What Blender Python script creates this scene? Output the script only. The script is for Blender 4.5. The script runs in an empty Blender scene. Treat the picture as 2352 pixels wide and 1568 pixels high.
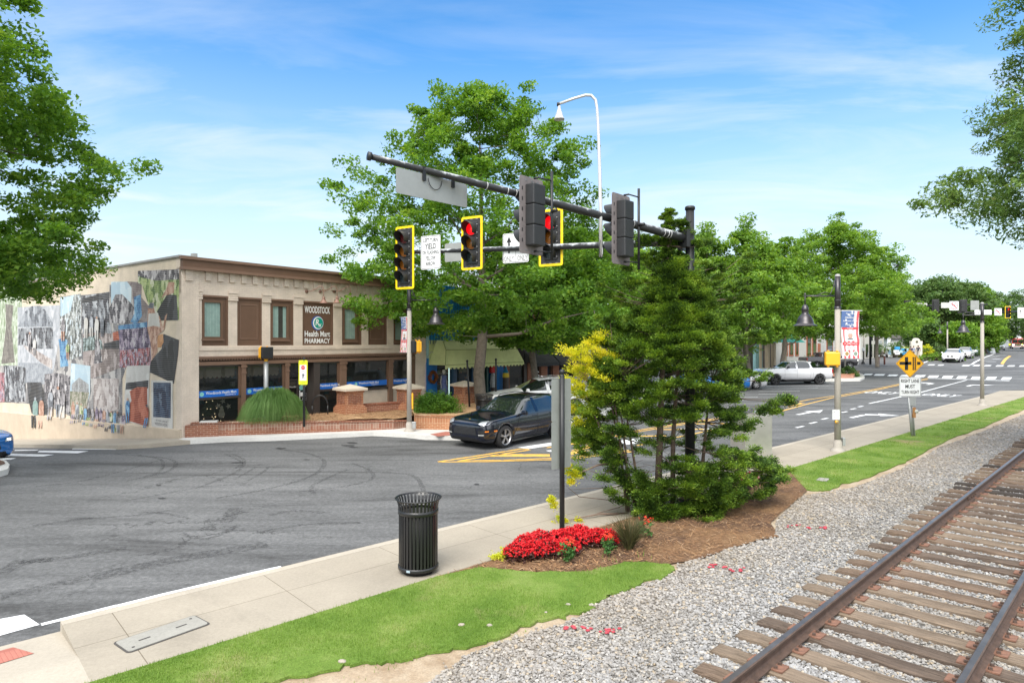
import bpy,bmesh,math,random
import numpy as np
from math import sin,cos,pi,radians,sqrt,atan2
from mathutils import Vector,Matrix
S=bpy.context.scene
COL=S.collection
# ------------------------------------------------------------------ camera, light, sky
CH=3.45                      # camera height above the road
FX=1470.0                    # focal length in photograph pixels (2352 wide)
cam=bpy.data.cameras.new("camera")
cam.lens=36.0*FX/2352.0
cam.clip_start=0.1
cam.clip_end=5000
camo=bpy.data.objects.new("camera",cam)
camo.location=(0,0,CH)
camo.rotation_euler=(pi/2,0,0)
COL.objects.link(camo)
S.camera=camo
SUN_EL,SUN_AZ=radians(50),radians(198)      # azimuth measured from +Y toward +X
S.view_settings.view_transform='Standard'
S.view_settings.look='None'
S.view_settings.exposure=1.1
S.view_settings.gamma=1
S.render.resolution_x,S.render.resolution_y=1024,682
try:
 S.cycles.max_bounces=8
 S.cycles.transparent_max_bounces=12
 S.cycles.use_denoising=True
except Exception:
 pass
W=bpy.data.worlds.new("World")
S.world=W
W.use_nodes=True
nt=W.node_tree
for n in list(nt.nodes):
 nt.nodes.remove(n)
def N(tree,typ,**kw):
 n=tree.nodes.new(typ)
 for k,v in kw.items():
  if k.startswith('i_'):
   n.inputs[k[2:].replace('_',' ')].default_value=v
  else:
   setattr(n,k,v)
 return n
L=nt.links.new
out=N(nt,'ShaderNodeOutputWorld')
bg=N(nt,'ShaderNodeBackground')
bg.inputs['Strength'].default_value=0.108
sky=N(nt,'ShaderNodeTexSky',sky_type='NISHITA',sun_disc=False)
sky.sun_elevation=SUN_EL
sky.sun_rotation=SUN_AZ
sky.altitude=300
sky.air_density=1.0
sky.dust_density=0.6
sky.ozone_density=2.0
tc=N(nt,'ShaderNodeTexCoord')
sep=N(nt,'ShaderNodeSeparateXYZ')
L(tc.outputs['Generated'],sep.inputs[0])
hs=N(nt,'ShaderNodeHueSaturation')
hs.inputs['Saturation'].default_value=1.36
hs.inputs['Value'].default_value=1.16
L(sky.outputs[0],hs.inputs['Color'])
# pale air near the horizon
rmp=N(nt,'ShaderNodeValToRGB')
cr=rmp.color_ramp
cr.elements[0].position=0.0
cr.elements[0].color=(0.93,0.93,0.93,1)
cr.elements[1].position=0.47
cr.elements[1].color=(0.0,0.0,0.0,1)
for p_,v_ in ((0.10,.84),(0.19,.63),(0.30,.31),(0.39,.12),(0.46,.04)):
 e=cr.elements.new(p_);e.color=(v_,v_,v_,1)
L(sep.outputs['Z'],rmp.inputs[0])
# thin cirrus: stretched noise on the sky plane (direction divided by height)
dv=N(nt,'ShaderNodeMath',operation='MAXIMUM');dv.inputs[1].default_value=0.0
L(sep.outputs['Z'],dv.inputs[0])
ad=N(nt,'ShaderNodeMath',operation='ADD');ad.inputs[1].default_value=0.12
L(dv.outputs[0],ad.inputs[0])
vx=N(nt,'ShaderNodeVectorMath',operation='DIVIDE')
cmb=N(nt,'ShaderNodeCombineXYZ')
for i in range(3):
 L(ad.outputs[0],cmb.inputs[i])
L(tc.outputs['Generated'],vx.inputs[0]);L(cmb.outputs[0],vx.inputs[1])
mp=N(nt,'ShaderNodeMapping')
mp.inputs['Rotation'].default_value=(0,0,radians(22))
mp.inputs['Scale'].default_value=(0.45,1.15,0.0)
mp.inputs['Location'].default_value=(3.1,1.7,0)
L(vx.outputs[0],mp.inputs[0])
n1=N(nt,'ShaderNodeTexNoise');n1.inputs['Scale'].default_value=1.5;n1.inputs['Detail'].default_value=9
n1.inputs['Roughness'].default_value=0.58;n1.inputs['Distortion'].default_value=0.7
L(mp.outputs[0],n1.inputs['Vector'])
r2=N(nt,'ShaderNodeValToRGB')
r2.color_ramp.elements[0].position=0.475;r2.color_ramp.elements[0].color=(0,0,0,1)
r2.color_ramp.elements[1].position=0.80;r2.color_ramp.elements[1].color=(1,1,1,1)
L(n1.outputs['Fac'],r2.inputs[0])
cf=N(nt,'ShaderNodeMath',operation='MULTIPLY');cf.inputs[1].default_value=0.85
r3=N(nt,'ShaderNodeMapRange')
r3.inputs[1].default_value=.30;r3.inputs[2].default_value=.45;r3.inputs[3].default_value=1;r3.inputs[4].default_value=.35
L(sep.outputs['Z'],r3.inputs[0])
# a bank of brighter cloud low in the left of the view
lb=N(nt,'ShaderNodeTexNoise');lb.inputs['Scale'].default_value=3.0;lb.inputs['Detail'].default_value=8;lb.inputs['Distortion'].default_value=.5
lm=N(nt,'ShaderNodeMapping');lm.inputs['Scale'].default_value=(1.0,1.0,6.5);L(tc.outputs['Generated'],lm.inputs[0]);L(lm.outputs[0],lb.inputs['Vector'])
lr=N(nt,'ShaderNodeMapRange');lr.inputs[1].default_value=.50;lr.inputs[2].default_value=.66;L(lb.outputs['Fac'],lr.inputs[0])
le=N(nt,'ShaderNodeMapRange');le.inputs[1].default_value=.33;le.inputs[2].default_value=.20;L(sep.outputs['Z'],le.inputs[0])
lx=N(nt,'ShaderNodeMapRange');lx.inputs[1].default_value=.45;lx.inputs[2].default_value=-.1;lx.inputs[3].default_value=.25;L(sep.outputs['X'],lx.inputs[0])
l1=N(nt,'ShaderNodeMath',operation='MULTIPLY');L(lr.outputs[0],l1.inputs[0]);L(le.outputs[0],l1.inputs[1])
l2_=N(nt,'ShaderNodeMath',operation='MULTIPLY');L(l1.outputs[0],l2_.inputs[0]);L(lx.outputs[0],l2_.inputs[1])
cg=N(nt,'ShaderNodeMath',operation='MULTIPLY')
L(r2.outputs[0],cg.inputs[0]);L(r3.outputs[0],cg.inputs[1]);cm=N(nt,'ShaderNodeMath',operation='MAXIMUM');L(cg.outputs[0],cm.inputs[0]);L(l2_.outputs[0],cm.inputs[1]);L(cm.outputs[0],cf.inputs[0])
mx1=N(nt,'ShaderNodeMixRGB');mx1.inputs['Color2'].default_value=(4.0,4.4,4.65,1)
tn=N(nt,'ShaderNodeMixRGB');tn.blend_type='MULTIPLY';tn.inputs['Fac'].default_value=1;tn.inputs['Color2'].default_value=(.72,1.0,1.02,1)
L(hs.outputs[0],tn.inputs['Color1']);L(tn.outputs[0],mx1.inputs['Color1']);L(rmp.outputs[0],mx1.inputs['Fac'])
mx2=N(nt,'ShaderNodeMixRGB');mx2.inputs['Color2'].default_value=(4.35,4.6,4.8,1)
L(mx1.outputs[0],mx2.inputs['Color1']);L(cf.outputs[0],mx2.inputs['Fac'])
# unseen bright cloud, added overhead and behind the camera as fill light
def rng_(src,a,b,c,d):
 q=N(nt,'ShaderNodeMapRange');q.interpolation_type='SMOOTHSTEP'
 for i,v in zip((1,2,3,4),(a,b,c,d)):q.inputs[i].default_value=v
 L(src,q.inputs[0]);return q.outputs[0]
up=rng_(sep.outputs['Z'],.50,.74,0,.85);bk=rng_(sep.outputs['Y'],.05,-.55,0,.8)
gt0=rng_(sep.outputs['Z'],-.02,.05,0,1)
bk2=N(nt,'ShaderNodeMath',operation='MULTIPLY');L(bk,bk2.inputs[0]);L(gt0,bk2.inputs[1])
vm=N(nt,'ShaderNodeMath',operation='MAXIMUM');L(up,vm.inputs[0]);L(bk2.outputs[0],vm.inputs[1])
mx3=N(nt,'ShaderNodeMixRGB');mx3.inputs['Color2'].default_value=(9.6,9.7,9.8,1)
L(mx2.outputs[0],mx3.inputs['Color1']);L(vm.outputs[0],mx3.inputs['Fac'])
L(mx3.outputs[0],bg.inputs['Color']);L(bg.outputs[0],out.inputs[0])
sun=bpy.data.lights.new("sun",'SUN')
sun.energy=2.2
sun.angle=radians(38)
sun.color=(1.0,0.95,0.87)
so=bpy.data.objects.new("sun",sun)
dirv=Vector((sin(SUN_AZ)*cos(SUN_EL),cos(SUN_AZ)*cos(SUN_EL),sin(SUN_EL)))
so.rotation_euler=dirv.to_track_quat('Z','Y').to_euler()
so.location=(0,0,60)
COL.objects.link(so)
# ------------------------------------------------------------------ place geometry
A0=Vector((-11.4,22.05))            # street corner of the tan building
FDX,FDY=0.6015,0.7989              # direction of its front
O0=Vector((-2.25,10.41));RD=Vector((0.735,0.678));RN=Vector((0.678,-0.735))   # kerb line, road direction, normal
TB=[(-1e4,0),(45,0),(60,.15),(75,.5),(90,.88),(110,1.05),(220,1.5),(700,2.2)]
def tpar(x,y):return (x-O0.x)*RD.x+(y-O0.y)*RD.y
def spar(x,y):return (x-O0.x)*RN.x+(y-O0.y)*RN.y
def ts(t,s):return (O0.x+t*RD.x+s*RN.x,O0.y+t*RD.y+s*RN.y)
def T(x,y):
 t=tpar(x,y);z=0
 for (a,za),(b,zb) in zip(TB,TB[1:]):
  if a<=t<=b:
   z=za+(zb-za)*(t-a)/(b-a)
 dx,dy=x-A0.x,y-A0.y
 fx=dx*FDX+dy*FDY;v=-dx*FDY+dy*FDX
 if fx<1.5 and v>0:
  z-=0.093*min(v,30)
 return z
def at(px,py,h=0.0):
 """point of the ground (raised by h) that the photograph shows at pixel px, py"""
 dx,dz=(px-1176)/FX,(784-py)/FX
 if dz>=-1e-4:dz=-1e-4
 z=0.0
 y=(CH-h)/-dz
 lo,hi=1.0,400.0
 f=lambda y:CH+dz*y-(T(dx*y,y)+h)
 yy=lo;step=0.25
 while yy<hi and f(yy)>0:
  yy+=step;step*=1.01
 a,b=yy-step,yy
 for _ in range(30):
  m=(a+b)/2
  if f(m)>0:a=m
  else:b=m
 y=(a+b)/2
 return (dx*y,y,CH+dz*y)
def atd(px,py,y):
 return ((px-1176)/FX*y,y,CH+(784-py)/FX*y)
# ------------------------------------------------------------------ materials
MATS={}
def newmat(name):
 m=bpy.data.materials.new(name);m.use_nodes=True
 t=m.node_tree
 for n in list(t.nodes):t.nodes.remove(n)
 o=t.nodes.new('ShaderNodeOutputMaterial');b=t.nodes.new('ShaderNodeBsdfPrincipled')
 t.links.new(b.outputs[0],o.inputs[0])
 MATS[name]=m
 return m,t,b,o
def ramp(t,stops,fac):
 r=t.nodes.new('ShaderNodeValToRGB');e=r.color_ramp.elements
 e[0].position,e[0].color=stops[0][0],(*stops[0][1],1)
 e[1].position,e[1].color=stops[-1][0],(*stops[-1][1],1)
 for p,c in stops[1:-1]:
  q=e.new(p);q.color=(*c,1)
 t.links.new(fac,r.inputs[0]);return r.outputs[0]
def noise(t,scale,detail=4,rough=.6,vec=None,dist=0):
 n=t.nodes.new('ShaderNodeTexNoise');n.inputs['Scale'].default_value=scale
 n.inputs['Detail'].default_value=detail;n.inputs['Roughness'].default_value=rough;n.inputs['Distortion'].default_value=dist
 if vec is None:
  c=t.nodes.new('ShaderNodeTexCoord');vec=c.outputs['Object']
 t.links.new(vec,n.inputs['Vector']);return n
def mix(t,a,b,fac,typ='MIX'):
 m=t.nodes.new('ShaderNodeMixRGB');m.blend_type=typ
 for s,v in ((m.inputs['Color1'],a),(m.inputs['Color2'],b),(m.inputs['Fac'],fac)):
  if hasattr(v,'is_output'):t.links.new(v,s)
  elif isinstance(v,tuple):s.default_value=(*v,1)
  else:s.default_value=v
 return m.outputs[0]
def bump(t,b,fac,strength=.3,dist=.02):
 n=t.nodes.new('ShaderNodeBump');n.inputs['Strength'].default_value=strength;n.inputs['Distance'].default_value=dist
 t.links.new(fac,n.inputs['Height']);t.links.new(n.outputs[0],b.inputs['Normal'])
def dark(c,k):return tuple(x*k for x in c)
def mk(name,c,rough=.6,var=.15,scale=4.0,metal=0,spec=.5,bmp=0,bs=40,coat=0,grime=0):
 if name in MATS:return MATS[name]
 m,t,b,o=newmat(name)
 n=noise(t,scale,6,.65)
 col=ramp(t,[(.3,dark(c,1-var)),(.7,dark(c,1+var*.6))],n.outputs['Fac'])
 if grime:
  g=noise(t,scale*.35,8,.7,dist=.6)
  f=ramp(t,[(.48,(0,0,0)),(.72,(grime,)*3)],g.outputs['Fac'])
  col=mix(t,col,dark(c,.35),f)
 t.links.new(col,b.inputs['Base Color'])
 b.inputs['Roughness'].default_value=rough;b.inputs['Metallic'].default_value=metal
 b.inputs['Specular IOR Level'].default_value=spec
 if coat:
  b.inputs['Coat Weight'].default_value=coat;b.inputs['Coat Roughness'].default_value=.04
 if bmp:
  n2=noise(t,bs,4,.6);bump(t,b,n2.outputs['Fac'],bmp,.01)
 return m
def emit(name,c,s):
 if name in MATS:return MATS[name]
 m,t,b,o=newmat(name)
 b.inputs['Base Color'].default_value=(*c,1);b.inputs['Emission Color'].default_value=(*c,1)
 b.inputs['Emission Strength'].default_value=s;b.inputs['Roughness'].default_value=.3
 return m
def glassmat(name,tint=(.03,.035,.035),rough=.03):
 """dark shop glass: reflects the street, lets a little of the inside through"""
 m,t,b,o=newmat(name)
 b.inputs['Base Color'].default_value=(*tint,1);b.inputs['Roughness'].default_value=rough
 b.inputs['Specular IOR Level'].default_value=.8
 tr=t.nodes.new('ShaderNodeBsdfTransparent');tr.inputs[0].default_value=(.62,.66,.65,1)
 mx=t.nodes.new('ShaderNodeMixShader');mx.inputs[0].default_value=.45
 t.links.new(tr.outputs[0],mx.inputs[1]);t.links.new(b.outputs[0],mx.inputs[2]);t.links.new(mx.outputs[0],o.inputs[0])
 return m
def brickmat(name,c1,c2,mortar,bw=.2032,rh=.0677,ms=.012,painted=False,vary=.0,bmp=.5,vert=False,stripes=False):
 m,t,b,o=newmat(name)
 tcn=t.nodes.new('ShaderNodeTexCoord');sp=t.nodes.new('ShaderNodeSeparateXYZ')
 t.links.new(tcn.outputs['Object'],sp.inputs[0])
 a=t.nodes.new('ShaderNodeMath');a.operation='ADD'
 t.links.new(sp.outputs[0],a.inputs[0]);t.links.new(sp.outputs[1],a.inputs[1])
 c=t.nodes.new('ShaderNodeCombineXYZ')
 t.links.new(a.outputs[0],c.inputs[0]);t.links.new(sp.outputs[2],c.inputs[1])
 br=t.nodes.new('ShaderNodeTexBrick')
 br.inputs['Scale'].default_value=1;br.inputs['Brick Width'].default_value=bw;br.inputs['Row Height'].default_value=rh
 br.inputs['Mortar Size'].default_value=ms/2;br.inputs['Mortar Smooth'].default_value=.2;br.inputs['Bias'].default_value=0
 br.inputs['Color1'].default_value=(*c1,1);br.inputs['Color2'].default_value=(*c2,1);br.inputs['Mortar'].default_value=(*mortar,1)
 if vert:br.offset=0
 t.links.new(c.outputs[0],br.inputs['Vector'])
 n=noise(t,1.3,6,.7)
 f=ramp(t,[(.35,(.86,)*3),(.65,(1.08,)*3)],n.outputs['Fac'])
 col=mix(t,br.outputs['Color'],f,1.0,'MULTIPLY')
 n3=noise(t,60,3,.6)
 f3=ramp(t,[(.3,(.9,)*3),(.7,(1.07,)*3)],n3.outputs['Fac'])
 col=mix(t,col,f3,1.0,'MULTIPLY')
 t.links.new(col,b.inputs['Base Color']);b.inputs['Roughness'].default_value=.85;b.inputs['Specular IOR Level'].default_value=.25
 bn=t.nodes.new('ShaderNodeBump');bn.inputs['Strength'].default_value=bmp;bn.inputs['Distance'].default_value=.006;bn.invert=True
 t.links.new(br.outputs['Fac'],bn.inputs['Height']);t.links.new(bn.outputs[0],b.inputs['Normal'])
 return m
def leafmat(name,stops,trans=.35,rough=.55,cs=1.1):
 """leaf colour varies from leaf to leaf, and in broad clumps of younger and older foliage"""
 m,t,b,o=newmat(name)
 g=t.nodes.new('ShaderNodeNewGeometry')
 n=noise(t,cs,3,.55)
 ad=t.nodes.new('ShaderNodeMath');ad.operation='MULTIPLY_ADD';ad.inputs[1].default_value=.42
 t.links.new(g.outputs['Random Per Island'],ad.inputs[0])
 ml=t.nodes.new('ShaderNodeMath');ml.operation='MULTIPLY';ml.inputs[1].default_value=.58
 n_r=t.nodes.new('ShaderNodeMapRange');n_r.inputs[1].default_value=.3;n_r.inputs[2].default_value=.7
 t.links.new(n.outputs['Fac'],n_r.inputs[0]);t.links.new(n_r.outputs[0],ml.inputs[0]);t.links.new(ml.outputs[0],ad.inputs[2])
 col=ramp(t,stops,ad.outputs[0])
 t.links.new(col,b.inputs['Base Color']);b.inputs['Roughness'].default_value=rough;b.inputs['Specular IOR Level'].default_value=.3
 tl=t.nodes.new('ShaderNodeBsdfTranslucent')
 hv=t.nodes.new('ShaderNodeHueSaturation');hv.inputs['Hue'].default_value=.485;hv.inputs['Saturation'].default_value=1.1;hv.inputs['Value'].default_value=1.5
 t.links.new(col,hv.inputs['Color']);t.links.new(hv.outputs[0],tl.inputs[0])
 mx=t.nodes.new('ShaderNodeMixShader');mx.inputs[0].default_value=trans
 t.links.new(b.outputs[0],mx.inputs[1]);t.links.new(tl.outputs[0],mx.inputs[2]);t.links.new(mx.outputs[0],o.inputs[0])
 return m
# ------------------------------------------------------------------ mesh builder
_txt={}
def text_geo(s,bold=0.0):
 k=(s,bold)
 if k in _txt:return _txt[k]
 cu=bpy.data.curves.new('t','FONT');cu.body=s;cu.offset=bold;cu.resolution_u=2
 cu.align_x='CENTER';cu.align_y='CENTER'
 ob=bpy.data.objects.new('t',cu);COL.objects.link(ob)
 bpy.context.view_layer.update()
 dg=bpy.context.evaluated_depsgraph_get()
 me=bpy.data.meshes.new_from_object(ob.evaluated_get(dg))
 vs=[tuple(v.co) for v in me.vertices];fs=[tuple(p.vertices) for p in me.polygons]
 bpy.data.objects.remove(ob);bpy.data.meshes.remove(me)
 xs=[v[0] for v in vs] or [0];ys=[v[1] for v in vs] or [0]
 cx,cy=(min(xs)+max(xs))/2,(min(ys)+max(ys))/2
 w,h=max(xs)-min(xs),max(ys)-min(ys)
 vs=[((v[0]-cx)/(w or 1),(v[1]-cy)/(h or 1)) for v in vs]
 _txt[k]=(vs,fs);return _txt[k]
class M:
 def __init__(s):s.v,s.f,s.m,s.sm,s.mats=[],[],[],[],[]
 def mi(s,mat):
  if mat not in s.mats:s.mats.append(mat)
  return s.mats.index(mat)
 def add(s,vs,fs,mat,smooth=False):
  o=len(s.v);s.v+=[tuple(x) for x in vs];i=s.mi(mat)
  for f in fs:s.f.append(tuple(o+k for k in f));s.m.append(i);s.sm.append(smooth)
 def box(s,c,d,mat,rz=0,rx=0,ry=0,bev=0):
  hx,hy,hz=d[0]/2,d[1]/2,d[2]/2
  R=Matrix.Rotation(rz,3,'Z') @ Matrix.Rotation(ry,3,'Y') @ Matrix.Rotation(rx,3,'X');C=Vector(c)
  if bev:
   b=min(bev,hx*.9,hy*.9,hz*.9)
   bm=bmesh.new();bmesh.ops.create_cube(bm,size=1)
   for v in bm.verts:v.co=Vector((v.co.x*d[0],v.co.y*d[1],v.co.z*d[2]))
   bmesh.ops.bevel(bm,geom=bm.edges[:],offset=b,segments=2,affect='EDGES',profile=.5)
   bm.verts.index_update()
   s.add([R @ v.co+C for v in bm.verts],[[v.index for v in f.verts] for f in bm.faces],mat);bm.free();return
  vs=[R @ Vector((x,y,z))+C for x in (-hx,hx) for y in (-hy,hy) for z in (-hz,hz)]
  s.add(vs,[(0,1,3,2),(4,6,7,5),(0,4,5,1),(2,3,7,6),(0,2,6,4),(1,5,7,3)],mat)
 def bx(s,x0,x1,y0,y1,z0,z1,mat,bev=0):
  s.box(((x0+x1)/2,(y0+y1)/2,(z0+z1)/2),(abs(x1-x0),abs(y1-y0),abs(z1-z0)),mat,bev=bev)
 def tube(s,pts,rad,mat,n=8,cap=True,smooth=True):
  pts=[Vector(p) for p in pts]
  if not hasattr(rad,'__len__'):rad=[rad]*len(pts)
  vs,fs=[],[];prev=None
  for i,p in enumerate(pts):
   d=(pts[min(i+1,len(pts)-1)]-pts[max(i-1,0)])
   if d.length<1e-9:d=Vector((0,0,1))
   d.normalize()
   if prev is None:
    u=d.orthogonal().normalized()
   else:
    u=prev-d*prev.dot(d)
    if u.length<1e-6:u=d.orthogonal()
    u.normalize()
   prev=u;w=d.cross(u)
   for k in range(n):
    a=2*pi*k/n
    vs.append(p+(u*cos(a)+w*sin(a))*rad[i])
  for i in range(len(pts)-1):
   for k in range(n):
    a,b=i*n+k,i*n+(k+1) % n
    fs.append((a,b,b+n,a+n))
  if cap:
   fs.append(tuple(range(n))[::-1]);fs.append(tuple(range((len(pts)-1)*n,len(pts)*n)))
  s.add(vs,fs,mat,smooth)
 def cyl(s,a,b,r,mat,r2=None,n=12,smooth=True):s.tube([a,b],[r,r if r2 is None else r2],mat,n,True,smooth)
 def lathe(s,prof,mat,c=(0,0,0),n=16,axis='Z',smooth=True,arc=2*pi,a0=0):
  vs,fs=[],[];C=Vector(c);full=abs(arc-2*pi)<1e-6;nn=n if full else n+1
  for r,z in prof:
   for k in range(nn):
    a=a0+arc*k/n
    p=(r*cos(a),r*sin(a),z)
    if axis=='Y':p=(p[0],p[2],p[1])
    if axis=='X':p=(p[2],p[0],p[1])
    vs.append(Vector(p)+C)
  for i in range(len(prof)-1):
   for k in range(n):
    a,b=i*nn+k,i*nn+(k+1) % nn
    fs.append((a,b,b+nn,a+nn))
  s.add(vs,fs,mat,smooth)
 def prism(s,pts,z0,z1,mat,side=None):
  n=len(pts)
  vs=[(p[0],p[1],z0 if not callable(z0) else z0(*p[:2])) for p in pts]+[(p[0],p[1],z1 if not callable(z1) else z1(*p[:2])) for p in pts]
  s.add(vs,[tuple(range(n,2*n))],mat);s.add(vs,[tuple(range(n))[::-1]]+[(k,(k+1) % n,n+(k+1) % n,n+k) for k in range(n)],side or mat)
 def plate(s,pts,O,U,V,th,mat,edge=None):
  """polygon given in u, v on a plane through O, with a thickness behind it"""
  O,U,V=Vector(O),Vector(U).normalized(),Vector(V).normalized();Nn=U.cross(V);n=len(pts)
  f=[O+U*p[0]+V*p[1] for p in pts];b=[q-Nn*th for q in f]
  s.add(f+b,[tuple(range(n))],mat)
  if th:s.add(f+b,[tuple(range(n,2*n))[::-1]]+[(k,n+k,n+(k+1) % n,(k+1) % n) for k in range(n)],edge or mat)
 def text(s,txt,O,U,V,w,h,mat,bold=0.0,off=.003):
  O,U,V=Vector(O),Vector(U).normalized(),Vector(V).normalized();Nn=U.cross(V)
  vs,fs=text_geo(txt,bold)
  s.add([O+U*(v[0]*w)+V*(v[1]*h)+Nn*off for v in vs],fs,mat)
 def build(s,name,parent=None,bevel=0):
  me=bpy.data.meshes.new(name);me.from_pydata([tuple(v) for v in s.v],[],s.f)
  for mt in s.mats:me.materials.append(mt)
  me.polygons.foreach_set('material_index',s.m);me.polygons.foreach_set('use_smooth',s.sm);me.update()
  o=bpy.data.objects.new(name,me);COL.objects.link(o)
  if parent is not None:o.parent=parent
  if bevel:
   bv=o.modifiers.new('bevel','BEVEL');bv.width=bevel;bv.segments=2;bv.limit_method='ANGLE'
  return o
def rrect(w,h,r=.04,n=4):
 p=[]
 for cx,cy,a0 in ((w/2-r,h/2-r,0),(-w/2+r,h/2-r,90),(-w/2+r,-h/2+r,180),(w/2-r,-h/2+r,270)):
  for k in range(n+1):
   a=radians(a0+90*k/n);p.append((cx+r*cos(a),cy+r*sin(a)))
 return p
def thing(name,label,cat,loc=(0,0,0),rz=0,group=None):
 o=bpy.data.objects.new(name,None);COL.objects.link(o);o.empty_display_size=.2
 o.location=loc;o.rotation_euler=(0,0,rz);o['label']=label;o['category']=cat
 if group:o['group']=group
 return o
def tag(o,label,cat,group=None,kind=None):
 o['label']=label;o['category']=cat
 if group:o['group']=group
 if kind:o['kind']=kind
 return o
def dup(root,loc=None,rz=None,label=None):
 c=root.copy();COL.objects.link(c)
 if loc is not None:c.location=loc
 if rz is not None:c.rotation_euler=(0,0,rz)
 if label:c['label']=label
 def kids(a,b):
  for ch in [x for x in bpy.data.objects if x.parent==a]:
   d=ch.copy();COL.objects.link(d);d.parent=b;kids(ch,d)
 kids(root,c);return c
def npmesh(name,verts,faces_flat,nper,mats,parent=None,midx=None,smooth=False):
 me=bpy.data.meshes.new(name);nv=len(verts);nf=len(faces_flat) // nper
 me.vertices.add(nv);me.vertices.foreach_set('co',np.asarray(verts,dtype=np.float32).ravel())
 me.loops.add(nf*nper);me.loops.foreach_set('vertex_index',np.asarray(faces_flat,dtype=np.int32))
 me.polygons.add(nf);me.polygons.foreach_set('loop_start',np.arange(0,nf*nper,nper,dtype=np.int32))
 for mt in mats:me.materials.append(mt)
 if midx is not None:me.polygons.foreach_set('material_index',np.asarray(midx,dtype=np.int32))
 me.polygons.foreach_set('use_smooth',np.full(nf,smooth))
 me.update(calc_edges=True)
 o=bpy.data.objects.new(name,me);COL.objects.link(o)
 if parent is not None:o.parent=parent
 return o
# ------------------------------------------------------------------ ground sheets
def bis_lines():
 r=[]
 for tb,_ in TB[1:-1]:
  p=ts(tb,0);r.append(((p[0],p[1],0),(RD.x,RD.y,0)))
 return r
def vl(v):return ((A0.x-FDY*v,A0.y+FDX*v,0),(-FDY,FDX,0))
def sheet(name,polys,h,mat,kind='structure',thick=0,parent=None):
 """flat pieces laid on the terrain, h above it; thick gives them a skirt"""
 bm=bmesh.new()
 for poly in polys:
  vs=[bm.verts.new((p[0],p[1],0)) for p in poly]
  try:f=bm.faces.new(vs)
  except Exception:continue
 bmesh.ops.triangulate(bm,faces=bm.faces[:])
 cuts=bis_lines()+[vl(0),vl(30)]
 for co,no in cuts:
  bmesh.ops.bisect_plane(bm,geom=bm.verts[:]+bm.edges[:]+bm.faces[:],plane_co=co,plane_no=no,dist=1e-5)
 for f in bm.faces:
  if f.normal.z<0:f.normal_flip()
 for v in bm.verts:v.co.z=T(v.co.x,v.co.y)+(h(v.co.x,v.co.y) if callable(h) else h)
 if thick:
  r=bmesh.ops.extrude_face_region(bm,geom=[e for e in bm.edges if e.is_boundary]) if False else None
  be=[e for e in bm.edges if e.is_boundary]
  ex=bmesh.ops.extrude_edge_only(bm,edges=be)
  for v in [g for g in ex['geom'] if isinstance(g,bmesh.types.BMVert)]:v.co.z-=thick
 me=bpy.data.meshes.new(name);bm.to_mesh(me);bm.free()
 me.materials.append(mat);o=bpy.data.objects.new(name,me);COL.objects.link(o)
 if kind:o['kind']=kind
 if parent:o.parent=parent
 return o
def marks(name,polys,h,mat,k=5):
 for i in range(k):
  if polys[i::k]:sheet(name,polys[i::k],h+i*.0008,mat)
def P(*pts,h=0.0):return [at(x,y,h)[:2] for x,y in pts]
def strip(pts,w,h=0.0,world=False):
 """a painted line w wide along points"""
 q=[Vector(p[:2]) for p in (pts if world else [at(x,y,h) for x,y in pts])]
 Lf,Rt=[],[]
 for i,p in enumerate(q):
  d=(q[min(i+1,len(q)-1)]-q[max(i-1,0)]).normalized();n=Vector((-d.y,d.x))*w/2
  Lf.append(p+n);Rt.append(p-n)
 return [[Lf[i],Lf[i+1],Rt[i+1],Rt[i]] for i in range(len(q)-1)]
# asphalt: grey, speckled, with long darker wear and a few patches
m,t,b,o=newmat('asphalt')
c=t.nodes.new('ShaderNodeTexCoord');mpn=t.nodes.new('ShaderNodeMapping');mpn.inputs['Rotation'].default_value=(0,0,radians(-38));mpn.inputs['Scale'].default_value=(.16,.85,1)
t.links.new(c.outputs['Object'],mpn.inputs[0])
nl=noise(t,.9,8,.68,mpn.outputs[0],.5);nf=noise(t,55,3,.7);nb=noise(t,.22,5,.6);ng=noise(t,9,5,.6)
col=ramp(t,[(.36,(.066,.066,.066)),(.45,(.108,.109,.110)),(.56,(.142,.143,.144)),(.72,(.168,.169,.170))],nl.outputs['Fac'])
col=mix(t,col,ramp(t,[(.3,(.80,)*3),(.7,(1.12,)*3)],nb.outputs['Fac']),1.0,'MULTIPLY')
col=mix(t,col,ramp(t,[(.25,(.62,)*3),(.5,(1.0,)*3),(.78,(1.45,)*3)],nf.outputs['Fac']),.8,'MULTIPLY')
col=mix(t,col,ramp(t,[(.3,(.80,)*3),(.7,(1.14,)*3)],ng.outputs['Fac']),1.0,'MULTIPLY')
nm2=noise(t,17,2,.5);col=mix(t,col,ramp(t,[(.35,(.84,)*3),(.65,(1.14,)*3)],nm2.outputs['Fac']),1.0,'MULTIPLY')
vo=t.nodes.new('ShaderNodeTexVoronoi');vo.feature='DISTANCE_TO_EDGE';vo.inputs['Scale'].default_value=.30
wn=noise(t,.9,5,.7);wa=t.nodes.new('ShaderNodeVectorMath');wa.operation='MULTIPLY_ADD';wa.inputs[1].default_value=(1.6,1.6,1.6)
t.links.new(wn.outputs['Color'],wa.inputs[0]);t.links.new(c.outputs['Object'],wa.inputs[2]);t.links.new(wa.outputs[0],vo.inputs['Vector'])
ck=ramp(t,[(0,(.42,)*3),(.0045,(.55,)*3),(.009,(1,1,1))],vo.outputs['Distance'])
ckn=ramp(t,[(.45,(0,0,0)),(.6,(1,1,1))],nb.outputs['Fac']);col=mix(t,col,ck,ckn,'MULTIPLY')
t.links.new(col,b.inputs['Base Color']);b.inputs['Roughness'].default_value=.85;b.inputs['Specular IOR Level'].default_value=.3
bump(t,b,nf.outputs['Fac'],.5,.006)
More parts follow.
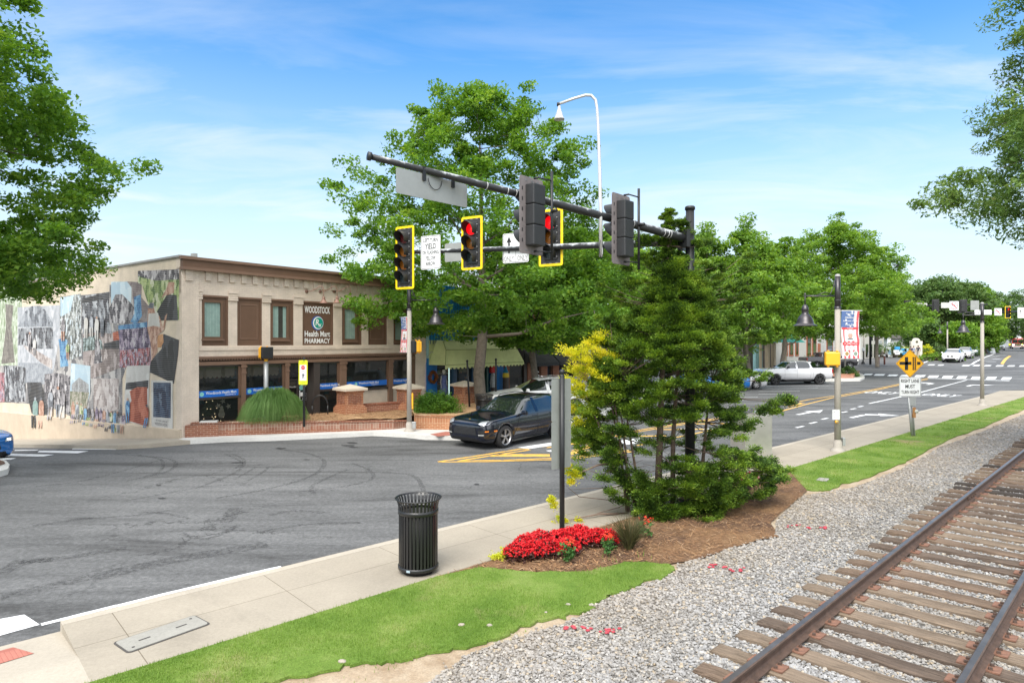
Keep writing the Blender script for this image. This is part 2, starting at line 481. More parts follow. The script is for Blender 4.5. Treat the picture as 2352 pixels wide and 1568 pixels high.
# concrete
def concrete(name,c,joint=None,dirt=.5):
 m,t,b,o=newmat(name)
 n1=noise(t,.8,8,.65);n2=noise(t,28,4,.6);n3=noise(t,130,2,.6);n4=noise(t,.45,9,.75,dist=.8)
 col=ramp(t,[(.3,dark(c,.86)),(.7,dark(c,1.06))],n1.outputs['Fac'])
 col=mix(t,col,dark(c,.55),ramp(t,[(.54,(0,0,0)),(.78,(dirt,)*3)],n4.outputs['Fac']))
 col=mix(t,col,ramp(t,[(.3,(.92,)*3),(.7,(1.05,)*3)],n2.outputs['Fac']),1.0,'MULTIPLY')
 col=mix(t,col,ramp(t,[(.3,(.9,)*3),(.7,(1.06,)*3)],n3.outputs['Fac']),1.0,'MULTIPLY')
 if joint:
  tcn=t.nodes.new('ShaderNodeTexCoord');mpp=t.nodes.new('ShaderNodeMapping');mpp.vector_type='TEXTURE'
  mpp.inputs['Rotation'].default_value=(0,0,atan2(RD.y,RD.x));mpp.inputs['Location'].default_value=(O0.x,O0.y,0)
  t.links.new(tcn.outputs['Object'],mpp.inputs[0])
  br=t.nodes.new('ShaderNodeTexBrick');br.offset=0;br.inputs['Scale'].default_value=1
  br.inputs['Brick Width'].default_value=joint[0];br.inputs['Row Height'].default_value=joint[1]
  br.inputs['Mortar Size'].default_value=.006;br.inputs['Mortar Smooth'].default_value=.4
  br.inputs['Color1'].default_value=(1,1,1,1);br.inputs['Color2'].default_value=(.94,.94,.94,1);br.inputs['Mortar'].default_value=(.45,.42,.38,1)
  t.links.new(mpp.outputs[0],br.inputs['Vector']);col=mix(t,col,br.outputs['Color'],1.0,'MULTIPLY')
 t.links.new(col,b.inputs['Base Color']);b.inputs['Roughness'].default_value=.9;b.inputs['Specular IOR Level'].default_value=.2
 bump(t,b,n3.outputs['Fac'],.25,.004)
 return m
SW=concrete('pavement_concrete',(.355,.315,.255),(1.85,.925))
KC=concrete('kerb_concrete',(.42,.375,.31))
WC=concrete('white_concrete',(.62,.61,.58))
m,t,b,o=newmat('road_paint_white')
n1=noise(t,3,7,.7);n2=noise(t,60,3,.6)
col=ramp(t,[(.30,(.45,.46,.47)),(.5,(.78,.79,.80))],n1.outputs['Fac'])
col=mix(t,col,ramp(t,[(.3,(.85,)*3),(.6,(1,)*3)],n2.outputs['Fac']),1.0,'MULTIPLY')
t.links.new(col,b.inputs['Base Color']);b.inputs['Roughness'].default_value=.7
WP=m
m,t,b,o=newmat('road_paint_yellow')
n1=noise(t,4,7,.7)
col=ramp(t,[(.34,(.34,.26,.14)),(.5,(.74,.43,.075))],n1.outputs['Fac'])
t.links.new(col,b.inputs['Base Color']);b.inputs['Roughness'].default_value=.7
YP=m
# soil / grass base
GB=mk('grass_soil',(.125,.19,.045),.95,.35,6)
m,t,b,o=newmat('lawn')
n1=noise(t,1.1,6,.65);n2=noise(t,90,3,.6);n3=noise(t,.6,5,.6,dist=.4)
col=ramp(t,[(.3,(.095,.175,.028)),(.5,(.15,.235,.045)),(.66,(.23,.29,.085))],n1.outputs['Fac'])
col=mix(t,col,(.30,.24,.13),ramp(t,[(.57,(0,0,0)),(.68,(.75,)*3)],n3.outputs['Fac']))
col=mix(t,col,ramp(t,[(.3,(.6,)*3),(.7,(1.25,)*3)],n2.outputs['Fac']),1.0,'MULTIPLY')
t.links.new(col,b.inputs['Base Color']);b.inputs['Roughness'].default_value=.95;b.inputs['Specular IOR Level'].default_value=.1
bump(t,b,n2.outputs['Fac'],.8,.02)
LAWN=m
m,t,b,o=newmat('sandy_dirt')
n1=noise(t,2.2,7,.65);n2=noise(t,45,4,.7)
col=ramp(t,[(.3,(.25,.17,.10)),(.5,(.40,.31,.215)),(.7,(.47,.40,.30))],n1.outputs['Fac'])
col=mix(t,col,ramp(t,[(.3,(.75,)*3),(.7,(1.15,)*3)],n2.outputs['Fac']),1.0,'MULTIPLY')
t.links.new(col,b.inputs['Base Color']);b.inputs['Roughness'].default_value=.95
bump(t,b,n2.outputs['Fac'],.8,.02)
DIRT=m
def dusty(t,col):
 """sandy dust between the lawn and the track, as on the real verge"""
 g=t.nodes.new('ShaderNodeNewGeometry');d=t.nodes.new('ShaderNodeVectorMath');d.operation='DOT_PRODUCT';d.inputs[1].default_value=(RN.x,RN.y,0)
 t.links.new(g.outputs['Position'],d.inputs[0]);n=noise(t,1.3,5,.65,g.outputs['Position'])
 a=t.nodes.new('ShaderNodeMath');a.operation='MULTIPLY_ADD';a.inputs[1].default_value=-1.8;t.links.new(n.outputs['Fac'],a.inputs[0]);t.links.new(d.outputs['Value'],a.inputs[2])
 m_=t.nodes.new('ShaderNodeMapRange');s0=O0.x*RN.x+O0.y*RN.y
 for i,v in zip((1,2,3,4),(s0+2.2,s0+4.3,.42,.05)):m_.inputs[i].default_value=v
 t.links.new(a.outputs[0],m_.inputs[0]);return mix(t,col,(.36,.28,.19),m_.outputs[0])
def voronoi_stones(name,scale,cols,bmp=1.0):
 m,t,b,o=newmat(name)
 tcn=t.nodes.new('ShaderNodeTexCoord')
 v=t.nodes.new('ShaderNodeTexVoronoi');v.inputs['Scale'].default_value=scale
 w=noise(t,scale*.8,2,.5)
 va=t.nodes.new('ShaderNodeVectorMath');va.operation='MULTIPLY_ADD';va.inputs[1].default_value=(.03,.03,.03)
 t.links.new(w.outputs['Color'],va.inputs[0]);t.links.new(tcn.outputs['Object'],va.inputs[2]);t.links.new(va.outputs[0],v.inputs['Vector'])
 sp=t.nodes.new('ShaderNodeSeparateColor');t.links.new(v.outputs['Color'],sp.inputs[0])
 col=ramp(t,cols,sp.outputs[0])
 col=mix(t,col,ramp(t,[(.0,(1.1,)*3),(.45,(.95,)*3),(.75,(.28,)*3)],v.outputs['Distance']),1.0,'MULTIPLY')
 n1=noise(t,.5,5,.6)
 col=mix(t,col,ramp(t,[(.35,(.86,.82,.76)),(.65,(1.08,1.08,1.08))],n1.outputs['Fac']),1.0,'MULTIPLY')
 col=dusty(t,col)
 t.links.new(col,b.inputs['Base Color']);b.inputs['Roughness'].default_value=.9
 bn=t.nodes.new('ShaderNodeBump');bn.inputs['Strength'].default_value=bmp;bn.inputs['Distance'].default_value=.03;bn.invert=True
 t.links.new(v.outputs['Distance'],bn.inputs['Height']);t.links.new(bn.outputs[0],b.inputs['Normal'])
 return m
BAL=voronoi_stones('ballast',19,[(0,(.16,.155,.15)),(.35,(.285,.287,.29)),(.7,(.36,.363,.37)),(.9,(.41,.35,.26)),(1,(.53,.53,.52))])
STONE=None
m,t,b,o=newmat('ballast_stone')
g=t.nodes.new('ShaderNodeNewGeometry')
n1=noise(t,30,3,.6);n2=noise(t,.5,5,.6)
col=ramp(t,[(0,(.15,.148,.145)),(.3,(.245,.245,.247)),(.6,(.31,.313,.32)),(.85,(.35,.35,.348)),(.92,(.35,.29,.21)),(1,(.45,.45,.44))],g.outputs['Random Per Island'])
col=mix(t,col,ramp(t,[(.3,(.82,)*3),(.7,(1.12,)*3)],n1.outputs['Fac']),1.0,'MULTIPLY')
col=mix(t,col,ramp(t,[(.35,(.88,.84,.78)),(.65,(1.08,)*3)],n2.outputs['Fac']),1.0,'MULTIPLY')
col=dusty(t,col)
t.links.new(col,b.inputs['Base Color']);b.inputs['Roughness'].default_value=.88;b.inputs['Specular IOR Level'].default_value=.25
STONE=m
m,t,b,o=newmat('mulch')
n1=noise(t,1.0,5,.6);n2=noise(t,70,4,.75)
col=ramp(t,[(.35,(.115,.062,.036)),(.55,(.245,.135,.065)),(.7,(.31,.185,.09))],n1.outputs['Fac'])
col=mix(t,col,ramp(t,[(.3,(.55,)*3),(.7,(1.3,)*3)],n2.outputs['Fac']),1.0,'MULTIPLY')
t.links.new(col,b.inputs['Base Color']);b.inputs['Roughness'].default_value=.95
bump(t,b,n2.outputs['Fac'],.9,.03)
MULCH=m
STRAW=mk('pine_straw',(.50,.31,.165),.95,.35,25,bmp=.8,bs=60)
PAVER=brickmat('red_tactile',(.40,.15,.115),(.43,.17,.13),(.36,.13,.10),.06,.06,.01)
def fl(fx,v):return (A0.x+FDX*fx-FDY*v,A0.y+FDY*fx+FDX*v)   # building frame -> world
# base ground: two halves so that the side street can fall away
big=1500
sheet('ground',[[fl(1.5,-big),fl(big,-big),fl(big,big),fl(1.5,big)],[fl(-big,-big),fl(1.49,-big),fl(1.49,big),fl(-big,big)]],-.12,GB)
# asphalt
road_main=[ts(-60,0),ts(42.3,0),ts(47.5,0),ts(49,1.0),ts(51,4),ts(54,14),ts(62,14),ts(64,5),ts(66,1.5),ts(90,-1.5),ts(130,-6),ts(180,-12),ts(260,-22),ts(330,-30),ts(330,-60),ts(260,-48),ts(200,-42),ts(120,-38),ts(60,-38),ts(20,-30)]
vv=fl(40,0)
sheet('road',[road_main+[fl(20,-6),fl(8,-3),fl(0,0),fl(-40,0),fl(-60,-30)]],0.0,MATS['asphalt'])
sheet('side_street',[[fl(-.4,0),fl(-.4,70),fl(-60,70),fl(-40,0)]],0.0,MATS['asphalt'])
# near pavement with kerb
def pav(t0,t1,s0,s1,name,mat,h=.15,thick=.2):
 return sheet(name,[[ts(t0,s0),ts(t1,s0),ts(t1,s1),ts(t0,s1)]],h,mat,thick=thick)
pav(-4.2,47,.15,1.86,'pavement',SW)
pav(-4.2,47,0,.148,'kerb',KC,.153)
rm=lambda x,y:.03+.12*min(1,max(0,spar(x,y)/1.2))
sheet('kerb_ramp',[[ts(-9,0),ts(-4.2,0),ts(-4.2,1.2),ts(-9,1.2)]],rm,KC,thick=.1)
sheet('kerb_ramp',[[ts(-12,1.2),ts(-4.2,1.2),ts(-4.2,1.86),ts(-12,1.86)]],.15,KC)
sheet('tactile_paving',[P((-60,1490),(0,1488),(30,1480),(78,1503),(0,1528),(-60,1545),h=.08)],lambda x,y:rm(x,y)+.006,PAVER)
sheet('pavement',[[ts(43,0),ts(47.3,-.1),ts(49,1.2),ts(50.5,4),ts(53,14),ts(47,14),ts(45.5,5),ts(43,1.86)]],.156,SW,thick=.2)
sheet('pavement',[[ts(63.5,14),ts(65,5),ts(67.5,2),ts(90,-1.0),ts(130,-5.5),ts(180,-11.5),ts(180,-9),ts(130,-3),ts(90,1.5),ts(70,4),ts(68,14)]],.15,SW,thick=.2)
# lawns, bed, dirt, ballast
ed=lambda a,b,n,s=1.86:[ts(a+(b-a)*i/n,s) for i in range(n+1)]
dirt=[ts(-9,1.87),ts(60,1.87),ts(60,6),ts(30,4.4),ts(20,4.9),ts(12,6),ts(-9,6.4)]
sheet('dirt',[dirt],.126,DIRT)
rng=random.Random(5)
def wob(pts,a=.05,n=5):
 o=[]
 for p,q in zip(pts,pts[1:]):
  for k in range(n):
   f=k/n;o.append((p[0]+(q[0]-p[0])*f+rng.uniform(-a,a),p[1]+(q[1]-p[1])*f+rng.uniform(-a,a)))
 return o+[pts[-1]]
lawn_edge=P((1101,1302),(1168,1307),(1236,1312),(1355,1309),(1439,1290),(1500,1291),(1541,1294),(1551,1306),(1520,1320),(1456,1346),(1420,1362),(1385,1373),(1344,1403),(1266,1420),(1196,1436),(1145,1464),(1077,1485),(980,1500),(931,1515),(860,1518),(796,1524),(700,1548),(600,1572),(480,1590),(300,1640),h=.16)
lawn1=[ts(-7.5,1.86),ts(-.05,1.86)]+wob(lawn_edge[:8],.03,4)+wob(lawn_edge[8:],.055,6)
sheet('lawn',[lawn1],.16,LAWN,thick=.03)
lawn2e=P((1850,1123),(1880,1125),(1912,1122),(1939,1109),(1984,1097),(2030,1079),(2088,1057),(2161,1016),(2256,980),(2352,939),h=.16)
l2=wob(lawn2e,.05,5)
lawn2=[ts(11.0,1.86)]+l2+[ts(60,2.9),ts(60,1.86)]
sheet('lawn',[lawn2],.16,LAWN,thick=.03)
bed=P((1101,1302),(1168,1307),(1236,1312),(1355,1309),(1439,1290),(1541,1293),(1600,1283),(1657,1263),(1723,1243),(1786,1230),(1769,1201),(1789,1178),(1842,1136),(1853,1124),h=.16)
bedp=[ts(11.1,1.87),ts(-.1,1.87)]+wob(bed,.03,4)
sheet('mulch_bed',[bedp],.152,MULCH)
balp=wob(P((300,1750),(800,1640),(930,1590),(986,1568),(1033,1532),(1084,1498),(1135,1478),(1202,1458),(1270,1436),(1344,1408),(1385,1378),(1456,1350),(1551,1312),(1560,1296),(1657,1263),(1723,1243),(1780,1228),(1782,1201),(1797,1178),(1842,1138),(1912,1126),(1960,1118),(2010,1100),(2088,1068),(2161,1025),(2256,990),(2352,950),h=.14),.025,4)
ballast_poly=balp+[ts(90,3.4),ts(90,30),ts(-12,30),ts(-12,6)]
sheet('ballast',[ballast_poly],.134,BAL)
GP=lawn1,lawn2,bedp,ballast_poly
# red paint marks sprayed on the ballast
RPAINT=mk('sprayed_red',(.62,.03,.05),.7,.25,30)
rp=[]
for ax,ay,bx_,by_ in ((1302,1447,1318,1441),(1342,1441,1360,1448),(1384,1458,1402,1450),(1395,1456,1415,1445),(1628,1306,1640,1297),(1660,1303,1672,1308),(1684,1315,1712,1306),(1812,1212,1834,1206),(1852,1212,1862,1216),(1880,1213,1900,1216),(1892,1210,1902,1214)):
 p,q=at(ax,ay,.15),at(bx_,by_,.15);p,q=Vector(p[:2]),Vector(q[:2])
 pts=[p+(q-p)*k/5+Vector((rng.uniform(-.02,.02),rng.uniform(-.03,.03))) for k in range(6)]
 rp+=strip(pts,.07,world=True)
PAINT_SPOTS=rp
# ------------------------------------------------------------------ painted markings
zA=lambda x,y:(x/2.415,y/2.415+918.7)
mk_w=[]
for q in (((-20,318),(90,322),(60,330),(-60,331)),((0,295),(302,302),(240,313),(-60,308)),((218,280),(492,283),(430,295),(208,290)),((408,265),(672,266),(640,275),(398,273)),((580,250),(842,251),(815,260),(573,257)),((752,237),(962,240),(940,246),(740,242)),((84,276),(215,275),(205,279),(80,281)),((-40,1222),(135,1190),(220,1246),(-40,1318))):
 mk_w.append(P(*[zA(*p) for p in q]))
edge=[(228,1246),(400,1203),(650,1141),(900,1079),(1250,996),(1400,960),(1560,925)]
mk_w+=strip([zA(*p) for p in edge],.085)
z4=lambda x,y:(x/4.268+888.1,y/4.268+735)
mk_w.append(P(z4(1280,1250),z4(1595,1203),z4(1720,1190),z4(1700,1222),z4(1600,1233),z4(1395,1263)))
mk_w.append(P(z4(1560,1278),z4(1760,1262),z4(1770,1282),z4(1600,1290)))
for k in range(1):
 mk_w.append(P((1420+k*50,1012-k*7),(1470+k*50,1006-k*7),(1462+k*50,1018-k*7),(1400+k*50,1026-k*7)))
mk_w+=strip([(1560,985),(1700,985),(1760,975)],.12)
z6=lambda x,y:(x/4.5716+1837.4,y/4.5716+796.2)
mk_w+=strip([z6(725,597),z6(1050,527),z6(1280,475),z6(1750,350)],.12)
mk_w+=strip([z6(1340,330),z6(1700,341),z6(2200,358)],.40)
for (x,y) in ((0,842),(138,797),(262,755),(467,685),(560,652),(638,627)):
 c0=Vector(at(*z6(x,y))[:2]);mk_w+=strip([c0-RD*.36,c0+RD*.36],.13,world=True)
for (x,y,w,hh) in ((715,290,45,8),(835,295,55,9),(975,300,52,9),(1105,304,50,10),(1260,308,55,11),(1400,313,55,11),(1550,317,55,12),(1700,321,52,12),(1850,326,50,12),(2010,329,52,13),(2168,333,52,13),(1380,190,36,5),(1480,192,30,5),(1745,196,42,6),(1855,197,36,6),(1970,199,36,6),(2098,200,40,6),(2218,201,38,6),(2345,202,40,6),(2460,203,40,6)):
 mk_w.append(P(z6(x-w+14,y-hh),z6(x+w+8,y-hh),z6(x+w-14,y+hh),z6(x-w-8,y+hh)))
# far lane lines
mk_w+=strip([z6(1300,168),z6(1490,110)],.2)+strip([z6(1800,188),z6(1900,130),z6(2050,70)],.25)
for (x,y,w) in ((2010,104,60),(2030,98,70),(2000,155,60),(2110,90,60),(1440,150,50)):
 mk_w+=strip([z6(x-w,y),z6(x+w,y+1)],.7)
mk_w+=strip([z6(2020,128),z6(2110,130)],.9)
def arrow(cx,cy,kind,L_=3.0):
 c0=Vector(at(*z6(cx,cy))[:2])
 F=lambda u,v:c0+RD*u+RN*v
 if kind=='s':
  return [[F(-L_/2,-.1),F(.1,-.1),F(.1,.1),F(-L_/2,.1)],[F(.1,-.38),F(L_/2,0),F(.1,.38)]]
 sg=1 if kind=='r' else-1
 return [[F(-L_/2,-.1),F(.2,-.1),F(.2,.12),F(-L_/2,.12)],[F(.0,.1*sg),F(.55,-.1*sg),F(.85,.45*sg),F(.5,.55*sg)],[F(1.25,.25*sg),F(.25,.65*sg),F(1.0,1.25*sg)]]
mk_w+=arrow(112,688,'s')+arrow(660,718,'r')+arrow(1385,388,'l',2.6)+arrow(1800,404,'r',2.6)
z5=lambda x,y:(x/7.3145+1641.5,y/7.3145+777.9)
for a,b_ in (((735,930),(1110,924)),((400,984),(725,979)),((740,882),(1430,877)),((800,843),(1735,829)),((870,800),(2005,787)),((1840,752),(2150,745)),((1840,718),(2240,712)),((150,1040),(480,1030))):
 mk_w+=strip([z5(*a),z5(*b_)],.1)
marks('road_markings',mk_w,.005,WP)
# ONLY in the two lanes
tm=M()
for cx,cy in ((862,482),(1480,508)):
 c0=Vector(at(*z6(cx,cy))[:2]);z=T(c0.x,c0.y)+.006
 s0=spar(*c0);t0=tpar(*c0)
 tm.text('ONLY',(c0.x,c0.y,z),(RN.x,RN.y,0),(RD.x,RD.y,0),1.9,2.1,WP,.02,0)
o=tm.build('road_markings');o['kind']='structure'
mk_y=[]
wdg=lambda*q:mk_y.append(P(*[z4(*p) for p in q]))
mk_y+=strip([z4(505,1388),z4(900,1328),z4(1310,1264),z4(1395,1264)],.13)
mk_y+=strip([z4(700,1382),z4(1000,1333),z4(1405,1272)],.13)
mk_y+=strip([z4(505,1390),z4(1000,1386),z4(1500,1372),z4(1600,1370),z4(1900,1350),z4(2400,1290)],.11)
mk_y+=strip([z4(700,1380),z4(1200,1370),z4(1600,1355),z4(1900,1333),z4(2400,1275)],.11)
wdg((1010,1340),(1110,1313),(1600,1315),(1600,1340))
wdg((1620,1335),(1800,1290),(1990,1275),(1780,1330))
for a,b_ in (((1820,1282),(2100,1195)),((1840,1295),(2110,1207))):mk_y+=strip([z4(*a),z4(*b_)],.12)
# median between the wedge and the double line farther up the street
for s_ in (-5.55,-5.32):
 mk_y+=strip([ts(9.5,s_),ts(16,s_-.25),ts(25,s_-.1)],.1,world=True)
for k in range(5):
 mk_y+=strip([ts(10.5+k*2.6,-5.4),ts(12+k*2.6,-4.2)],.22,world=True)
mk_y+=strip([ts(12,-3.6),ts(18,-3.9),z5 and ts(24.5,-4.75)],.11,world=True)
dl=[z5(1150,1112),z5(1600,1018),z5(2000,960),z6(430,508),z6(1050,390),z6(1340,331)]
mk_y+=strip(dl,.11)
dl2=[z5(1050,1235),z5(1600,1085),z5(2000,985),z6(430,523),z6(1050,400),z6(1345,341)]
mk_y+=strip(dl2,.11)
mk_y.append(P(z5(1090,1190),z5(1440,1078),z5(1520,1083),z5(1180,1160)))
mk_y+=strip([z6(2115,180),z6(2150,130),z6(2200,95)],.18)+strip([z6(2130,182),z6(2165,132),z6(2215,97)],.18)
marks('road_markings',mk_y,.0053,YP)
# rubber marks and small tar patches
m,t,b,o=newmat('tyre_rubber_marks')
b.inputs['Base Color'].default_value=(.045,.045,.047,1);b.inputs['Roughness'].default_value=.9
tr=t.nodes.new('ShaderNodeBsdfTransparent');mx=t.nodes.new('ShaderNodeMixShader')
n1=noise(t,14,6,.8);f=ramp(t,[(.44,(0,0,0)),(.66,(.62,)*3)],n1.outputs['Fac'])
t.links.new(f,mx.inputs[0]);t.links.new(tr.outputs[0],mx.inputs[1]);t.links.new(b.outputs[0],mx.inputs[2]);t.links.new(mx.outputs[0],o.inputs[0])
sk=[]
A=lambda x,y:(x/2.415,y/2.415+918.7)
def curve(pts,w,off=.0,n=14):
 q=[Vector(at(*A(*p))[:2]) for p in pts];o=[]
 for i in range(len(q)-1):
  p0,p1,p2,p3=q[max(i-1,0)],q[i],q[i+1],q[min(i+2,len(q)-1)]
  for k in range(n):
   f=k/n
   o.append(.5*((2*p1)+(p2-p0)*f+(2*p0-5*p1+4*p2-p3)*f*f+(3*p1-p0-3*p2+p3)*f**3))
 o.append(q[-1]);return strip(o,w,world=True)
for pts,w in ((((640,300),(860,320),(905,355),(880,400),(800,425)),.12),(((760,305),(930,325),(975,355),(920,400),(700,450)),.14),(((1290,300),(1350,330),(1340,375),(1270,420),(1100,485)),.13),(((1540,270),(1720,300),(1800,345),(1730,420),(1500,490),(1200,545)),.16),(((1950,350),(2050,390),(2060,440),(1900,480),(1650,510)),.13),(((1930,385),(1800,440),(1730,480),(1740,520)),.14),(((2120,400),(2290,420),(2345,490),(2340,560),(2240,610)),.15),(((1300,440),(1390,390),(1420,370)),.1),(((1370,450),(1460,400),(1490,370)),.1),(((800,620),(950,635),(1050,660)),.12),(((180,700),(420,665),(520,655)),.2),(((60,900),(330,880),(640,830),(700,822)),.25),(((500,990),(900,900),(1300,830),(1480,800)),.45),(((0,960),(120,905),(300,880)),.35),(((0,1090),(250,1040),(480,985)),.35),(((1500,640),(1620,615),(1800,625)),.18),(((1260,680),(1290,620),(1310,600)),.35),(((700,560),(1150,480),(1400,470)),.1),(((1000,740),(1150,770),(1330,690)),.16),(((380,660),(750,640),(1000,600)),.1),(((1400,740),(1700,690),(2000,680)),.14),(((200,480),(500,440),(900,330)),.12),(((1250,300),(1340,345),(1300,380)),.12)):
 sk+=curve(pts,w*.8)
marks('tyre_marks',sk,.0095,m,3)
TAR=mk('tar_patch',(.032,.032,.034),.8,.2,12)
tp=[]
for (x,y,w,hh) in ((1950,237,32,5),(1930,252,45,4),(1960,261,30,4),(1555,268,35,5),(1320,347,40,4),(895,545,25,5),(880,472,18,4),(1700,330,25,2),(2190,1000/10+640,0,0)):
 if w:tp.append([at(*A(x+w*cos(a)*rng.uniform(.6,1.15),y+hh*sin(a)*rng.uniform(.6,1.2)))[:2] for a in [k*pi/5 for k in range(10)]])
for (x,y,w,hh) in ((1280,1199,13,3.5),(1095,1112,6,2),(1425,1121,9,3)):
 tp.append([at(x+w*cos(a),y+hh*sin(a)*rng.uniform(.5,1.2))[:2] for a in [k*pi/5 for k in range(10)]])
sheet('tar_patches',tp,.007,TAR)
# ------------------------------------------------------------------ railway track
def in_poly(px,py,poly):
 """numpy point in polygon"""
 c=np.zeros(len(px),bool);n=len(poly);j=n-1
 for i in range(n):
  xi,yi=poly[i][0],poly[i][1];xj,yj=poly[j][0],poly[j][1]
  with np.errstate(divide='ignore',invalid='ignore'):
   k=((yi>py) != (yj>py)) & (px<(xj-xi)*(py-yi)/(yj-yi+1e-12)+xi)
  c ^= k;j=i
 return c
R1=Vector((1.93,5.83));TD=Vector((.7135,.7007)).normalized();TN=Vector((TD.y,-TD.x))
WOOD=[]
for i,c_ in enumerate(((.18,.13,.095),(.135,.102,.08),(.215,.165,.122),(.062,.052,.045))):
 m,t,b,o=newmat('tie_wood_%s' % 'abcd'[i])
 tcn=t.nodes.new('ShaderNodeTexCoord');mpn=t.nodes.new('ShaderNodeMapping');mpn.inputs['Scale'].default_value=(1.6,34,34)
 t.links.new(tcn.outputs['Object'],mpn.inputs[0])
 n1=noise(t,1.0,7,.75,mpn.outputs[0],.6);n2=noise(t,3,4,.6)
 col=ramp(t,[(.32,dark(c_,.28)),(.46,dark(c_,.85)),(.7,dark(c_,1.35))],n1.outputs['Fac'])
 col=mix(t,col,ramp(t,[(.3,(.8,)*3),(.7,(1.12,)*3)],n2.outputs['Fac']),1.0,'MULTIPLY')
 t.links.new(col,b.inputs['Base Color']);b.inputs['Roughness'].default_value=.93;b.inputs['Specular IOR Level'].default_value=.15
 bump(t,b,n1.outputs['Fac'],.9,.02);WOOD.append(m)
RUST=mk('rail_rust',(.085,.052,.038),.7,.4,9,bmp=.4,bs=60)
RTOP=mk('rail_polished_top',(.19,.165,.15),.34,.3,3,metal=.75)
RHEAD=mk('rail_head_side',(.10,.066,.05),.6,.35,6,metal=.2)
PLT=mk('tie_plate_rust',(.20,.10,.065),.8,.4,20)
RA=atan2(TD.y,TD.x)
def rail(off,lab):
 o_=R1+TN*off
 r=thing('rail',lab,'rail',(o_.x,o_.y,.19),RA,'rails of the railway track')
 # profile across (y) and up (z)
 prof=[(-.07,0),(.07,0),(.07,.012),(.02,.028),(.009,.045),(.009,.105),(.034,.118),(.037,.142),(.026,.152),(-.026,.152),(-.037,.142),(-.034,.118),(-.009,.105),(-.009,.045),(-.02,.028),(-.07,.012)]
 mm=M();n=len(prof);X=[-9,-3,0,4,8,12,20,30,45,70,110]
 vs=[(x,p[0],p[1]) for x in X for p in prof]
 for i in range(len(X)-1):
  for k in range(n):
   q=(i*n+k,i*n+(k+1) % n,(i+1)*n+(k+1) % n,(i+1)*n+k)
   mt=RTOP if k in (8,) else (RHEAD if k in (7,9,10,6) else RUST)
   mm.f.append(q);mm.m.append(mm.mi(mt));mm.sm.append(False)
 mm.v=vs;mm.build('rail_bar',r)
 jb=M()
 for xj in (10.6,30):
  for sy in (-1,1):
   jb.bx(xj-.35,xj+.35,sy*.011,sy*.034,.035,.102,RUST)
   for k in range(4):jb.cyl((xj-.27+k*.18,sy*.034,.07),(xj-.27+k*.18,sy*.058,.07),.016,RUST,n=6)
 jb.build('joint_bar',r)
 return r
rail(0,'left rusty steel rail of the railway track, nearer the lawn')
rail(1.505,'right rusty steel rail at the lower right corner of the photo')
rng=random.Random(11)
ntie=0
tie_spec=[]
u=-3.6
while u<62:
 c_=R1+TN*.7525+TD*u
 tie_spec.append((u,c_))
 u+=.50+rng.uniform(-.035,.035)
base_ties=[]
def make_tie(k):
 bm=bmesh.new();bmesh.ops.create_cube(bm,size=1)
 for v in bm.verts:v.co=Vector((v.co.x*2.6,v.co.y*.225,v.co.z*.17))
 bmesh.ops.subdivide_edges(bm,edges=[e for e in bm.edges if abs((e.verts[0].co-e.verts[1].co).x)>1],cuts=12)
 bmesh.ops.bevel(bm,geom=[e for e in bm.edges if e.calc_face_angle(0)>.5],offset=.014,segments=1,affect='EDGES')
 rr=random.Random(k)
 for v in bm.verts:
  e=abs(v.co.x)/1.3
  v.co+=Vector((rr.uniform(-.02,.02)*(e>.95),rr.uniform(-.009,.009),rr.uniform(-.008,.008)-.012*(e>.9)*(v.co.z>0)))
 me=bpy.data.meshes.new('tie');bm.to_mesh(me);bm.free();me.materials.append(WOOD[k % 4]);return me
tie_me=[make_tie(k) for k in (0,1,2,3,4,5,6,8,9,10)]
tie_adj={0:'brown weathered',1:'dull brown',2:'pale weathered',3:'black tarred',4:'brown weathered',5:'dull brown',6:'pale weathered',7:'brown weathered',8:'dull brown',9:'pale weathered'}
plm=M()
plm.bx(-.18,.18,-.09,.09,.0,.016,PLT)
for dx in (-.1,.1):
 for dy in (-.05,.05):plm.box((dx,dy,.014),(.035,.03,.05),RUST,rz=.3)
plate0=None
for i,(u,c_) in enumerate(tie_spec):
 k=rng.choice([0,0,1,1,2,4,5,6,7,8,9,3 if u>3 else 0])
 nm=bpy.data.objects.new('railway_tie',None);COL.objects.link(nm);nm.empty_display_size=.2
 nm.location=(c_.x,c_.y,.19-.001);nm.rotation_euler=(rng.uniform(-.006,.006),rng.uniform(-.006,.006),RA+pi/2+rng.uniform(-.02,.02))
 adj=tie_adj[k]
 nm['label']=adj+' wooden tie under the rails, set in pale ballast'
 nm['category']='railway tie';nm['group']='wooden ties under the rails'
 w_=bpy.data.objects.new('beam',tie_me[k]);COL.objects.link(w_);w_.parent=nm;w_.location=(rng.uniform(-.06,.06),0,-.086)
 for s_ in (-.7525,.7525):
  if plate0 is None:
   plate0=plm.build('tie_plate',nm);plate0.location=(s_,0,0)
  elif u<26:
   p_=plate0.copy();COL.objects.link(p_);p_.parent=nm;p_.location=(s_,0,0)
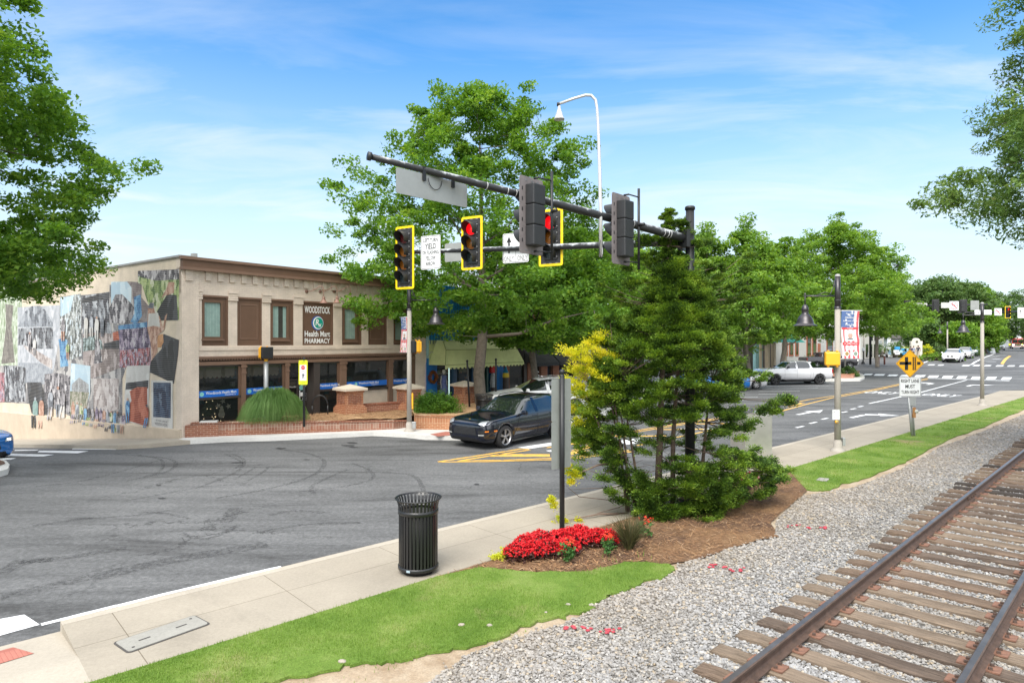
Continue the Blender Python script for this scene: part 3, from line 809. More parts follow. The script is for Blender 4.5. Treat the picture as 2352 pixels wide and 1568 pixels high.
# ------------------------------------------------------------------ loose stones (one mass)
def stones(name,poly,nmax,dens,smin,smax,zf,seed,mat,keep=None,xr=None):
 r=np.random.RandomState(seed)
 xs=np.array([p[0] for p in poly]);ys=np.array([p[1] for p in poly])
 x0,x1,y0,y1=(xs.min(),xs.max(),ys.min(),ys.max()) if xr is None else xr
 # sample depth so that density falls with distance from the camera
 Y=4.0*np.exp(r.rand(nmax*3)*np.log(34/4.0));X=(r.rand(nmax*3)*1.85-.86)*Y
 ok=in_poly(X,Y,poly)
 if keep is not None:ok &= keep(X,Y)
 X,Y=X[ok][:nmax],Y[ok][:nmax];n=len(X)
 bm=bmesh.new();bmesh.ops.create_icosphere(bm,subdivisions=1,radius=1)
 bv=np.array([v.co[:] for v in bm.verts]);bf=np.array([[v.index for v in f.verts] for f in bm.faces]);bm.free()
 s=smin+(smax-smin)*r.rand(n)**1.6;s=s*(1+.022*np.maximum(Y-6,0))
 jit=1+(r.rand(n,len(bv),1)-.5)*.62
 V=bv[None]*jit*(s[:,None]*np.stack([np.ones(n),.55+.45*r.rand(n),.35+.4*r.rand(n)],1))[:,None,:]
 a=r.rand(n)*6.283;tl=(r.rand(n)-.5)*1.0
 ca,sa=np.cos(a)[:,None],np.sin(a)[:,None];ct,st_=np.cos(tl)[:,None],np.sin(tl)[:,None]
 x,y,z=V[...,0],V[...,1],V[...,2]
 y,z=y*ct-z*st_,y*st_+z*ct
 x,y=x*ca-y*sa,x*sa+y*ca
 V=np.stack([x+X[:,None],y+Y[:,None],z+zf(X,Y)[:,None]+(s*.25*r.rand(n))[:,None]],-1).reshape(-1,3)
 F=(bf[None]+(np.arange(n)*len(bv))[:,None,None]).reshape(-1)
 o=npmesh(name,V,F,3,[mat]);o['kind']='stuff';o['label']=name.replace('_',' ')
 return o
def off_rail(X,Y):
 d=(X-R1.x)*TN.x+(Y-R1.y)*TN.y
 u=(X-R1.x)*TD.x+(Y-R1.y)*TD.y
 ok=~((np.abs(d)<.06) | (np.abs(d-1.505)<.06))
 us=np.array([a[0] for a in tie_spec]);near=np.abs(u[:,None]-us[None]).min(1)<.115
 on_tie=near & (d>-.58) & (d<2.06)
 return ok & ~on_tie
stones('ballast_stones',ballast_poly,105000,0,.011,.027,lambda x,y:np.full(len(x),.142),3,STONE,off_rail)
# a few stray stones on the lawn and dirt edge, each a thing
def stone(px,py,r_,lab):
 mm=M();bm=bmesh.new();bmesh.ops.create_icosphere(bm,subdivisions=2,radius=1);rr=random.Random(int(px))
 for v in bm.verts:v.co=Vector((v.co.x*r_,v.co.y*r_*.7,v.co.z*r_*.5))*rr.uniform(.82,1.12)
 mm.add([v.co.copy() for v in bm.verts],[[v.index for v in f.verts] for f in bm.faces],STONE);bm.free()
 o=mm.build('stone');p=at(px,py,.165);o.location=p;tag(o,lab,'stone','stray stones on the lawn edge')
for px,py,r_,lab in ((1060,1434,.04,'grey stone on the lawn above the sandy patch, left of another'),(1124,1435,.035,'small grey stone at the lawn edge on the sandy patch'),(1305,1387,.035,'pale stone lying on the lawn nearest the ballast'),(1254,1405,.022,'tiny pale stone on the lawn, between lawn edge and ballast'),(785,1518,.042,'grey stone lying near the bottom of the lawn'),(1358,1388,.035,'white stone where the lawn meets the ballast'),(1560,1308,.035,'pale stone at the right tip of the lower lawn')):
 stone(px,py,r_,lab)
# scattered stones over dirt
dirt_zone=P((900,1568),(1100,1480),(1200,1450),(1345,1405),(1400,1390),(1330,1470),(1100,1600),(850,1640),h=.14)
stones('scattered_stones',dirt_zone,1500,0,.01,.028,lambda x,y:np.full(len(x),.138),8,STONE)
# red sprayed stones
rs_v=[q for q in PAINT_SPOTS]
for k,q in enumerate(rs_v[:]):
 pass
RED_ST=mk('red_sprayed_stone',(.42,.05,.07),.8,.5,40)
rr=np.random.RandomState(4)
pv,pf=[],[]
bm=bmesh.new();bmesh.ops.create_icosphere(bm,subdivisions=1,radius=1);bv=[v.co.copy() for v in bm.verts];bf=[[v.index for v in f.verts] for f in bm.faces];bm.free()
rsm=M()
for q in PAINT_SPOTS:
 cx=sum(p[0] for p in q)/4;cy=sum(p[1] for p in q)/4
 for _ in range(1):
  s=.02+.012*rr.rand();ox,oy=(rr.rand(2)-.5)*.08
  rsm.add([Vector((v.x*s*(.8+.5*rr.rand()),v.y*s*.7,v.z*s*.5))+Vector((cx+ox,cy+oy,.168)) for v in bv],bf,RED_ST)
o=rsm.build('red_sprayed_stones');o['kind']='stuff';o['label']='red spray painted stones on the ballast'
# ------------------------------------------------------------------ grass blades
def blades(name,poly,n0,hgt,wid,mat,seed,y0=5,y1=40,zb=.158,lean=.5,power=1.0,keep=()):
 r=np.random.RandomState(seed)
 Y=y0*np.exp(r.rand(n0)*np.log(y1/y0));X=(r.rand(n0)*1.75-.86)*Y
 ok=in_poly(X,Y,poly)
 wv=np.sin(X*2.1+1.3*np.sin(Y*1.7))+np.sin(Y*2.9+X*1.1+2*np.sin(X*.7))
 ok &= ~((wv>1.1) & (r.rand(len(X))<.82));ok &= ~((wv>.6) & (r.rand(len(X))<.4))
 for q in keep:ok &= ~(in_poly(X,Y,q) & (r.rand(len(X))<.7))
 X,Y=X[ok],Y[ok];n=len(X)
 a=r.rand(n)*6.283;h=hgt*(.5+r.rand(n));w=wid*(.7+.6*r.rand(n))*(1+.06*np.maximum(Y-7,0));l=lean*r.rand(n)*h
 la=r.rand(n)*6.283
 dx,dy=np.cos(a)*w/2,np.sin(a)*w/2
 z=np.full(n,zb)
 V=np.stack([np.stack([X-dx,Y-dy,z],1),np.stack([X+dx,Y+dy,z],1),np.stack([X+np.cos(la)*l,Y+np.sin(la)*l,z+h],1)],1).reshape(-1,3)
 o=npmesh(name,V,np.arange(n*3),3,[mat]);o['kind']='stuff';o['label']=name.replace('_',' ');return o
GRM=leafmat('grass_blade',[(0,(.085,.165,.022)),(.4,(.15,.255,.038)),(.75,(.235,.33,.07)),(.93,(.38,.39,.15)),(1,(.48,.42,.22))],.3,.6)
bare=[]
for px,py,w_,h_ in ((596,1528,60,9),(735,1512,50,7),(500,1546,55,8),(430,1562,50,7),(880,1498,40,5),(1010,1480,30,4),(690,1534,60,6)):
 bare.append([at(px+w_*cos(a)*rng.uniform(.55,1.25),py+h_*sin(a)*rng.uniform(.5,1.3),.16)[:2] for a in [k*pi/9 for k in range(18)]])
blades('lawn_grass',lawn1,330000,.030,.006,GRM,1,5,13,keep=bare)
blades('sparse_grass',P((300,1600),(800,1500),(1150,1440),(1250,1425),(1180,1470),(1000,1500),(850,1560),(700,1640),h=.14),30000,.034,.007,GRM,9,5,12,.135)
blades('lawn_grass',lawn2,330000,.034,.010,GRM,2,13,48)
# needles and chips over the bed
def litter(name,poly,n0,ln,wd,mat,seed,zb,y0=6,y1=26,tilt=.4,zfun=None):
 r=np.random.RandomState(seed)
 Y=y0*np.exp(r.rand(n0)*np.log(y1/y0));X=(r.rand(n0)*1.6-.75)*Y
 ok=in_poly(X,Y,poly);X,Y=X[ok],Y[ok];n=len(X)
 a=r.rand(n)*6.283;l=ln*(.4+r.rand(n));w=wd*(.6+.8*r.rand(n));dz=(r.rand(n)-.5)*l*tilt
 ux,uy=np.cos(a)*l/2,np.sin(a)*l/2;vx,vy=-np.sin(a)*w/2,np.cos(a)*w/2
 z=(np.full(n,zb) if zfun is None else zfun(X,Y))+.014*r.rand(n)+np.abs(dz)
 V=np.stack([np.stack([X-ux-vx,Y-uy-vy,z-dz],1),np.stack([X+ux-vx,Y+uy-vy,z+dz],1),np.stack([X+ux+vx,Y+uy+vy,z+dz+.002],1),np.stack([X-ux+vx,Y-uy+vy,z-dz+.002],1)],1).reshape(-1,3)
 o=npmesh(name,V,np.arange(n*4),4,[mat]);o['kind']='stuff';o['label']=name.replace('_',' ');return o
m,t,b,o=newmat('straw_needles');g=t.nodes.new('ShaderNodeNewGeometry')
t.links.new(ramp(t,[(0,(.10,.05,.03)),(.35,(.25,.13,.06)),(.75,(.33,.19,.09)),(1,(.42,.29,.18))],g.outputs['Random Per Island']),b.inputs['Base Color']);b.inputs['Roughness'].default_value=.9
NEED=m
litter('mulch_litter',bedp,150000,.085,.0045,NEED,5,.156)
litter('wood_chips',P((1101,1302),(1168,1307),(1236,1312),(1355,1309),(1439,1290),(1500,1291),(1500,1230),(1400,1200),(1250,1235),h=.16),40000,.045,.018,NEED,6,.158)
# small dropped tufts of weeds in the bed
WEED=leafmat('weed_leaf',[(0,(.08,.17,.02)),(.5,(.16,.30,.04)),(1,(.30,.42,.10))],.3,.6)
blades('weeds',P((1330,1260),(1440,1240),(1500,1290),(1440,1292),(1380,1290),h=.16),9000,.09,.01,WEED,9,6,16,.15,.8)
# utility covers
mm=M()
c=[Vector(at(x,y,.15)) for x,y in ((285,1467),(412,1424),(466,1440),(330,1487))]
ctr=sum(c,Vector())/4
ux=(c[1]-c[0]).normalized();ang=atan2(ux.y,ux.x)
CV=concrete('cover_concrete',(.31,.30,.27));DG=mk('dark_gap',(.07,.065,.06),.9)
cv=thing('utility_cover','pale rectangular utility cover let into the near pavement','utility cover',(ctr.x,ctr.y,.152),ang)
f=M();f.plate(rrect(.90,.40,.05),(0,0,.004),(1,0,0),(0,1,0),.004,DG);f.build('cover_frame',cv)
f=M();f.plate(rrect(.86,.36,.04),(0,0,.011),(1,0,0),(0,1,0),.006,CV)
for sx in (-1,1):
 f.bx(sx*.2-.06,sx*.2+.06,-.012,.012,.012,.014,DG);f.lathe([(0.0,.014),(.016,.014),(.016,.011)],DG,(sx*.36,sx*.11,0),8)
f.build('lid',cv)
p=at(1890,1101,.165)
mm=M();mm.box((0,0,0),(.34,.22,.03),CV,bev=.008);o=mm.build('valve_cover');o.location=p;o.rotation_euler=(0,0,.9)
tag(o,'small concrete valve cover sunk in the upper lawn','valve cover')
# ------------------------------------------------------------------ tan corner building
BA=atan2(FDY,FDX)
def fac(px,py=None):
 """pixel on the front wall -> (distance along front, height)"""
 r=(px-1176)/FX;t_=(A0.x-A0.y*r)/(FDY*r-FDX);y=A0.y+FDY*t_
 return t_ if py is None else (t_,CH-(py-784)/FX*y)
def mur(px,py):
 r=(px-1176)/FX;u=(A0.x-A0.y*r)/(FDX*r+FDY);y=A0.y+FDX*u
 return (u,CH-(py-784)/FX*y)
TAN=brickmat('painted_brick_tan',(.68,.575,.475),(.70,.595,.49),(.62,.52,.43),bmp=.55)
CREAM=brickmat('painted_brick_cream',(.66,.56,.44),(.68,.58,.455),(.61,.51,.40),bmp=.5)
BRN=mk('brown_trim',(.135,.075,.045),.65,.1,3,bmp=.15,bs=30)
BRN2=mk('brown_trim_light',(.19,.112,.074),.6,.1,3)
STUC=mk('cream_stucco',(.53,.435,.33),.9,.12,1.2,bmp=.3,bs=50,grime=.25)
ROOFM=mk('roof_membrane',(.30,.30,.30),.9)
GLS=glassmat('shop_glass')
GLU=glassmat('upper_glass',(.05,.07,.065),.06);GLU.node_tree.nodes['Mix Shader'].inputs[0].default_value=.14;[n for n in GLU.node_tree.nodes if n.type=='BSDF_TRANSPARENT'][0].inputs[0].default_value=(.92,.95,.94,1)
CURT=mk('pale_curtain',(.42,.55,.50),.9,.2,6)
INT=mk('shop_interior',(.07,.06,.052),.9,.4,2)
BLUE=mk('blue_window_band',(.012,.14,.56),.5,.03)
WHT=mk('white_lettering',(.86,.86,.84),.5,.02)
WOODD=mk('dark_bronze_frame',(.05,.04,.035),.5,.1)
ph=thing('pharmacy_building','tan and cream brick corner pharmacy with brown cornice and painted mural side','building',(A0.x,A0.y,0),BA)
DEEP=26.0
tL,zTop=fac(413,588)
tEnd=fac(978)
_,zC0=fac(413,619)           # underside of the cornice
t1=fac(455)
_,zBelt=fac(455,797);_,zL1=fac(490,819.5);_,zL0=fac(490,838.5)
b0=-2.2
w=M()
TH=.35
wins=[(463.5,524.6,'w',(470,507.5,694,773)),(545,602,'b',None),(621,674.6,'w',(627,659,703,775)),(695,766,'s',None),(785.6,831,'w',(792,817,710,778)),(846,889,'b',None),(904,938,'w',(908,930,718,780))]
W_=[]
for x0,x1,k,g in wins:
 ta,tb_=fac(x0),fac(x1)
 _,zt=fac(463.5,676.5);_,zb_=fac(463.5,794)
 W_.append((ta,tb_,zb_,zt,k,g))
# wall above storefront with openings: build as bands
zt,zb_=W_[0][3],W_[0][2]
w.bx(0,tEnd,.0,TH,zt,zTop-.02,TAN)                    # above windows
edges=[t1]+[v for q in W_ for v in (q[0],q[1])]+[tEnd]
for k in range(0,len(edges),2):w.bx(edges[k],edges[k+1],0,TH,zb_,zt,TAN)
w.bx(t1,tEnd,0,TH,zL1,zb_,TAN)
w.bx(0,t1,-.06,TH,b0,zt+.9,TAN)                       # corner pier
w.bx(t1-.0,tEnd,-.035,0.01,zBelt-.12,zBelt,TAN)     # ledge
tS1=fac(951.5)
w.bx(tS1,tEnd,-.02,TH,b0,zL1+.1,TAN)
tP=fac(795)                                                  # beige apron under the right-hand windows
_,zAp=fac(850,896.5)
w.bx(tP,tS1,.1,TH,b0,zAp,TAN)
w.build('front_wall',ph)
w=M();w.bx(0,.35,TH,DEEP,b0,zTop-.02,CREAM);
# plain stucco base that drops with the street
_,zs0=mur(412,987);us,zs1=mur(0,945)
nb=10
pts=[(-.06,b0-.6)]
st=M();uu=[k*DEEP/nb for k in range(nb+1)]
zz=[zs0+(zs1-zs0)*u_/us for u_ in uu]
for k in range(nb):
 st.add([(-.07,uu[k],-3.5),(-.07,uu[k+1],-3.5),(-.07,uu[k+1],zz[k+1]),(-.07,uu[k],zz[k]),(.0,uu[k+1],zz[k+1]+.03),(.0,uu[k],zz[k]+.03)],[(1,0,3,2),(2,3,5,4)],STUC)
st.bx(-.071,-.0,-.06,0.0,-1.2,zs0,STUC)
st.build('stucco_base',ph)
w.bx(tEnd-.3,tEnd,TH,DEEP,b0,zTop-.02,TAN);w.bx(0,tEnd,DEEP,DEEP+.3,b0,zTop-.3,TAN);w.build('side_wall',ph)
w=M();w.bx(.3,tEnd-.3,TH,DEEP,zTop-.6,zTop-.45,ROOFM);w.build('roof',ph)
# parapet coping, cornice, dentils
w=M()
w.bx(-.02,tEnd,-.16,.02,zC0+.10,zTop-.10,BRN);w.bx(-.06,tEnd,-.22,.02,zTop-.10,zTop,BRN2);w.bx(-.05,tEnd,-.24,.02,zC0,zC0+.10,BRN2)
w.bx(-.05,.38,.02,DEEP,zTop-.02,zTop+.05,mk('grey_coping',(.30,.29,.28),.6))
w.build('cornice',ph)
w=M();nd=24;s0,s1=fac(463),fac(965)
_,zd1=fac(463,632.5);_,zd0=fac(463,643.5)
zd1=min(zd1,zC0-.02)
for k in range(nd):
 x=s0+(s1-s0)*(k+.5)/nd;w=M();w.bx(x-.10,x+.10,-.07,.02,zd0+.0,zC0+.0,TAN);w.build('dentil',ph)
w=M();w.bx(.1,.36,-.11,-.05,zd0-.05,zC0,TAN);w.build('dentil',ph)
w=M();_,zcap=fac(463,687)
prev=t1
for k,q in enumerate(W_+[(tEnd-.05,0,0,0,0,0)]):
 a,b_=prev,q[0];w=M()
 for j in range(3):w.bx(a-.01,b_+.01,-.03-.012*(2-j),.01,zcap+j*.085,zcap+j*.085+.07,TAN)
 w.bx(a-.02,b_+.02,-.05,.01,zcap+.26,zcap+.34,TAN);prev=q[1];w.build('pilaster_cap',ph)
for ta,tb_,zb2,zt2,k,g in W_:
 f=M();f.bx(ta,tb_,.06,.12,zb2,zt2,BRN)
 f.bx(ta,tb_,.0,.06,zt2-.07,zt2,BRN2)
 for a,b_ in ((ta,ta+.07),(tb_-.07,tb_)):f.bx(a,b_,.02,.06,zb2,zt2-.07,BRN)
 if k=='w':
  ga,gz1=fac(g[0],g[2]);gb=fac(g[1]);_,gz0=fac(g[0],g[3])
  _o=f.build('window_frame',ph);f=M()
  for a,b_,c_,d_ in ((ga-.09,gb+.09,gz1,gz1+.09),(ga-.09,gb+.09,gz0-.1,gz0-.0),(ga-.09,ga,gz0,gz1),(gb,gb+.09,gz0,gz1)):f.bx(a,b_,-.0,.06,c_,d_,BRN)
  f.bx(ga-.12,gb+.12,-.03,.06,gz0-.14,gz0-.09,BRN2);f.build('window_sill',_o)
  p_=M();p_.add([(ga,.045,gz0),(gb,.045,gz0),(gb,.045,gz1),(ga,.045,gz1)],[(0,1,2,3)],GLU);pn=p_.build('pane',_o)
  # curtain hung behind the pane
  cu=M();n=60;full=(g[0]<600)
  for k2 in range(n):
   x=ga+(gb-ga)*k2/n;x2=ga+(gb-ga)*(k2+1)/n
   fr=k2/n
   if not full and g[0]<700 and .42<fr<.76:continue
   if g[0]>700 and fr<.0:continue
   yy=.0;cu.add([(x,.0585+.0*k2,gz0),(x2,.0585,gz0),(x2,.0585,gz1),(x,.0585,gz1)],[(0,1,2,3)],CURT if (int(fr*17+(fr*31) % 2) % 3) else mk('curtain_fold_shade',(.30,.42,.38),.9))  # darker stripes paint the shade of folds onto the flat curtain
  if not full:
   cu.add([(ga,.0592,gz0),(gb,.0592,gz0),(gb,.0592,gz1),(ga,.0592,gz1)],[(0,1,2,3)],INT)
  cu.build('curtain',_o)
 elif k=='b':
  w_=tb_-ta
  for a,b_,c_,d_ in ((ta+w_*.13,tb_-w_*.16,zt2-.30,zt2-.26),(ta+w_*.13,tb_-w_*.16,zb2+.24,zb2+.28),(ta+w_*.13,ta+w_*.16,zb2+.28,zt2-.30),(tb_-w_*.19,tb_-w_*.16,zb2+.28,zt2-.30)):f.bx(a,b_,.045,.062,c_,d_,BRN2)
  f.build('blind_panel',ph)
 else:
  _o=f.build('sign_board',ph);cx=(ta+tb_)/2;U,V=(1,0,0),(0,0,1)
  wd=tb_-ta
  def zt_(py):return fac(730,py)[1]
  s=M()
  s.text('WOODSTOCK',(cx,.058,zt_(711.5)),U,V,wd*.82,zt_(703.5)-zt_(719.5),WHT,.02)
  s.text('Health Mart',(cx,.058,zt_(766.5)),U,V,wd*.82,zt_(760)-zt_(773),WHT,.02)
  s.text('PHARMACY',(cx,.058,zt_(782.5)),U,V,wd*.82,zt_(777)-zt_(788.5),WHT,.02)
  s.build('lettering',_o)
  s=M();zc=zt_(741.5);R_=zt_(725)-zc
  def disc(rx,rz_,dx,yy,mt):
   s.add([(cx+dx+rx*cos(a),yy,zc+rz_*sin(a)) for a in [2*pi*k3/32 for k3 in range(32)]],[tuple(range(32))],mt)
  TEAL=mk('teal_green',(.0,.32,.24),.5,.03);NAVY=mk('royal_blue',(.01,.10,.36),.5,.03)
  disc(R_*1.0,R_,0,.056,NAVY);disc(R_*.86,R_*.88,.03,.053,WHT);disc(R_*.74,R_*.76,.05,.050,TEAL)
  s.text('R',(cx+.0,.047,zc+.03),(1,0,0),(.15,0,1),R_*.62,R_*.85,WHT,.02);s.text('x',(cx+R_*.38,.047,zc-R_*.32),(1,0,0),(.15,0,1),R_*.5,R_*.42,WHT,.01)
  s.build('emblem',_o)
# gooseneck lamps over the sign
LMPB=mk('brown_lamp_metal',(.24,.13,.095),.5,.15)
for px in (703.5,735,767):
 tx,tz=fac(px,669.0);g=M()
 g.cyl((tx,.0,tz),(tx,-.04,tz),.07,LMPB,n=12)
 pts=[(tx,-.04,tz),(tx+.08,-.22,tz-.0),(tx+.2,-.38,tz+.1),(tx+.3,-.48,tz+.20),(tx+.38,-.55,tz+.20),(tx+.41,-.58,tz+.1),(tx+.42,-.58,tz-.14),(tx+.42,-.58,tz-.26)]
 g.tube(pts,.016,LMPB,6)
 o=g.build('gooseneck_arm',ph)
 g=M();g.lathe([(.02,0),(.05,-.03),(.06,-.1),(.05,-.12),(.09,-.17),(.13,-.24),(.16,-.27),(.185,-.29),(.17,-.29),(.12,-.25),(.0,-.2)],LMPB,(tx+.42,-.58,tz-.2),16)
 g.build('lamp_shade',o)
# storefront
sf=M()
z_hi=zL1+.0
sf.bx(t1+.0,fac(953),-.07,.05,zL1-.06,zL1+.02,BRN2);sf.bx(t1+.0,fac(953),-.02,.05,zL0+.20,zL1-.06,BRN);sf.bx(t1+.0,fac(953),-.04,.05,zL0,zL0+.13,BRN2)
x=t1+.05
while x<fac(951):
 sf.bx(x,x+.055,-.065,-.02,zL0+.17,zL1-.08,BRN2);x+=.105
sf.bx(fac(944.5),fac(953),-.03,.06,b0,zL1,BRN)
sf.build('shop_lintel',ph)
_,zG0=fac(490,975)
panes=[(455.5,554.5),(565,655),(735,780.5),(796,893),(903,944.5)]
posts=[(554.8,564.8),(655.5,664),(781,795.5),(893.3,902.5)]
zfl=.35
for a,b_ in posts:
 f=M();ta,tb_=fac(a),fac(b_);wd=tb_-ta
 f.bx(ta,tb_,-.02,.1,b0,zL0,BRN2)
 f.bx(ta-.03,tb_+.03,-.045,-.02,zL0-.12,zL0-.03,BRN2);f.bx(ta-.02,tb_+.02,-.04,-.02,zL0-.34,zL0-.29,BRN2);f.bx(ta-.03,tb_+.03,-.045,-.02,zfl,zfl+.25,BRN2)
 f.build('shop_post',ph)
_,zbt=fac(490,896.5);_,zbb=fac(490,911.5)
_,zbt2=fac(565,892.0)
def band(ta,tb_,par,full=True):
 s=M();s.bx(ta,tb_,.03,.045,zbb+.0,zbt,BLUE)
 cx=(ta+tb_)/2;h=zbt-zbb
 s.lathe([(0,0),(h*.34,0)],mk('pale_teal',(.25,.6,.55),.5),(cx-.62,.028,(zbt+zbb)/2),14,axis='Y',smooth=False)
 s.text('Woodstock Health Mart',(cx+.1,.026,(zbt+zbb)/2+h*.14),(1,0,0),(0,0,1),1.15,h*.42,WHT,.01)
 s.text('PHARMACY',(cx+.45,.026,zbb+h*.22),(1,0,0),(0,0,1),.42,h*.2,WHT)
 s.build('blue_band',par)
for i,(a,b_) in enumerate(panes):
 ta,tb_=fac(a),fac(b_);lo=zfl if i<3 else zAp+.02
 f=M()
 for q in ((ta,tb_,zL0-.06,zL0),(ta,tb_,lo,lo+.09)):f.bx(q[0],q[1],.03,.09,q[2],q[3],WOODD)
 f.bx(tb_-.1,tb_,.03,.09,lo,zL0,BRN)
 if i<3:f.bx(ta,tb_,.02,.08,zbb-.09,zbb-.01,WOODD)
 fo=f.build('shop_window',ph)
 p_=M();p_.add([(ta,.06,lo+.09),(tb_-.1,.06,lo+.09),(tb_-.1,.06,zL0-.06),(ta,.06,zL0-.06)],[(0,1,2,3)],GLS);p_.build('pane',fo)
 band(ta,tb_-.1,fo)
 if i<2:
  vl_=M();n=9;VAL=mk('cream_valance',(.45,.36,.25),.9)
  for k in range(n):
   x0=ta+(tb_-.1-ta)*k/n;x1=ta+(tb_-.1-ta)*(k+1)/n;zz_=zL0-.42
   pts=[(x1,.3,zL0-.02),(x0,.3,zL0-.02),(x0,.3,zz_)]+[(x0+(x1-x0)*q,.3,zz_-.07*sin(pi*q)) for q in (.25,.5,.75)]+[(x1,.3,zz_)]
   vl_.add(pts,[tuple(range(len(pts)))],VAL)
  vl_.build('valance',fo)
# entrance
ta,tb_=fac(664),fac(735)
d=M();rec=0.55
d.bx(ta,tb_,rec-.05,rec,zL0-.75,zL0-.68,WOODD);d.bx(ta,ta+.07,rec-.06,rec,zfl-.2,zL0,WOODD);d.bx((ta+tb_)/2-.05,(ta+tb_)/2+.05,rec-.06,rec,zfl-.2,zL0-.7,WOODD)
d.bx(tb_-.42,tb_-.36,rec-.06,rec-.0,zfl-.2,zL0-.7,mk('white_metal',(.62,.58,.55),.4));d.bx(tb_-.3,tb_,.0,rec,zfl-.2,zL0,WOODD)
dd=d.build('door',ph)
p_=M();p_.add([(ta,rec-.02,zfl-.2),(tb_-.3,rec-.02,zfl-.2),(tb_-.3,rec-.02,zL0),(ta,rec-.02,zL0)],[(0,1,2,3)],GLS);p_.build('pane',dd)
s=M();zc=zL0-1.05
for sx in (ta+.42,(ta+tb_)/2+.40):
 s.lathe([(0,0),(.11,0)],mk('pale_teal',(.25,.6,.55),.5),(sx-.2,rec-.03,zc),14,axis='Y',smooth=False)
 s.text('Woodstock',(sx+.15,rec-.03,zc+.05),(1,0,0),(0,0,1),.42,.07,WHT)
 for q in ((-.3,.3,-.3,-.31),(-.3,.3,-.52,-.53),(-.3,-.29,-.53,-.3),(.29,.3,-.53,-.3)):s.bx(sx+q[0],sx+q[1],rec-.032,rec-.03,zc+min(q[2:]),zc+max(q[2:]),WHT)
 s.text('Mon - Fri  9 - 6',(sx,rec-.03,zc-.37),(1,0,0),(0,0,1),.5,.05,WHT);s.text('Sat  9 - 1',(sx,rec-.03,zc-.46),(1,0,0),(0,0,1),.35,.05,WHT);s.text('Hours',(sx,rec-.03,zc-.25),(1,0,0),(0,0,1),.16,.045,WHT)
s.bx((ta+tb_)/2+.1,(ta+tb_)/2+.22,rec-.09,rec-.06,zfl+.85,zfl+1.0,WHT);s.cyl(((ta+tb_)/2+.06,rec-.12,zfl+.6),((ta+tb_)/2+.06,rec-.12,zfl+1.1),.015,WHT,n=6)
s.build('door_lettering',dd)
# inside of the shop: floor, back wall and goods
s=M();s.bx(.4,tEnd-.4,6.0,6.1,0,zL1,INT);s.bx(.4,tEnd-.4,.4,6,.2,.3,mk('shop_floor',(.10,.09,.08),.6));s.bx(.4,tEnd-.4,.4,6,zL1-.0,zL1+.1,INT)
rg=random.Random(3)
GC=[mk('goods_%s' % n_,c_,.7) for n_,c_ in (('red',(.30,.03,.03)),('cream',(.42,.36,.26)),('teal',(.03,.20,.22)),('brown',(.13,.08,.05)),('white',(.5,.5,.48)))]
for k in range(60):
 x,y=rg.uniform(.6,tEnd-.6),rg.uniform(.8,3.5);h=rg.uniform(.05,.25)
 s.box((x,y,rg.uniform(.7,2.4)),(h*1.2,.15,h*1.5),rg.choice(GC),rz=rg.uniform(0,1))
for k in range(4):s.bx(1+k*2.6,2.6+k*2.6,2.2,2.6,.3,1.2+.2*(k % 2),mk('shelving',(.12,.09,.07),.7))
SP=emit('string_light',(1.0,.75,.45),2.0)
for k in range(26):s.box((rg.uniform(.9,2.0),.5+rg.uniform(0,.4),rg.uniform(.4,1.6)),(.018,.018,.018),SP)
# paper snowman, star and flakes in the window
PAP=mk('paper_cutout',(.55,.48,.38),.8)
for cx_,cz_,r_ in ((fac(513),fac(513,952)[1],.13),(fac(513),fac(513,943)[1],.09),(fac(513),fac(513,936)[1],.06)):s.lathe([(0,0),(r_,0)],PAP,(cx_,.12,cz_),12,axis='Y',smooth=False)
for px,py in ((516,921),(505,932),(529,933)):
 cx_,cz_=fac(px,py);s.add([(cx_+(.12 if k % 2 else .05)*cos(k*pi/5),.12,cz_+(.12 if k % 2 else .05)*sin(k*pi/5)) for k in range(10)],[tuple(range(10))],PAP)
s.build('shop_interior',ph)
# roof things
f=M();tx,_=fac(487.5,590);f.bx(tx-.08,tx+.08,1.2,1.4,zTop-.5,fac(487.5,583)[1]+.12,mk('galvanised',(.35,.35,.34),.5));f.build('vent_pipe',ph)
f=M();f.bx(1.2,2.6,5,7,zTop-.5,zTop+.42,mk('white_unit',(.55,.55,.53),.6));f.bx(1.6,2.0,4.98,5,zTop+.1,zTop+.3,INT);f.build('roof_unit',ph)
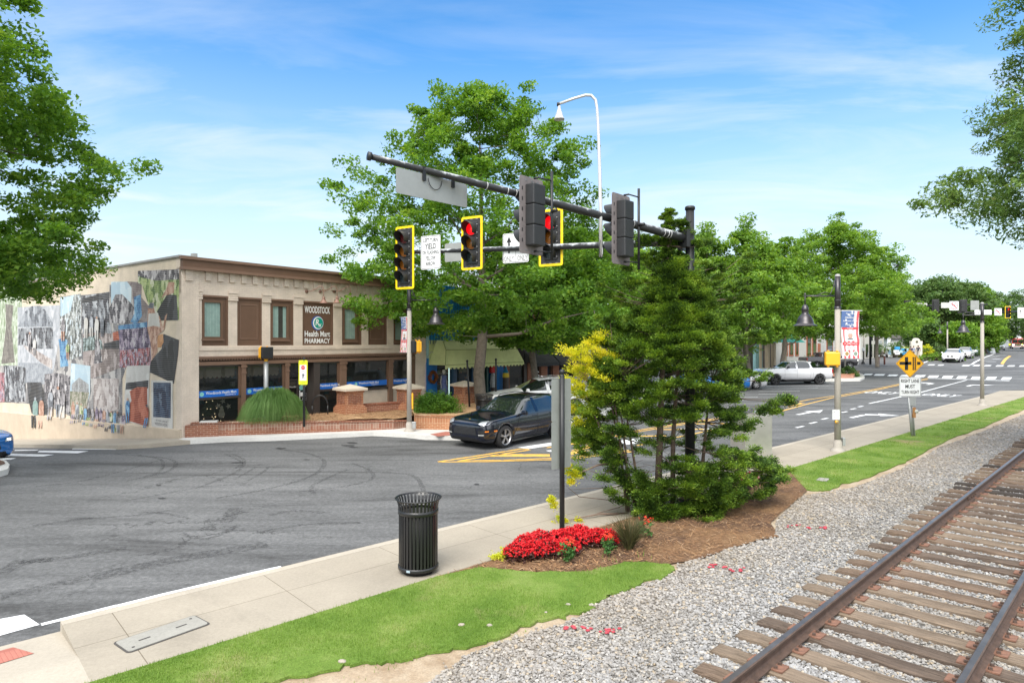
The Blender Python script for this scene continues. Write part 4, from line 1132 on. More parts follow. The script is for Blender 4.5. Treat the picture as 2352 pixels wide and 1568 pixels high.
# ---- the painted mural: flat pictures on the cream side wall
mu=thing('painted_mural','collage mural of old town photographs painted along the cream side wall','mural',(A0.x,A0.y,0),BA)
def pic(name,cols,scale=3.0,stretch=(1,1,1),dist=1.0,detail=7,contrast=(.36,.76)):
 m,t,b,o=newmat(name)
 tcn=t.nodes.new('ShaderNodeTexCoord');mpn=t.nodes.new('ShaderNodeMapping');mpn.inputs['Scale'].default_value=stretch
 t.links.new(tcn.outputs['Object'],mpn.inputs[0])
 n1=noise(t,scale,detail,.75,mpn.outputs[0],dist)
 k=len(cols);st=[(contrast[0]+(contrast[1]-contrast[0])*i/(k-1),c_) for i,c_ in enumerate(cols)]
 vo=t.nodes.new('ShaderNodeTexVoronoi');vo.inputs['Scale'].default_value=scale*1.1;mv=t.nodes.new('ShaderNodeMapping');mv.inputs['Scale'].default_value=(1,1.25,.7)
 wn=noise(t,scale*1.6,3,.6);wa=t.nodes.new('ShaderNodeVectorMath');wa.operation='MULTIPLY_ADD';wa.inputs[1].default_value=(.35,.35,.35)
 t.links.new(tcn.outputs['Object'],mv.inputs[0]);t.links.new(wn.outputs['Color'],wa.inputs[0]);t.links.new(mv.outputs[0],wa.inputs[2]);t.links.new(wa.outputs[0],vo.inputs['Vector'])
 sc_=t.nodes.new('ShaderNodeSeparateColor');t.links.new(vo.outputs['Color'],sc_.inputs[0])
 fm=t.nodes.new('ShaderNodeMath');fm.operation='MULTIPLY_ADD';fm.inputs[1].default_value=.42;fa=t.nodes.new('ShaderNodeMath');fa.operation='MULTIPLY_ADD';fa.inputs[1].default_value=.62;fa.inputs[2].default_value=-.02
 t.links.new(sc_.outputs[0],fm.inputs[0]);t.links.new(n1.outputs['Fac'],fa.inputs[0]);t.links.new(fa.outputs[0],fm.inputs[2])
 col=ramp(t,st,fm.outputs[0])
 # brick courses showing through the paint
 sp=t.nodes.new('ShaderNodeSeparateXYZ');t.links.new(tcn.outputs['Object'],sp.inputs[0])
 md=t.nodes.new('ShaderNodeMath');md.operation='PINGPONG';md.inputs[1].default_value=.0677
 t.links.new(sp.outputs[2],md.inputs[0])
 md.inputs[1].default_value=.03385
 f=ramp(t,[(0,(.38,)*3),(.3,(0,0,0))],md.outputs[0])
 ml=t.nodes.new('ShaderNodeMath');ml.operation='DIVIDE';ml.inputs[1].default_value=.03385;t.links.new(md.outputs[0],ml.inputs[0])
 f=ramp(t,[(0,(.55,)*3),(.32,(0,0,0))],ml.outputs[0])
 col=mix(t,col,(.50,.45,.40),f)
 t.links.new(col,b.inputs['Base Color']);b.inputs['Roughness'].default_value=.85;b.inputs['Specular IOR Level'].default_value=.2
 return m
z1=lambda x,y:(x/3.2,y/3.2+551)
_lay=[0]
def paint(name,pts,mat,back=0):
 _lay[0]+=1;dx=-.003-.0003*_lay[0]
 q=[mur(*z1(*p)) for p in pts]
 def xo(u_,z_):
  zb=zs0+(zs1-zs0)*u_/us
  return dx-(.074 if z_<zb+.02 else 0)
 mm=M();mm.add([(xo(u_,z_) if back else dx,u_,z_) for u_,z_ in q],[tuple(range(len(q)))],mat);mm.build(name,mu)
bw1=pic('mural_crowd_grey',[(.04,.04,.05),(.13,.14,.155),(.30,.315,.335),(.55,.56,.58)],3.6,(1,1,.8))
bw2=pic('mural_depot_grey',[(.10,.11,.13),(.27,.29,.32),(.48,.50,.53)],2.5,(1,.4,1))
gr1=pic('mural_park',[(.10,.16,.06),(.32,.40,.15),(.48,.52,.30),(.62,.60,.55)],4,(1,1,.6))
tr1=pic('mural_pale_trees',[(.22,.28,.17),(.42,.48,.36),(.62,.66,.58)],5,(1,1,.5))
sk1=pic('mural_sky',[(.38,.50,.58),(.50,.61,.66),(.60,.67,.70)],1.5)
blk=pic('mural_dark',[(.03,.032,.035),(.055,.058,.065),(.085,.09,.10)],2)
red=pic('mural_market',[(.09,.05,.06),(.36,.06,.07),(.45,.28,.28),(.20,.18,.28),(.66,.60,.60)],7,(1,1,.6),contrast=(.36,.74))
prp=pic('mural_crowd_colour',[(.05,.04,.07),(.16,.13,.20),(.33,.27,.33),(.50,.47,.48)],5,(1,1,.8))
str_=pic('mural_street',[(.17,.14,.13),(.34,.29,.28),(.50,.44,.42)],3,(1,.5,1))
wod=pic('mural_boards',[(.25,.21,.20),(.46,.41,.39),(.60,.56,.54)],4,(1,.12,2.4))
skn=pic('mural_skin',[(.32,.17,.12),(.50,.31,.23),(.60,.44,.36)],5)
clay=pic('mural_clay',[(.25,.06,.035),(.40,.12,.07),(.50,.20,.13)],3)
blu=pic('mural_blue',[(.05,.14,.28),(.12,.28,.45),(.30,.48,.62)],4)
ppr=pic('mural_paper',[(.50,.48,.45),(.62,.61,.58)],3)
shp=pic('mural_shop',[(.05,.05,.06),(.18,.17,.18),(.38,.36,.37),(.58,.56,.56)],4,(1,1.1,.7))
gt=pic('mural_wood_building',[(.16,.13,.13),(.34,.30,.29)],3,(1,.2,1))
paint('muted_collage',((-600,640),(130,640),(130,500),(440,480),(445,420),(805,385),(805,330),(1015,320),(1015,600),(1090,700),(1090,920),(930,930),(900,1020),(900,1300),(690,1240),(660,1310),(510,1290),(330,1210),(0,1190),(-600,1200)),pic('mural_muted',[(.13,.13,.14),(.28,.27,.27),(.42,.40,.38),(.52,.50,.48)],2.2))
paint('tree_picture',((-600,380),(150,345),(165,480),(130,650),(130,920),(-600,940)),tr1)
paint('dark_trunk',((40,470),(100,480),(85,640),(110,900),(10,910),(45,640)),pic('mural_trunk',[(.12,.11,.10),(.26,.24,.21)],5,(1,1,.3)))
paint('depot_picture',((130,495),(440,478),(440,700),(395,960),(335,1050),(180,1030),(130,920)),pic('mural_pale_ground',[(.34,.36,.39),(.47,.48,.51),(.58,.58,.60)],3))
paint('depot_roof',((130,640),(180,530),(235,485),(295,483),(330,510),(390,610),(390,635)),bw2)
paint('depot_wall',((135,650),(390,640),(395,800),(280,800),(170,770),(135,775)),bw1)
paint('rails',((170,770),(250,800),(385,880),(385,950),(300,900),(190,800)),wod)
paint('track_bed',((135,900),(300,905),(395,960),(340,1060),(190,1050)),pic('mural_bed',[(.22,.24,.27),(.40,.42,.45)],6))
paint('fair_picture',((442,420),(595,395),(602,850),(515,885),(442,700)),pic('mural_fair',[(.08,.09,.09),(.30,.32,.30),(.58,.60,.60),(.46,.58,.66)],6,(1,1,.5)))
paint('fair_sky',((445,425),(545,405),(520,520),(460,560),(445,560)),sk1)
paint('woman',((430,730),(470,720),(500,740),(480,800),(505,925),(445,935),(440,800)),blu)
paint('school_picture',((600,415),(805,380),(805,590),(830,700),(610,690)),bw1)
paint('school_eave',((600,432),(805,382),(805,430),(600,468)),blk)
paint('family_sky',((818,308),(935,306),(968,350),(965,480),(818,470)),sk1)
paint('family_barn',((935,306),(1045,310),(1040,420),(1090,480),(1180,520),(1085,620),(1035,615),(985,500),(968,350)),gt)
paint('family',((805,500),(850,400),(900,400),(970,470),(1000,520),(1040,600),(940,615),(805,608)),shp)
paint('blue_man',((985,420),(1035,400),(1045,560),(1000,620),(960,600),(990,540)),blu)
paint('picnic_picture',((1015,228),(1318,215),(1318,590),(1180,590),(1090,470),(1045,330),(1015,315)),gr1)
paint('picnic_far_row',((1015,228),(1318,215),(1318,290),(1140,300),(1015,265)),shp)
paint('picnic_chair',((1155,525),(1230,400),(1300,405),(1310,590),(1180,590)),blk)
paint('picnic_woman',((1185,430),(1225,360),(1240,310),(1285,310),(1280,390),(1215,410)),skn)
paint('market_picture',((872,628),(1090,600),(1115,700),(1112,920),(880,938)),prp)
paint('market_awning',((872,628),(1085,602),(1085,640),(872,660)),blu)
paint('market_stalls',((885,810),(1105,790),(1112,920),(880,938)),red)
paint('parade_picture',((612,690),(700,680),(835,690),(880,790),(880,940),(675,1020),(612,910)),str_)
paint('parade_trees',((612,720),(700,700),(750,740),(760,800),(612,820)),pic('mural_conifers',[(.05,.07,.06),(.22,.28,.28),(.5,.6,.6)],6))
paint('flag_girl',((700,740),(730,720),(740,800),(755,900),(690,910),(700,840)),shp)
paint('brick_station',((830,680),(870,670),(880,735),(835,740)),clay)
paint('station_roof',((765,760),(880,735),(880,800),(765,800)),blk)
paint('dark_panel',((1205,690),(1318,735),(1310,850),(1280,1055),(1100,970),(1110,890),(1190,800)),blk)
paint('guitar',((1150,790),(1165,700),(1200,690),(1205,750),(1185,790)),pic('mural_guitar',[(.45,.22,.10),(.60,.34,.18)],4))
paint('guitar_man',((1090,500),(1130,455),(1140,530),(1175,560),(1200,640),(1215,560),(1232,540),(1210,660),(1160,700),(1160,820),(1115,890),(1110,760),(1085,650)),skn)
paint('white_shirt',((1095,540),(1165,535),(1180,640),(1130,630),(1088,640)),ppr)
paint('cap',((1090,500),(1105,460),(1135,465),(1130,505)),bw2)
paint('red_truck',((-100,980),(35,975),(35,1190),(-100,1200)),red)
paint('crowd_steps',((35,920),(190,935),(190,1185),(35,1190)),bw1)
paint('black_drape',((200,1045),(305,1045),(360,1240),(350,1285),(235,1275),(215,1190)),blk)
paint('store_picture',((330,985),(430,975),(520,1000),(515,1272),(355,1215),(330,1150)),shp)
paint('house_picture',((525,905),(667,925),(665,1130),(605,1330),(518,1305),(518,1120)),sk1)
paint('house',((530,1060),(585,1010),(655,1060),(655,1135),(530,1130)),pic('mural_house',[(.20,.20,.20),(.42,.44,.45)],5))
paint('house_garden',((518,1110),(660,1120),(620,1325),(518,1305)),pic('mural_garden',[(.12,.14,.08),(.34,.32,.26),(.5,.46,.4)],6,(1,1,.5)))
paint('plank_wall',((690,1015),(875,1018),(875,1240),(800,1270),(690,1240)),wod)
paint('pottery_picture',((935,925),(1105,920),(1090,1370),(930,1330),(915,1200)),ppr)
paint('pottery_trees',((930,1050),(1095,1030),(1092,1090),(925,1100)),blk)
paint('clay_urn',((955,1110),(1010,1080),(1085,1080),(1088,1370),(940,1325),(930,1240),(970,1180)),clay)
paint('polaroid',((1115,1030),(1272,1035),(1275,1388),(1118,1370)),ppr)
paint('polaroid_dark',((1130,1045),(1260,1048),(1258,1308),(1130,1300)),pic('mural_navy',[(.02,.03,.06),(.05,.08,.13),(.14,.18,.24)],3))
# row of seated children and small figures with legs over the ledge
rg=random.Random(8);FIGS=[skn,blu,prp,bw2,bw1,prp,gr1,shp]
def fig(x,y,s,mt,mt2):
 paint('figure',((x-12*s,y+18*s),(x-9*s,y),(x-5*s,y-8*s),(x+5*s,y-8*s),(x+10*s,y),(x+13*s,y+18*s),(x+11*s,y+62*s),(x-11*s,y+62*s)),mt)
 a=[(x+5.5*s*cos(k*pi/4),y-15*s+8*s*sin(k*pi/4)) for k in range(8)];paint('figure',a,[skn,bw2,shp][int(x) % 3])
 for dx in (-6,6):
  paint('figure',((x+(dx-4)*s,y+60*s),(x+(dx+4)*s,y+60*s),(x+(dx+3)*s,y+118*s),(x+(dx-3)*s,y+118*s)),mt2,1)
for i,x in enumerate((540,570,600,630,655,685,715,745,770,797,822,850,870,890,915)):
 fig(x,1215+(x-540)*.22+rg.uniform(-8,8),rg.uniform(.9,1.15),FIGS[(i*3) % 8],FIGS[(i*5+2) % 8])
for x,y,s_,m1,m2 in ((265,1190,1.6,pic('mural_denim_green',[(.14,.24,.22),(.28,.38,.36)],6),blk),(310,1190,1.6,skn,skn),(945,1190,1.3,blu,blu),(1085,1235,1.2,clay,blu),(225,700,1.0,shp,shp),(260,740,.9,ppr,shp),(505,770,.9,gr1,skn),(470,600,1.2,shp,skn),(640,580,1.2,ppr,ppr),(680,570,1.2,bw2,ppr),(720,590,1.2,ppr,ppr),(760,580,1.1,bw2,bw2),(380,1130,1.6,bw2,shp),(435,1110,1.6,shp,bw2),(470,1130,1.5,shp,ppr)):
 fig(x,y,s_,m1,m2)
hw=M();hx=-.003-.0003*(_lay[0]+2);u0,z0_=mur(*z1(1195,1328));_,z01=mur(*z1(1192,1352))
INK=mk('ink_lettering',(.05,.05,.06),.8,.05)
hw.text('I am now a part of',(hx,u0,z0_),(0,-1,0),(0,0,1),.95,.11,INK,0,.0)
hw.text("WOODSTOCK'S HISTORY",(hx,u0,z01),(0,-1,0),(0,0,1),.95,.10,INK,0,.0)
hw.build('handwriting',mu)
# ------------------------------------------------------------------ blue shop and brick shop to the right
BSID=mk('blue_siding',(.012,.22,.50),.6,.08,2)
BPNT=mk('blue_paint',(.010,.16,.48),.55,.1,2)
LBL=mk('pale_blue_trim',(.38,.58,.62),.6)
bl=thing('blue_shop','blue boarded shop with green scalloped awning between pharmacy and brick shop','building',(A0.x,A0.y,0),BA)
t0_,t9=tEnd+.0,fac(1157)
w=M();zA1=fac(1000,780.7)[1]
w.bx(t0_+.02,t9-.02,.0,.3,zA1-.9,6.3,BSID)
x=t0_+.1
while x<t9:w.bx(x,x+.03,-.02,0,zA1-.2,6.3,mk('blue_siding_batten',(.008,.10,.25),.6));x+=.2
w.bx(t0_+.02,t0_+.16,-.06,.0,zA1-.9,6.35,LBL)
w.bx(t0_+.02,fac(992+12),-.0,.3,b0,zA1-.9,BPNT);w.bx(fac(1143),t9-.02,-.0,.3,b0,zA1-.9,BPNT)
w.bx(t0_,t9,.3,14,6.0,6.2,ROOFM);w.bx(t9-.3,t9,.3,14,b0,6.2,BSID)
w.build('front_wall',bl)
gx0,gx1,gx2,gx3,gx4,gx5=fac(1004),fac(1042),fac(1050),fac(1085),fac(1095),fac(1142)
f=M()
for a,b_ in ((gx1,gx2),(gx3,gx4)):f.bx(a,b_,.0,.25,b0,2.6,mk('navy_frame',(.015,.05,.11),.5))
f.bx(fac(1118),fac(1122),.0,.2,b0,2.6,mk('dark_green_post',(.01,.05,.045),.5))
f.bx(gx0,gx5,.0,.2,2.55,2.75,mk('navy_frame',(.015,.05,.11),.5));f.build('window_frame',bl)
for a,b_ in ((gx0,gx1),(gx2,gx3),(gx4,gx5)):
 p_=M();p_.add([(a,.12,.2),(b_,.12,.2),(b_,.12,2.6),(a,.12,2.6)],[(0,1,2,3)],GLS);p_.build('pane',bl)
s=M();s.bx(t0_,t9,3.5,3.6,0,3,INT);s.bx(t0_,t9,.3,3.5,.15,.2,INT);s.bx(t0_,t9,.3,3.5,2.9,3,INT)
for k in range(46):
 x=rg.uniform(gx0+.1,gx5-.1);h=rg.uniform(.06,.22);s.box((x,rg.uniform(.4,1.4),rg.uniform(.4,2.1)),(h,.12,h*1.5),rg.choice(GC),rz=rg.uniform(0,1))
GRYL=mk('pale_shelf',(.40,.42,.42),.6)
lx=fac(1030)
for dx in (0,.62):s.bx(lx+dx,lx+dx+.035,.4,.44,.3,1.85,GRYL)
for k in range(4):s.bx(lx,lx+.65,.38,.7,.45+k*.44,.48+k*.44,GRYL)
s.bx(fac(1036),fac(1036)+.04,.14,.18,.3,2.5,emit('lit_tube',(.75,1.0,.95),1.2));s.bx(fac(1136.5),fac(1136.5)+.04,.14,.18,.9,2.4,emit('lit_tube',(.75,1.0,.95),1.2))
s.build('shop_interior',bl)
nm=M();xx,zz_=fac(1066,838);nm.text('EG',(xx,-.02,zz_),(1,0,0),(0,0,1),.5,.28,mk('faded_letter',(.42,.38,.32),.6),.01);nm.build('lettering',bl)
# green awning
AWG=mk('green_awning',(.64,.68,.32),.75,.10,2,grime=.25);AWE=mk('awning_piping',(.17,.22,.07),.8)
aw=thing('green_awning','lime green shop awning with scalloped valance over the blue shopfront','awning',(A0.x,A0.y,0),BA)
a0,a1=fac(985),fac(1155);zu=fac(985,781)[1];pr=1.1
zlo=zu-1.22
ai0,ai1=a0+.02,a1+.55
def Q(*p):return p
f=M()
zm=zu-.52
prof=[(0.0,zu),(.45,zu-.06),(.85,zu-.48),(pr,zlo)]
for k in range(3):
 y0_,za=prof[k];y1_,zb3=prof[k+1];ins0,ins1=(.75-.25*k) if k<3 else 0,(.5-.25*k)
 in0=max(0,.0);
 i0,i1=(.0 if k==2 else (.35 if k==1 else .55)),0
 e0=[.55,.55,.32,0][k];e1=[.55,.55,.32,0][k+1]
 f.add([(a0+e0,-y0_,za),(ai1-e0,-y0_,za),(ai1-e1,-y1_,zb3),(a0+e1,-y1_,zb3)],[(0,3,2,1)],AWG)
 f.tube([(a0+e1,-y1_-.004,zb3+.004),(ai1-e1,-y1_-.004,zb3+.004)],.012,AWE,5)
# hipped ends
f.add([(a0+.55,0,zu),(a0+.55,-.45,zu-.06),(a0+.32,-.85,zu-.48),(a0,-pr,zlo),(a0,0,zlo)],[(0,1,2,3,4)],AWG)
f.add([(ai1-.55,0,zu),(ai1-.55,-.45,zu-.06),(ai1-.32,-.85,zu-.48),(ai1,-pr,zlo),(ai1,0,zlo)],[(4,3,2,1,0)],AWG)
f.add([(a0,0,zu),(a0+.55,0,zu),(a0,0,zlo)],[(0,1,2)],AWG)
f.tube([(a0+.55,-.45,zu-.05),(a0+.32,-.86,zu-.47),(a0,-pr-.01,zlo)],.014,AWE,5)
f.build('canopy',aw)
f=M();n=44
for k in range(n):
 x0=a0+(ai1-a0)*k/n;x1=a0+(ai1-a0)*(k+1)/n;lo=zlo-(.14 if k % 2 else .2)
 f.add([(x0,-pr,zlo),(x1,-pr,zlo),(x1,-pr,lo),(x0,-pr,lo)],[(0,1,2,3)],AWG)
f.build('valance',aw)
# brick shop with black awnings
RB=brickmat('red_brick',(.21,.075,.048),(.27,.105,.062),(.34,.25,.185),bmp=.7)
bs=thing('brick_shop','red brick shop with two black awnings and TPG on the glass','building',(A0.x,A0.y,0),BA)
c0_,c9=fac(1158),fac(1352)
w=M();w.bx(c0_+.02,c9,.05,.4,3.1,6.6,RB);w.bx(c9-.35,c9,.4,14,b0,6.6,RB);w.bx(c0_,c9,.4,14,6.3,6.4,ROOFM)
zg=fac(1200,788)[1];w.bx(c0_,c9,.0,.05,zg+.15,zg+.3,RB);w.bx(c0_,c9,.0,.05,zg+.5,zg+.58,RB)
w.build('front_wall',bs)
cols=[(1160,1172),(1214,1223),(1245,1259),(1272,1286),(1325,1352)]
for a,b_ in cols:w=M();w.bx(fac(a),fac(b_),.05,.45,b0,3.2,RB);w.build('brick_column',bs)
FRM=mk('dark_brown_frame',(.045,.03,.025),.5)
f=M();
for a,b_ in ((1172,1214),(1223,1245),(1286,1325)):
 f.bx(fac(a),fac(b_),.14,.2,2.45,2.5,FRM);f.bx(fac(a),fac(b_),.14,.2,2.72,2.8,FRM)
 x=fac(a)
 while x<fac(b_):f.bx(x,x+.05,.14,.2,2.5,2.75,FRM);x+=.3
f.bx(fac(1207),fac(1214),.1,.25,b0,3,FRM);f.bx(fac(1223),fac(1226),.1,.25,b0,3,FRM)
f.build('window_frame',bs)
for a,b_ in ((1172,1207),(1226,1245),(1259,1272),(1286,1325)):
 p_=M();p_.add([(fac(a),.22,.3),(fac(b_),.22,.3),(fac(b_),.22,3.0),(fac(a),.22,3.0)],[(0,1,2,3)],GLS);pn=p_.build('pane',bs)
LS=mk('lettering_pale',(.75,.76,.76),.5)
s=M();xx,zz_=fac(1236,791+65);zz_=fac(1236,861)[1]
s.text('TPG',(fac(1236),.2,zz_),(1,0,0),(0,0,1),.78,.42,LS,.0);s.bx(fac(1228),fac(1244),.195,.2,zz_-.36,zz_-.33,LS)
s.build('lettering',bs)
hs_=M();ax,az=fac(1202),2.62
hs_.bx(ax-.75,ax+.75,-.55,-.5,az-.26,az+.16,mk('black_board',(.012,.012,.012),.5));hs_.text('TPG',(ax,-.56,az-.03),(1,0,0),(0,0,1),.8,.26,mk('dim_letter',(.11,.105,.10),.6),0,.003)
hs_.cyl((ax-.6,-.52,az+.14),(ax-.6,-.52,az+.4),.012,FRM);hs_.cyl((ax+.6,-.52,az+.14),(ax+.6,-.52,az+.4),.012,FRM);hs_.build('hanging_board',bs)
s=M();s.bx(c0_,c9,4,4.1,0,3.1,mk('pale_interior',(.25,.25,.24),.9));s.bx(c0_,c9,.45,4,.15,.2,INT)
for k in range(8):s.bx(c0_+.4+k,c0_+.9+k,1+(k % 3)*.5,1.5+(k % 3)*.5,.2,.9+.3*(k % 2),GRYL)
s.build('shop_interior',bs)
BKA=mk('black_awning',(.018,.018,.019),.8,.2,4)
for a,b_,lab in ((1188,1243,'black fabric awning over the brick shop, left one behind the trunk'),(1246,1330,'black fabric awning over the brick shop, right one by the yellow shrub')):
 ao=thing('black_awning',lab,'awning',(A0.x,A0.y,0),BA,'black awnings of the brick shop')
 x0,x1=fac(a),fac(b_);ztop=zg;f=M()
 f.add([(x0,0,ztop),(x1,0,ztop),(x1+.1,-1.25,ztop-1.15),(x0+.1,-1.25,ztop-1.15)],[(0,3,2,1)],BKA)
 f.add([(x0,0,ztop),(x0+.1,-1.25,ztop-1.15),(x0,0,ztop-1.15)],[(0,1,2)],BKA);f.add([(x1,0,ztop),(x1+.1,-1.25,ztop-1.15),(x1,0,ztop-1.15)],[(2,1,0)],BKA)
 for k in range(1,4):xx=x0+(x1-x0)*k/4;f.tube([(xx,-.004,ztop+.004),(xx+.1,-1.255,ztop-1.145)],.006,mk('awning_seam',(.06,.06,.06),.8),4)
 f.build('canopy',ao)
 f=M();f.bx(x0+.1,x1+.1,-1.252,-1.245,ztop-1.35,ztop-1.15,BKA);f.build('valance',ao)
# white building beyond, mostly behind the evergreen
wb=thing('white_building','white gabled building between the brick shop and the evergreen','building',(A0.x,A0.y,0),BA)
w=M();w.bx(c9+.1,c9+11,.4,10,b0,5.6,mk('white_wall',(.55,.58,.62),.7));w.bx(c9,c9+11.1,.2,10.2,5.6,5.8,GRYL);w.build('wall',wb)
for k in range(4):
 f=M();x=c9+1+k*2.4;f.bx(x,x+1.3,.36,.4,.8,2.8,FRM);f.build('window',wb)
# ------------------------------------------------------------------ brick planters, piers, kerb
def bkobj(name,lab,cat,loc,rz,group=None):return thing(name,lab,cat,loc,rz,group)
KB=brickmat('planter_brick',(.235,.085,.052),(.30,.125,.075),(.45,.33,.25),bmp=.8)
KB2=brickmat('planter_brick_worn',(.25,.10,.065),(.31,.20,.15),(.47,.37,.29),.0677*1.5,.2,.012,bmp=.8,vert=True)
KB3=brickmat('planter_brick_bright',(.33,.135,.065),(.38,.17,.085),(.55,.40,.26),bmp=.7)
KB4=brickmat('planter_brick_upright',(.34,.14,.07),(.39,.19,.10),(.55,.40,.26),.0677*1.5,.2,.012,bmp=.7,vert=True)
# far-side pavement / kerb apron along the planters
kp=P((437,1009.5),(520,1005),(617,1002.5),(740,997),(857,991.5),(932,995),(977,1000),(1047,1001),(1110,1003),(1180,1003),h=.15)
back=[ts(13,-15),fl(12,-1.5),fl(5,-.2),fl(.2,-.0)]
q0=[Vector(p) for p in kp]
sheet('pavement',[kp+[ts(19,-9.5),ts(30,-13.5),fl(40,-3),fl(60,-1),fl(60,0),fl(.2,0),fl(-.2,-.3)]],.148,WC,thick=.2)
sheet('pavement',[[fl(-2.0,.0),fl(-2.0,50),fl(0,50),fl(0,0)],[fl(-2.0,0),fl(0,0),kp[0],fl(-1.2,-.5)]],.13,concrete('old_pavement',(.40,.355,.29)),thick=.2)
sheet('tactile_paving',[P(z4(425,1118),z4(580,1092),z4(680,1098),z4(680,1125),z4(500,1140),h=.15)],.156,PAVER)
# left planter: front line follows the kerb
def wallrun(name,lab,pts,th,h0,z_low,zf,lower,upper,coping,group=None,capw=.0,split=.24):
 """low brick wall along points; lower courses, upright course on top and a rolled brick edge"""
 c_=pts[0];root=thing(name,lab,'planter wall',(c_[0],c_[1],0),0,group)
 for i in range(len(pts)-1):
  a,b_=Vector(pts[i][:2]),Vector(pts[i+1][:2]);d=b_-a;L_=d.length;rz=atan2(d.y,d.x)
  za,zb3=zf[i],zf[i+1]
  def seg(nm,y0_,y1_,za0,za1,zb0,zb1,mt):
   mm=M();mm.add([(0,y0_,za0),(L_,y0_,zb0),(L_,y0_,zb1),(0,y0_,za1),(0,y1_,za0),(L_,y1_,zb0),(L_,y1_,zb1),(0,y1_,za1)],[(0,1,2,3),(5,4,7,6),(3,2,6,7),(1,0,4,5),(0,3,7,4),(2,1,5,6)],mt)
   o=mm.build(nm,root);o.location=(a.x-c_[0],a.y-c_[1],0);o.rotation_euler=(0,0,rz)
  seg('lower_courses',0,th,z_low,za-split-.05,z_low,zb3-split-.05,lower)
  seg('upright_course',.006,th-.01,za-split-.05,za-.05,zb3-split-.05,zb3-.05,upper)
  mm=M();n=int(L_/.075)
  for k in range(n):
   x=L_*(k+.5)/n;zz_=za+(zb3-za)*x/L_
   mm.box((x,th*.42,zz_-.025),(.066,th*1.02,.055),[RB,KB][k % 2] if coping==0 else KB3,bev=.012)
  o=mm.build('rolled_edge',root);o.location=(a.x-c_[0],a.y-c_[1],0);o.rotation_euler=(0,0,rz)
 return root
def off(p,q,d):
 v=(Vector(q)-Vector(p)).normalized();return Vector((-v.y,v.x))*d
wl=[at(437,1003.5,.15),at(617,996.5,.15),at(780,990.5,.15),at(905,985,.15),at(938,981,.15)]
zf=[]
for (x,y,z),(px,py) in zip(wl,((437,971),(617,968.5),(780,967),(905,965.5),(938,965))):
 zf.append(CH-(py-784)/FX*y)
wallrun('planter_wall','long low red brick planter wall in front of the pharmacy',wl,.3,0,0,zf,KB,KB2,0)
# pine straw inside the left planter, heaped a little
def bedmesh(name,poly,zfun,mat,seed=1,kindlab=None):
 bm=bmesh.new();f=bm.faces.new([bm.verts.new((p[0],p[1],0)) for p in poly]);bmesh.ops.triangulate(bm,faces=[f])
 for _ in range(3):bmesh.ops.subdivide_edges(bm,edges=[e for e in bm.edges if e.calc_length()>.35],cuts=1);bmesh.ops.triangulate(bm,faces=[f for f in bm.faces if len(f.verts)>3])
 rr=random.Random(seed)
 for v in bm.verts:v.co.z=zfun(v.co.x,v.co.y)+rr.uniform(-.015,.015)
 for f in bm.faces:
  f.smooth=True
  if f.normal.z<0:f.normal_flip()
 me=bpy.data.meshes.new(name);bm.to_mesh(me);bm.free();me.materials.append(mat);o=bpy.data.objects.new(name,me);COL.objects.link(o);o['kind']='structure';return o
inn=[Vector(p[:2])+off(wl[0][:2],wl[-1][:2],.22) for p in wl]
zin=sum(zf)/len(zf)-.03
pA=[tuple(p) for p in inn]+[fl(10.4,-2.6)[:2],fl(8.6,-1.9),fl(6.5,-1.0),fl(4.2,-.05),fl(.3,-.05)]
bedmesh('pine_straw_bed',pA,lambda x,y:zin+.035+.02*sin(x*1.7+y),STRAW,2)
litter('pine_straw_litter',pA,240000,.09,.006,NEED,15,0,20,30,.4,lambda X,Y:np.full(len(X),zin+.04))
sheet('entrance_pavement',[[fl(6.4,-1.0),fl(8.6,-1.95),fl(9.4,-3.6),fl(11.5,-6.5),fl(14,-5),fl(12,0),fl(4.2,0),fl(4.2,-.1)]],.36,concrete('warm_paving',(.42,.36,.29)),thick=.3)
# stepped end block
e_=thing('planter_end','stepped brick and white block end of the planter at the mural corner','planter wall',(wl[0][0],wl[0][1],0),atan2(wl[1][1]-wl[0][1],wl[1][0]-wl[0][0]))
mm=M();mm.bx(-.16,.9,-.03,.28,0,.56,KB);mm.build('brick_step',e_)
mm=M();mm.bx(.28,.85,.02,.34,.56,.67,WC,bev=.01);mm.build('white_block',e_)
# right planter by the lamp post
w2=[at(951,985,.15),at(1047,987,.15),at(1120,988,.15)]
z2=[CH-(952.5-784)/FX*w2[0][1],CH-(956.5-784)/FX*w2[1][1],CH-(958-784)/FX*w2[2][1]]
w2[2]=(w2[1][0]+1.6,w2[1][1]+.25,0)
wallrun('planter_wall','brighter brick planter wall between the lamp post and the dark car',w2,.3,0,0,[z2[0],z2[1],z2[1]],KB3,KB4,1)
q=[Vector(p[:2])+Vector((-.08,.22)) for p in w2]
pB=[tuple(q[0]+Vector((.1,0))),tuple(q[1]),tuple(q[2]),(.5,26.6),(-.9,28.4),(-1.6,33),(-2.8,30),(-3.6,27.8),(-4.3,26.5)]
bedmesh('pine_straw_bed',pB,lambda x,y:z2[0]-.03+.07*max(0,min(1,(y-24.3)/4)),STRAW,3)
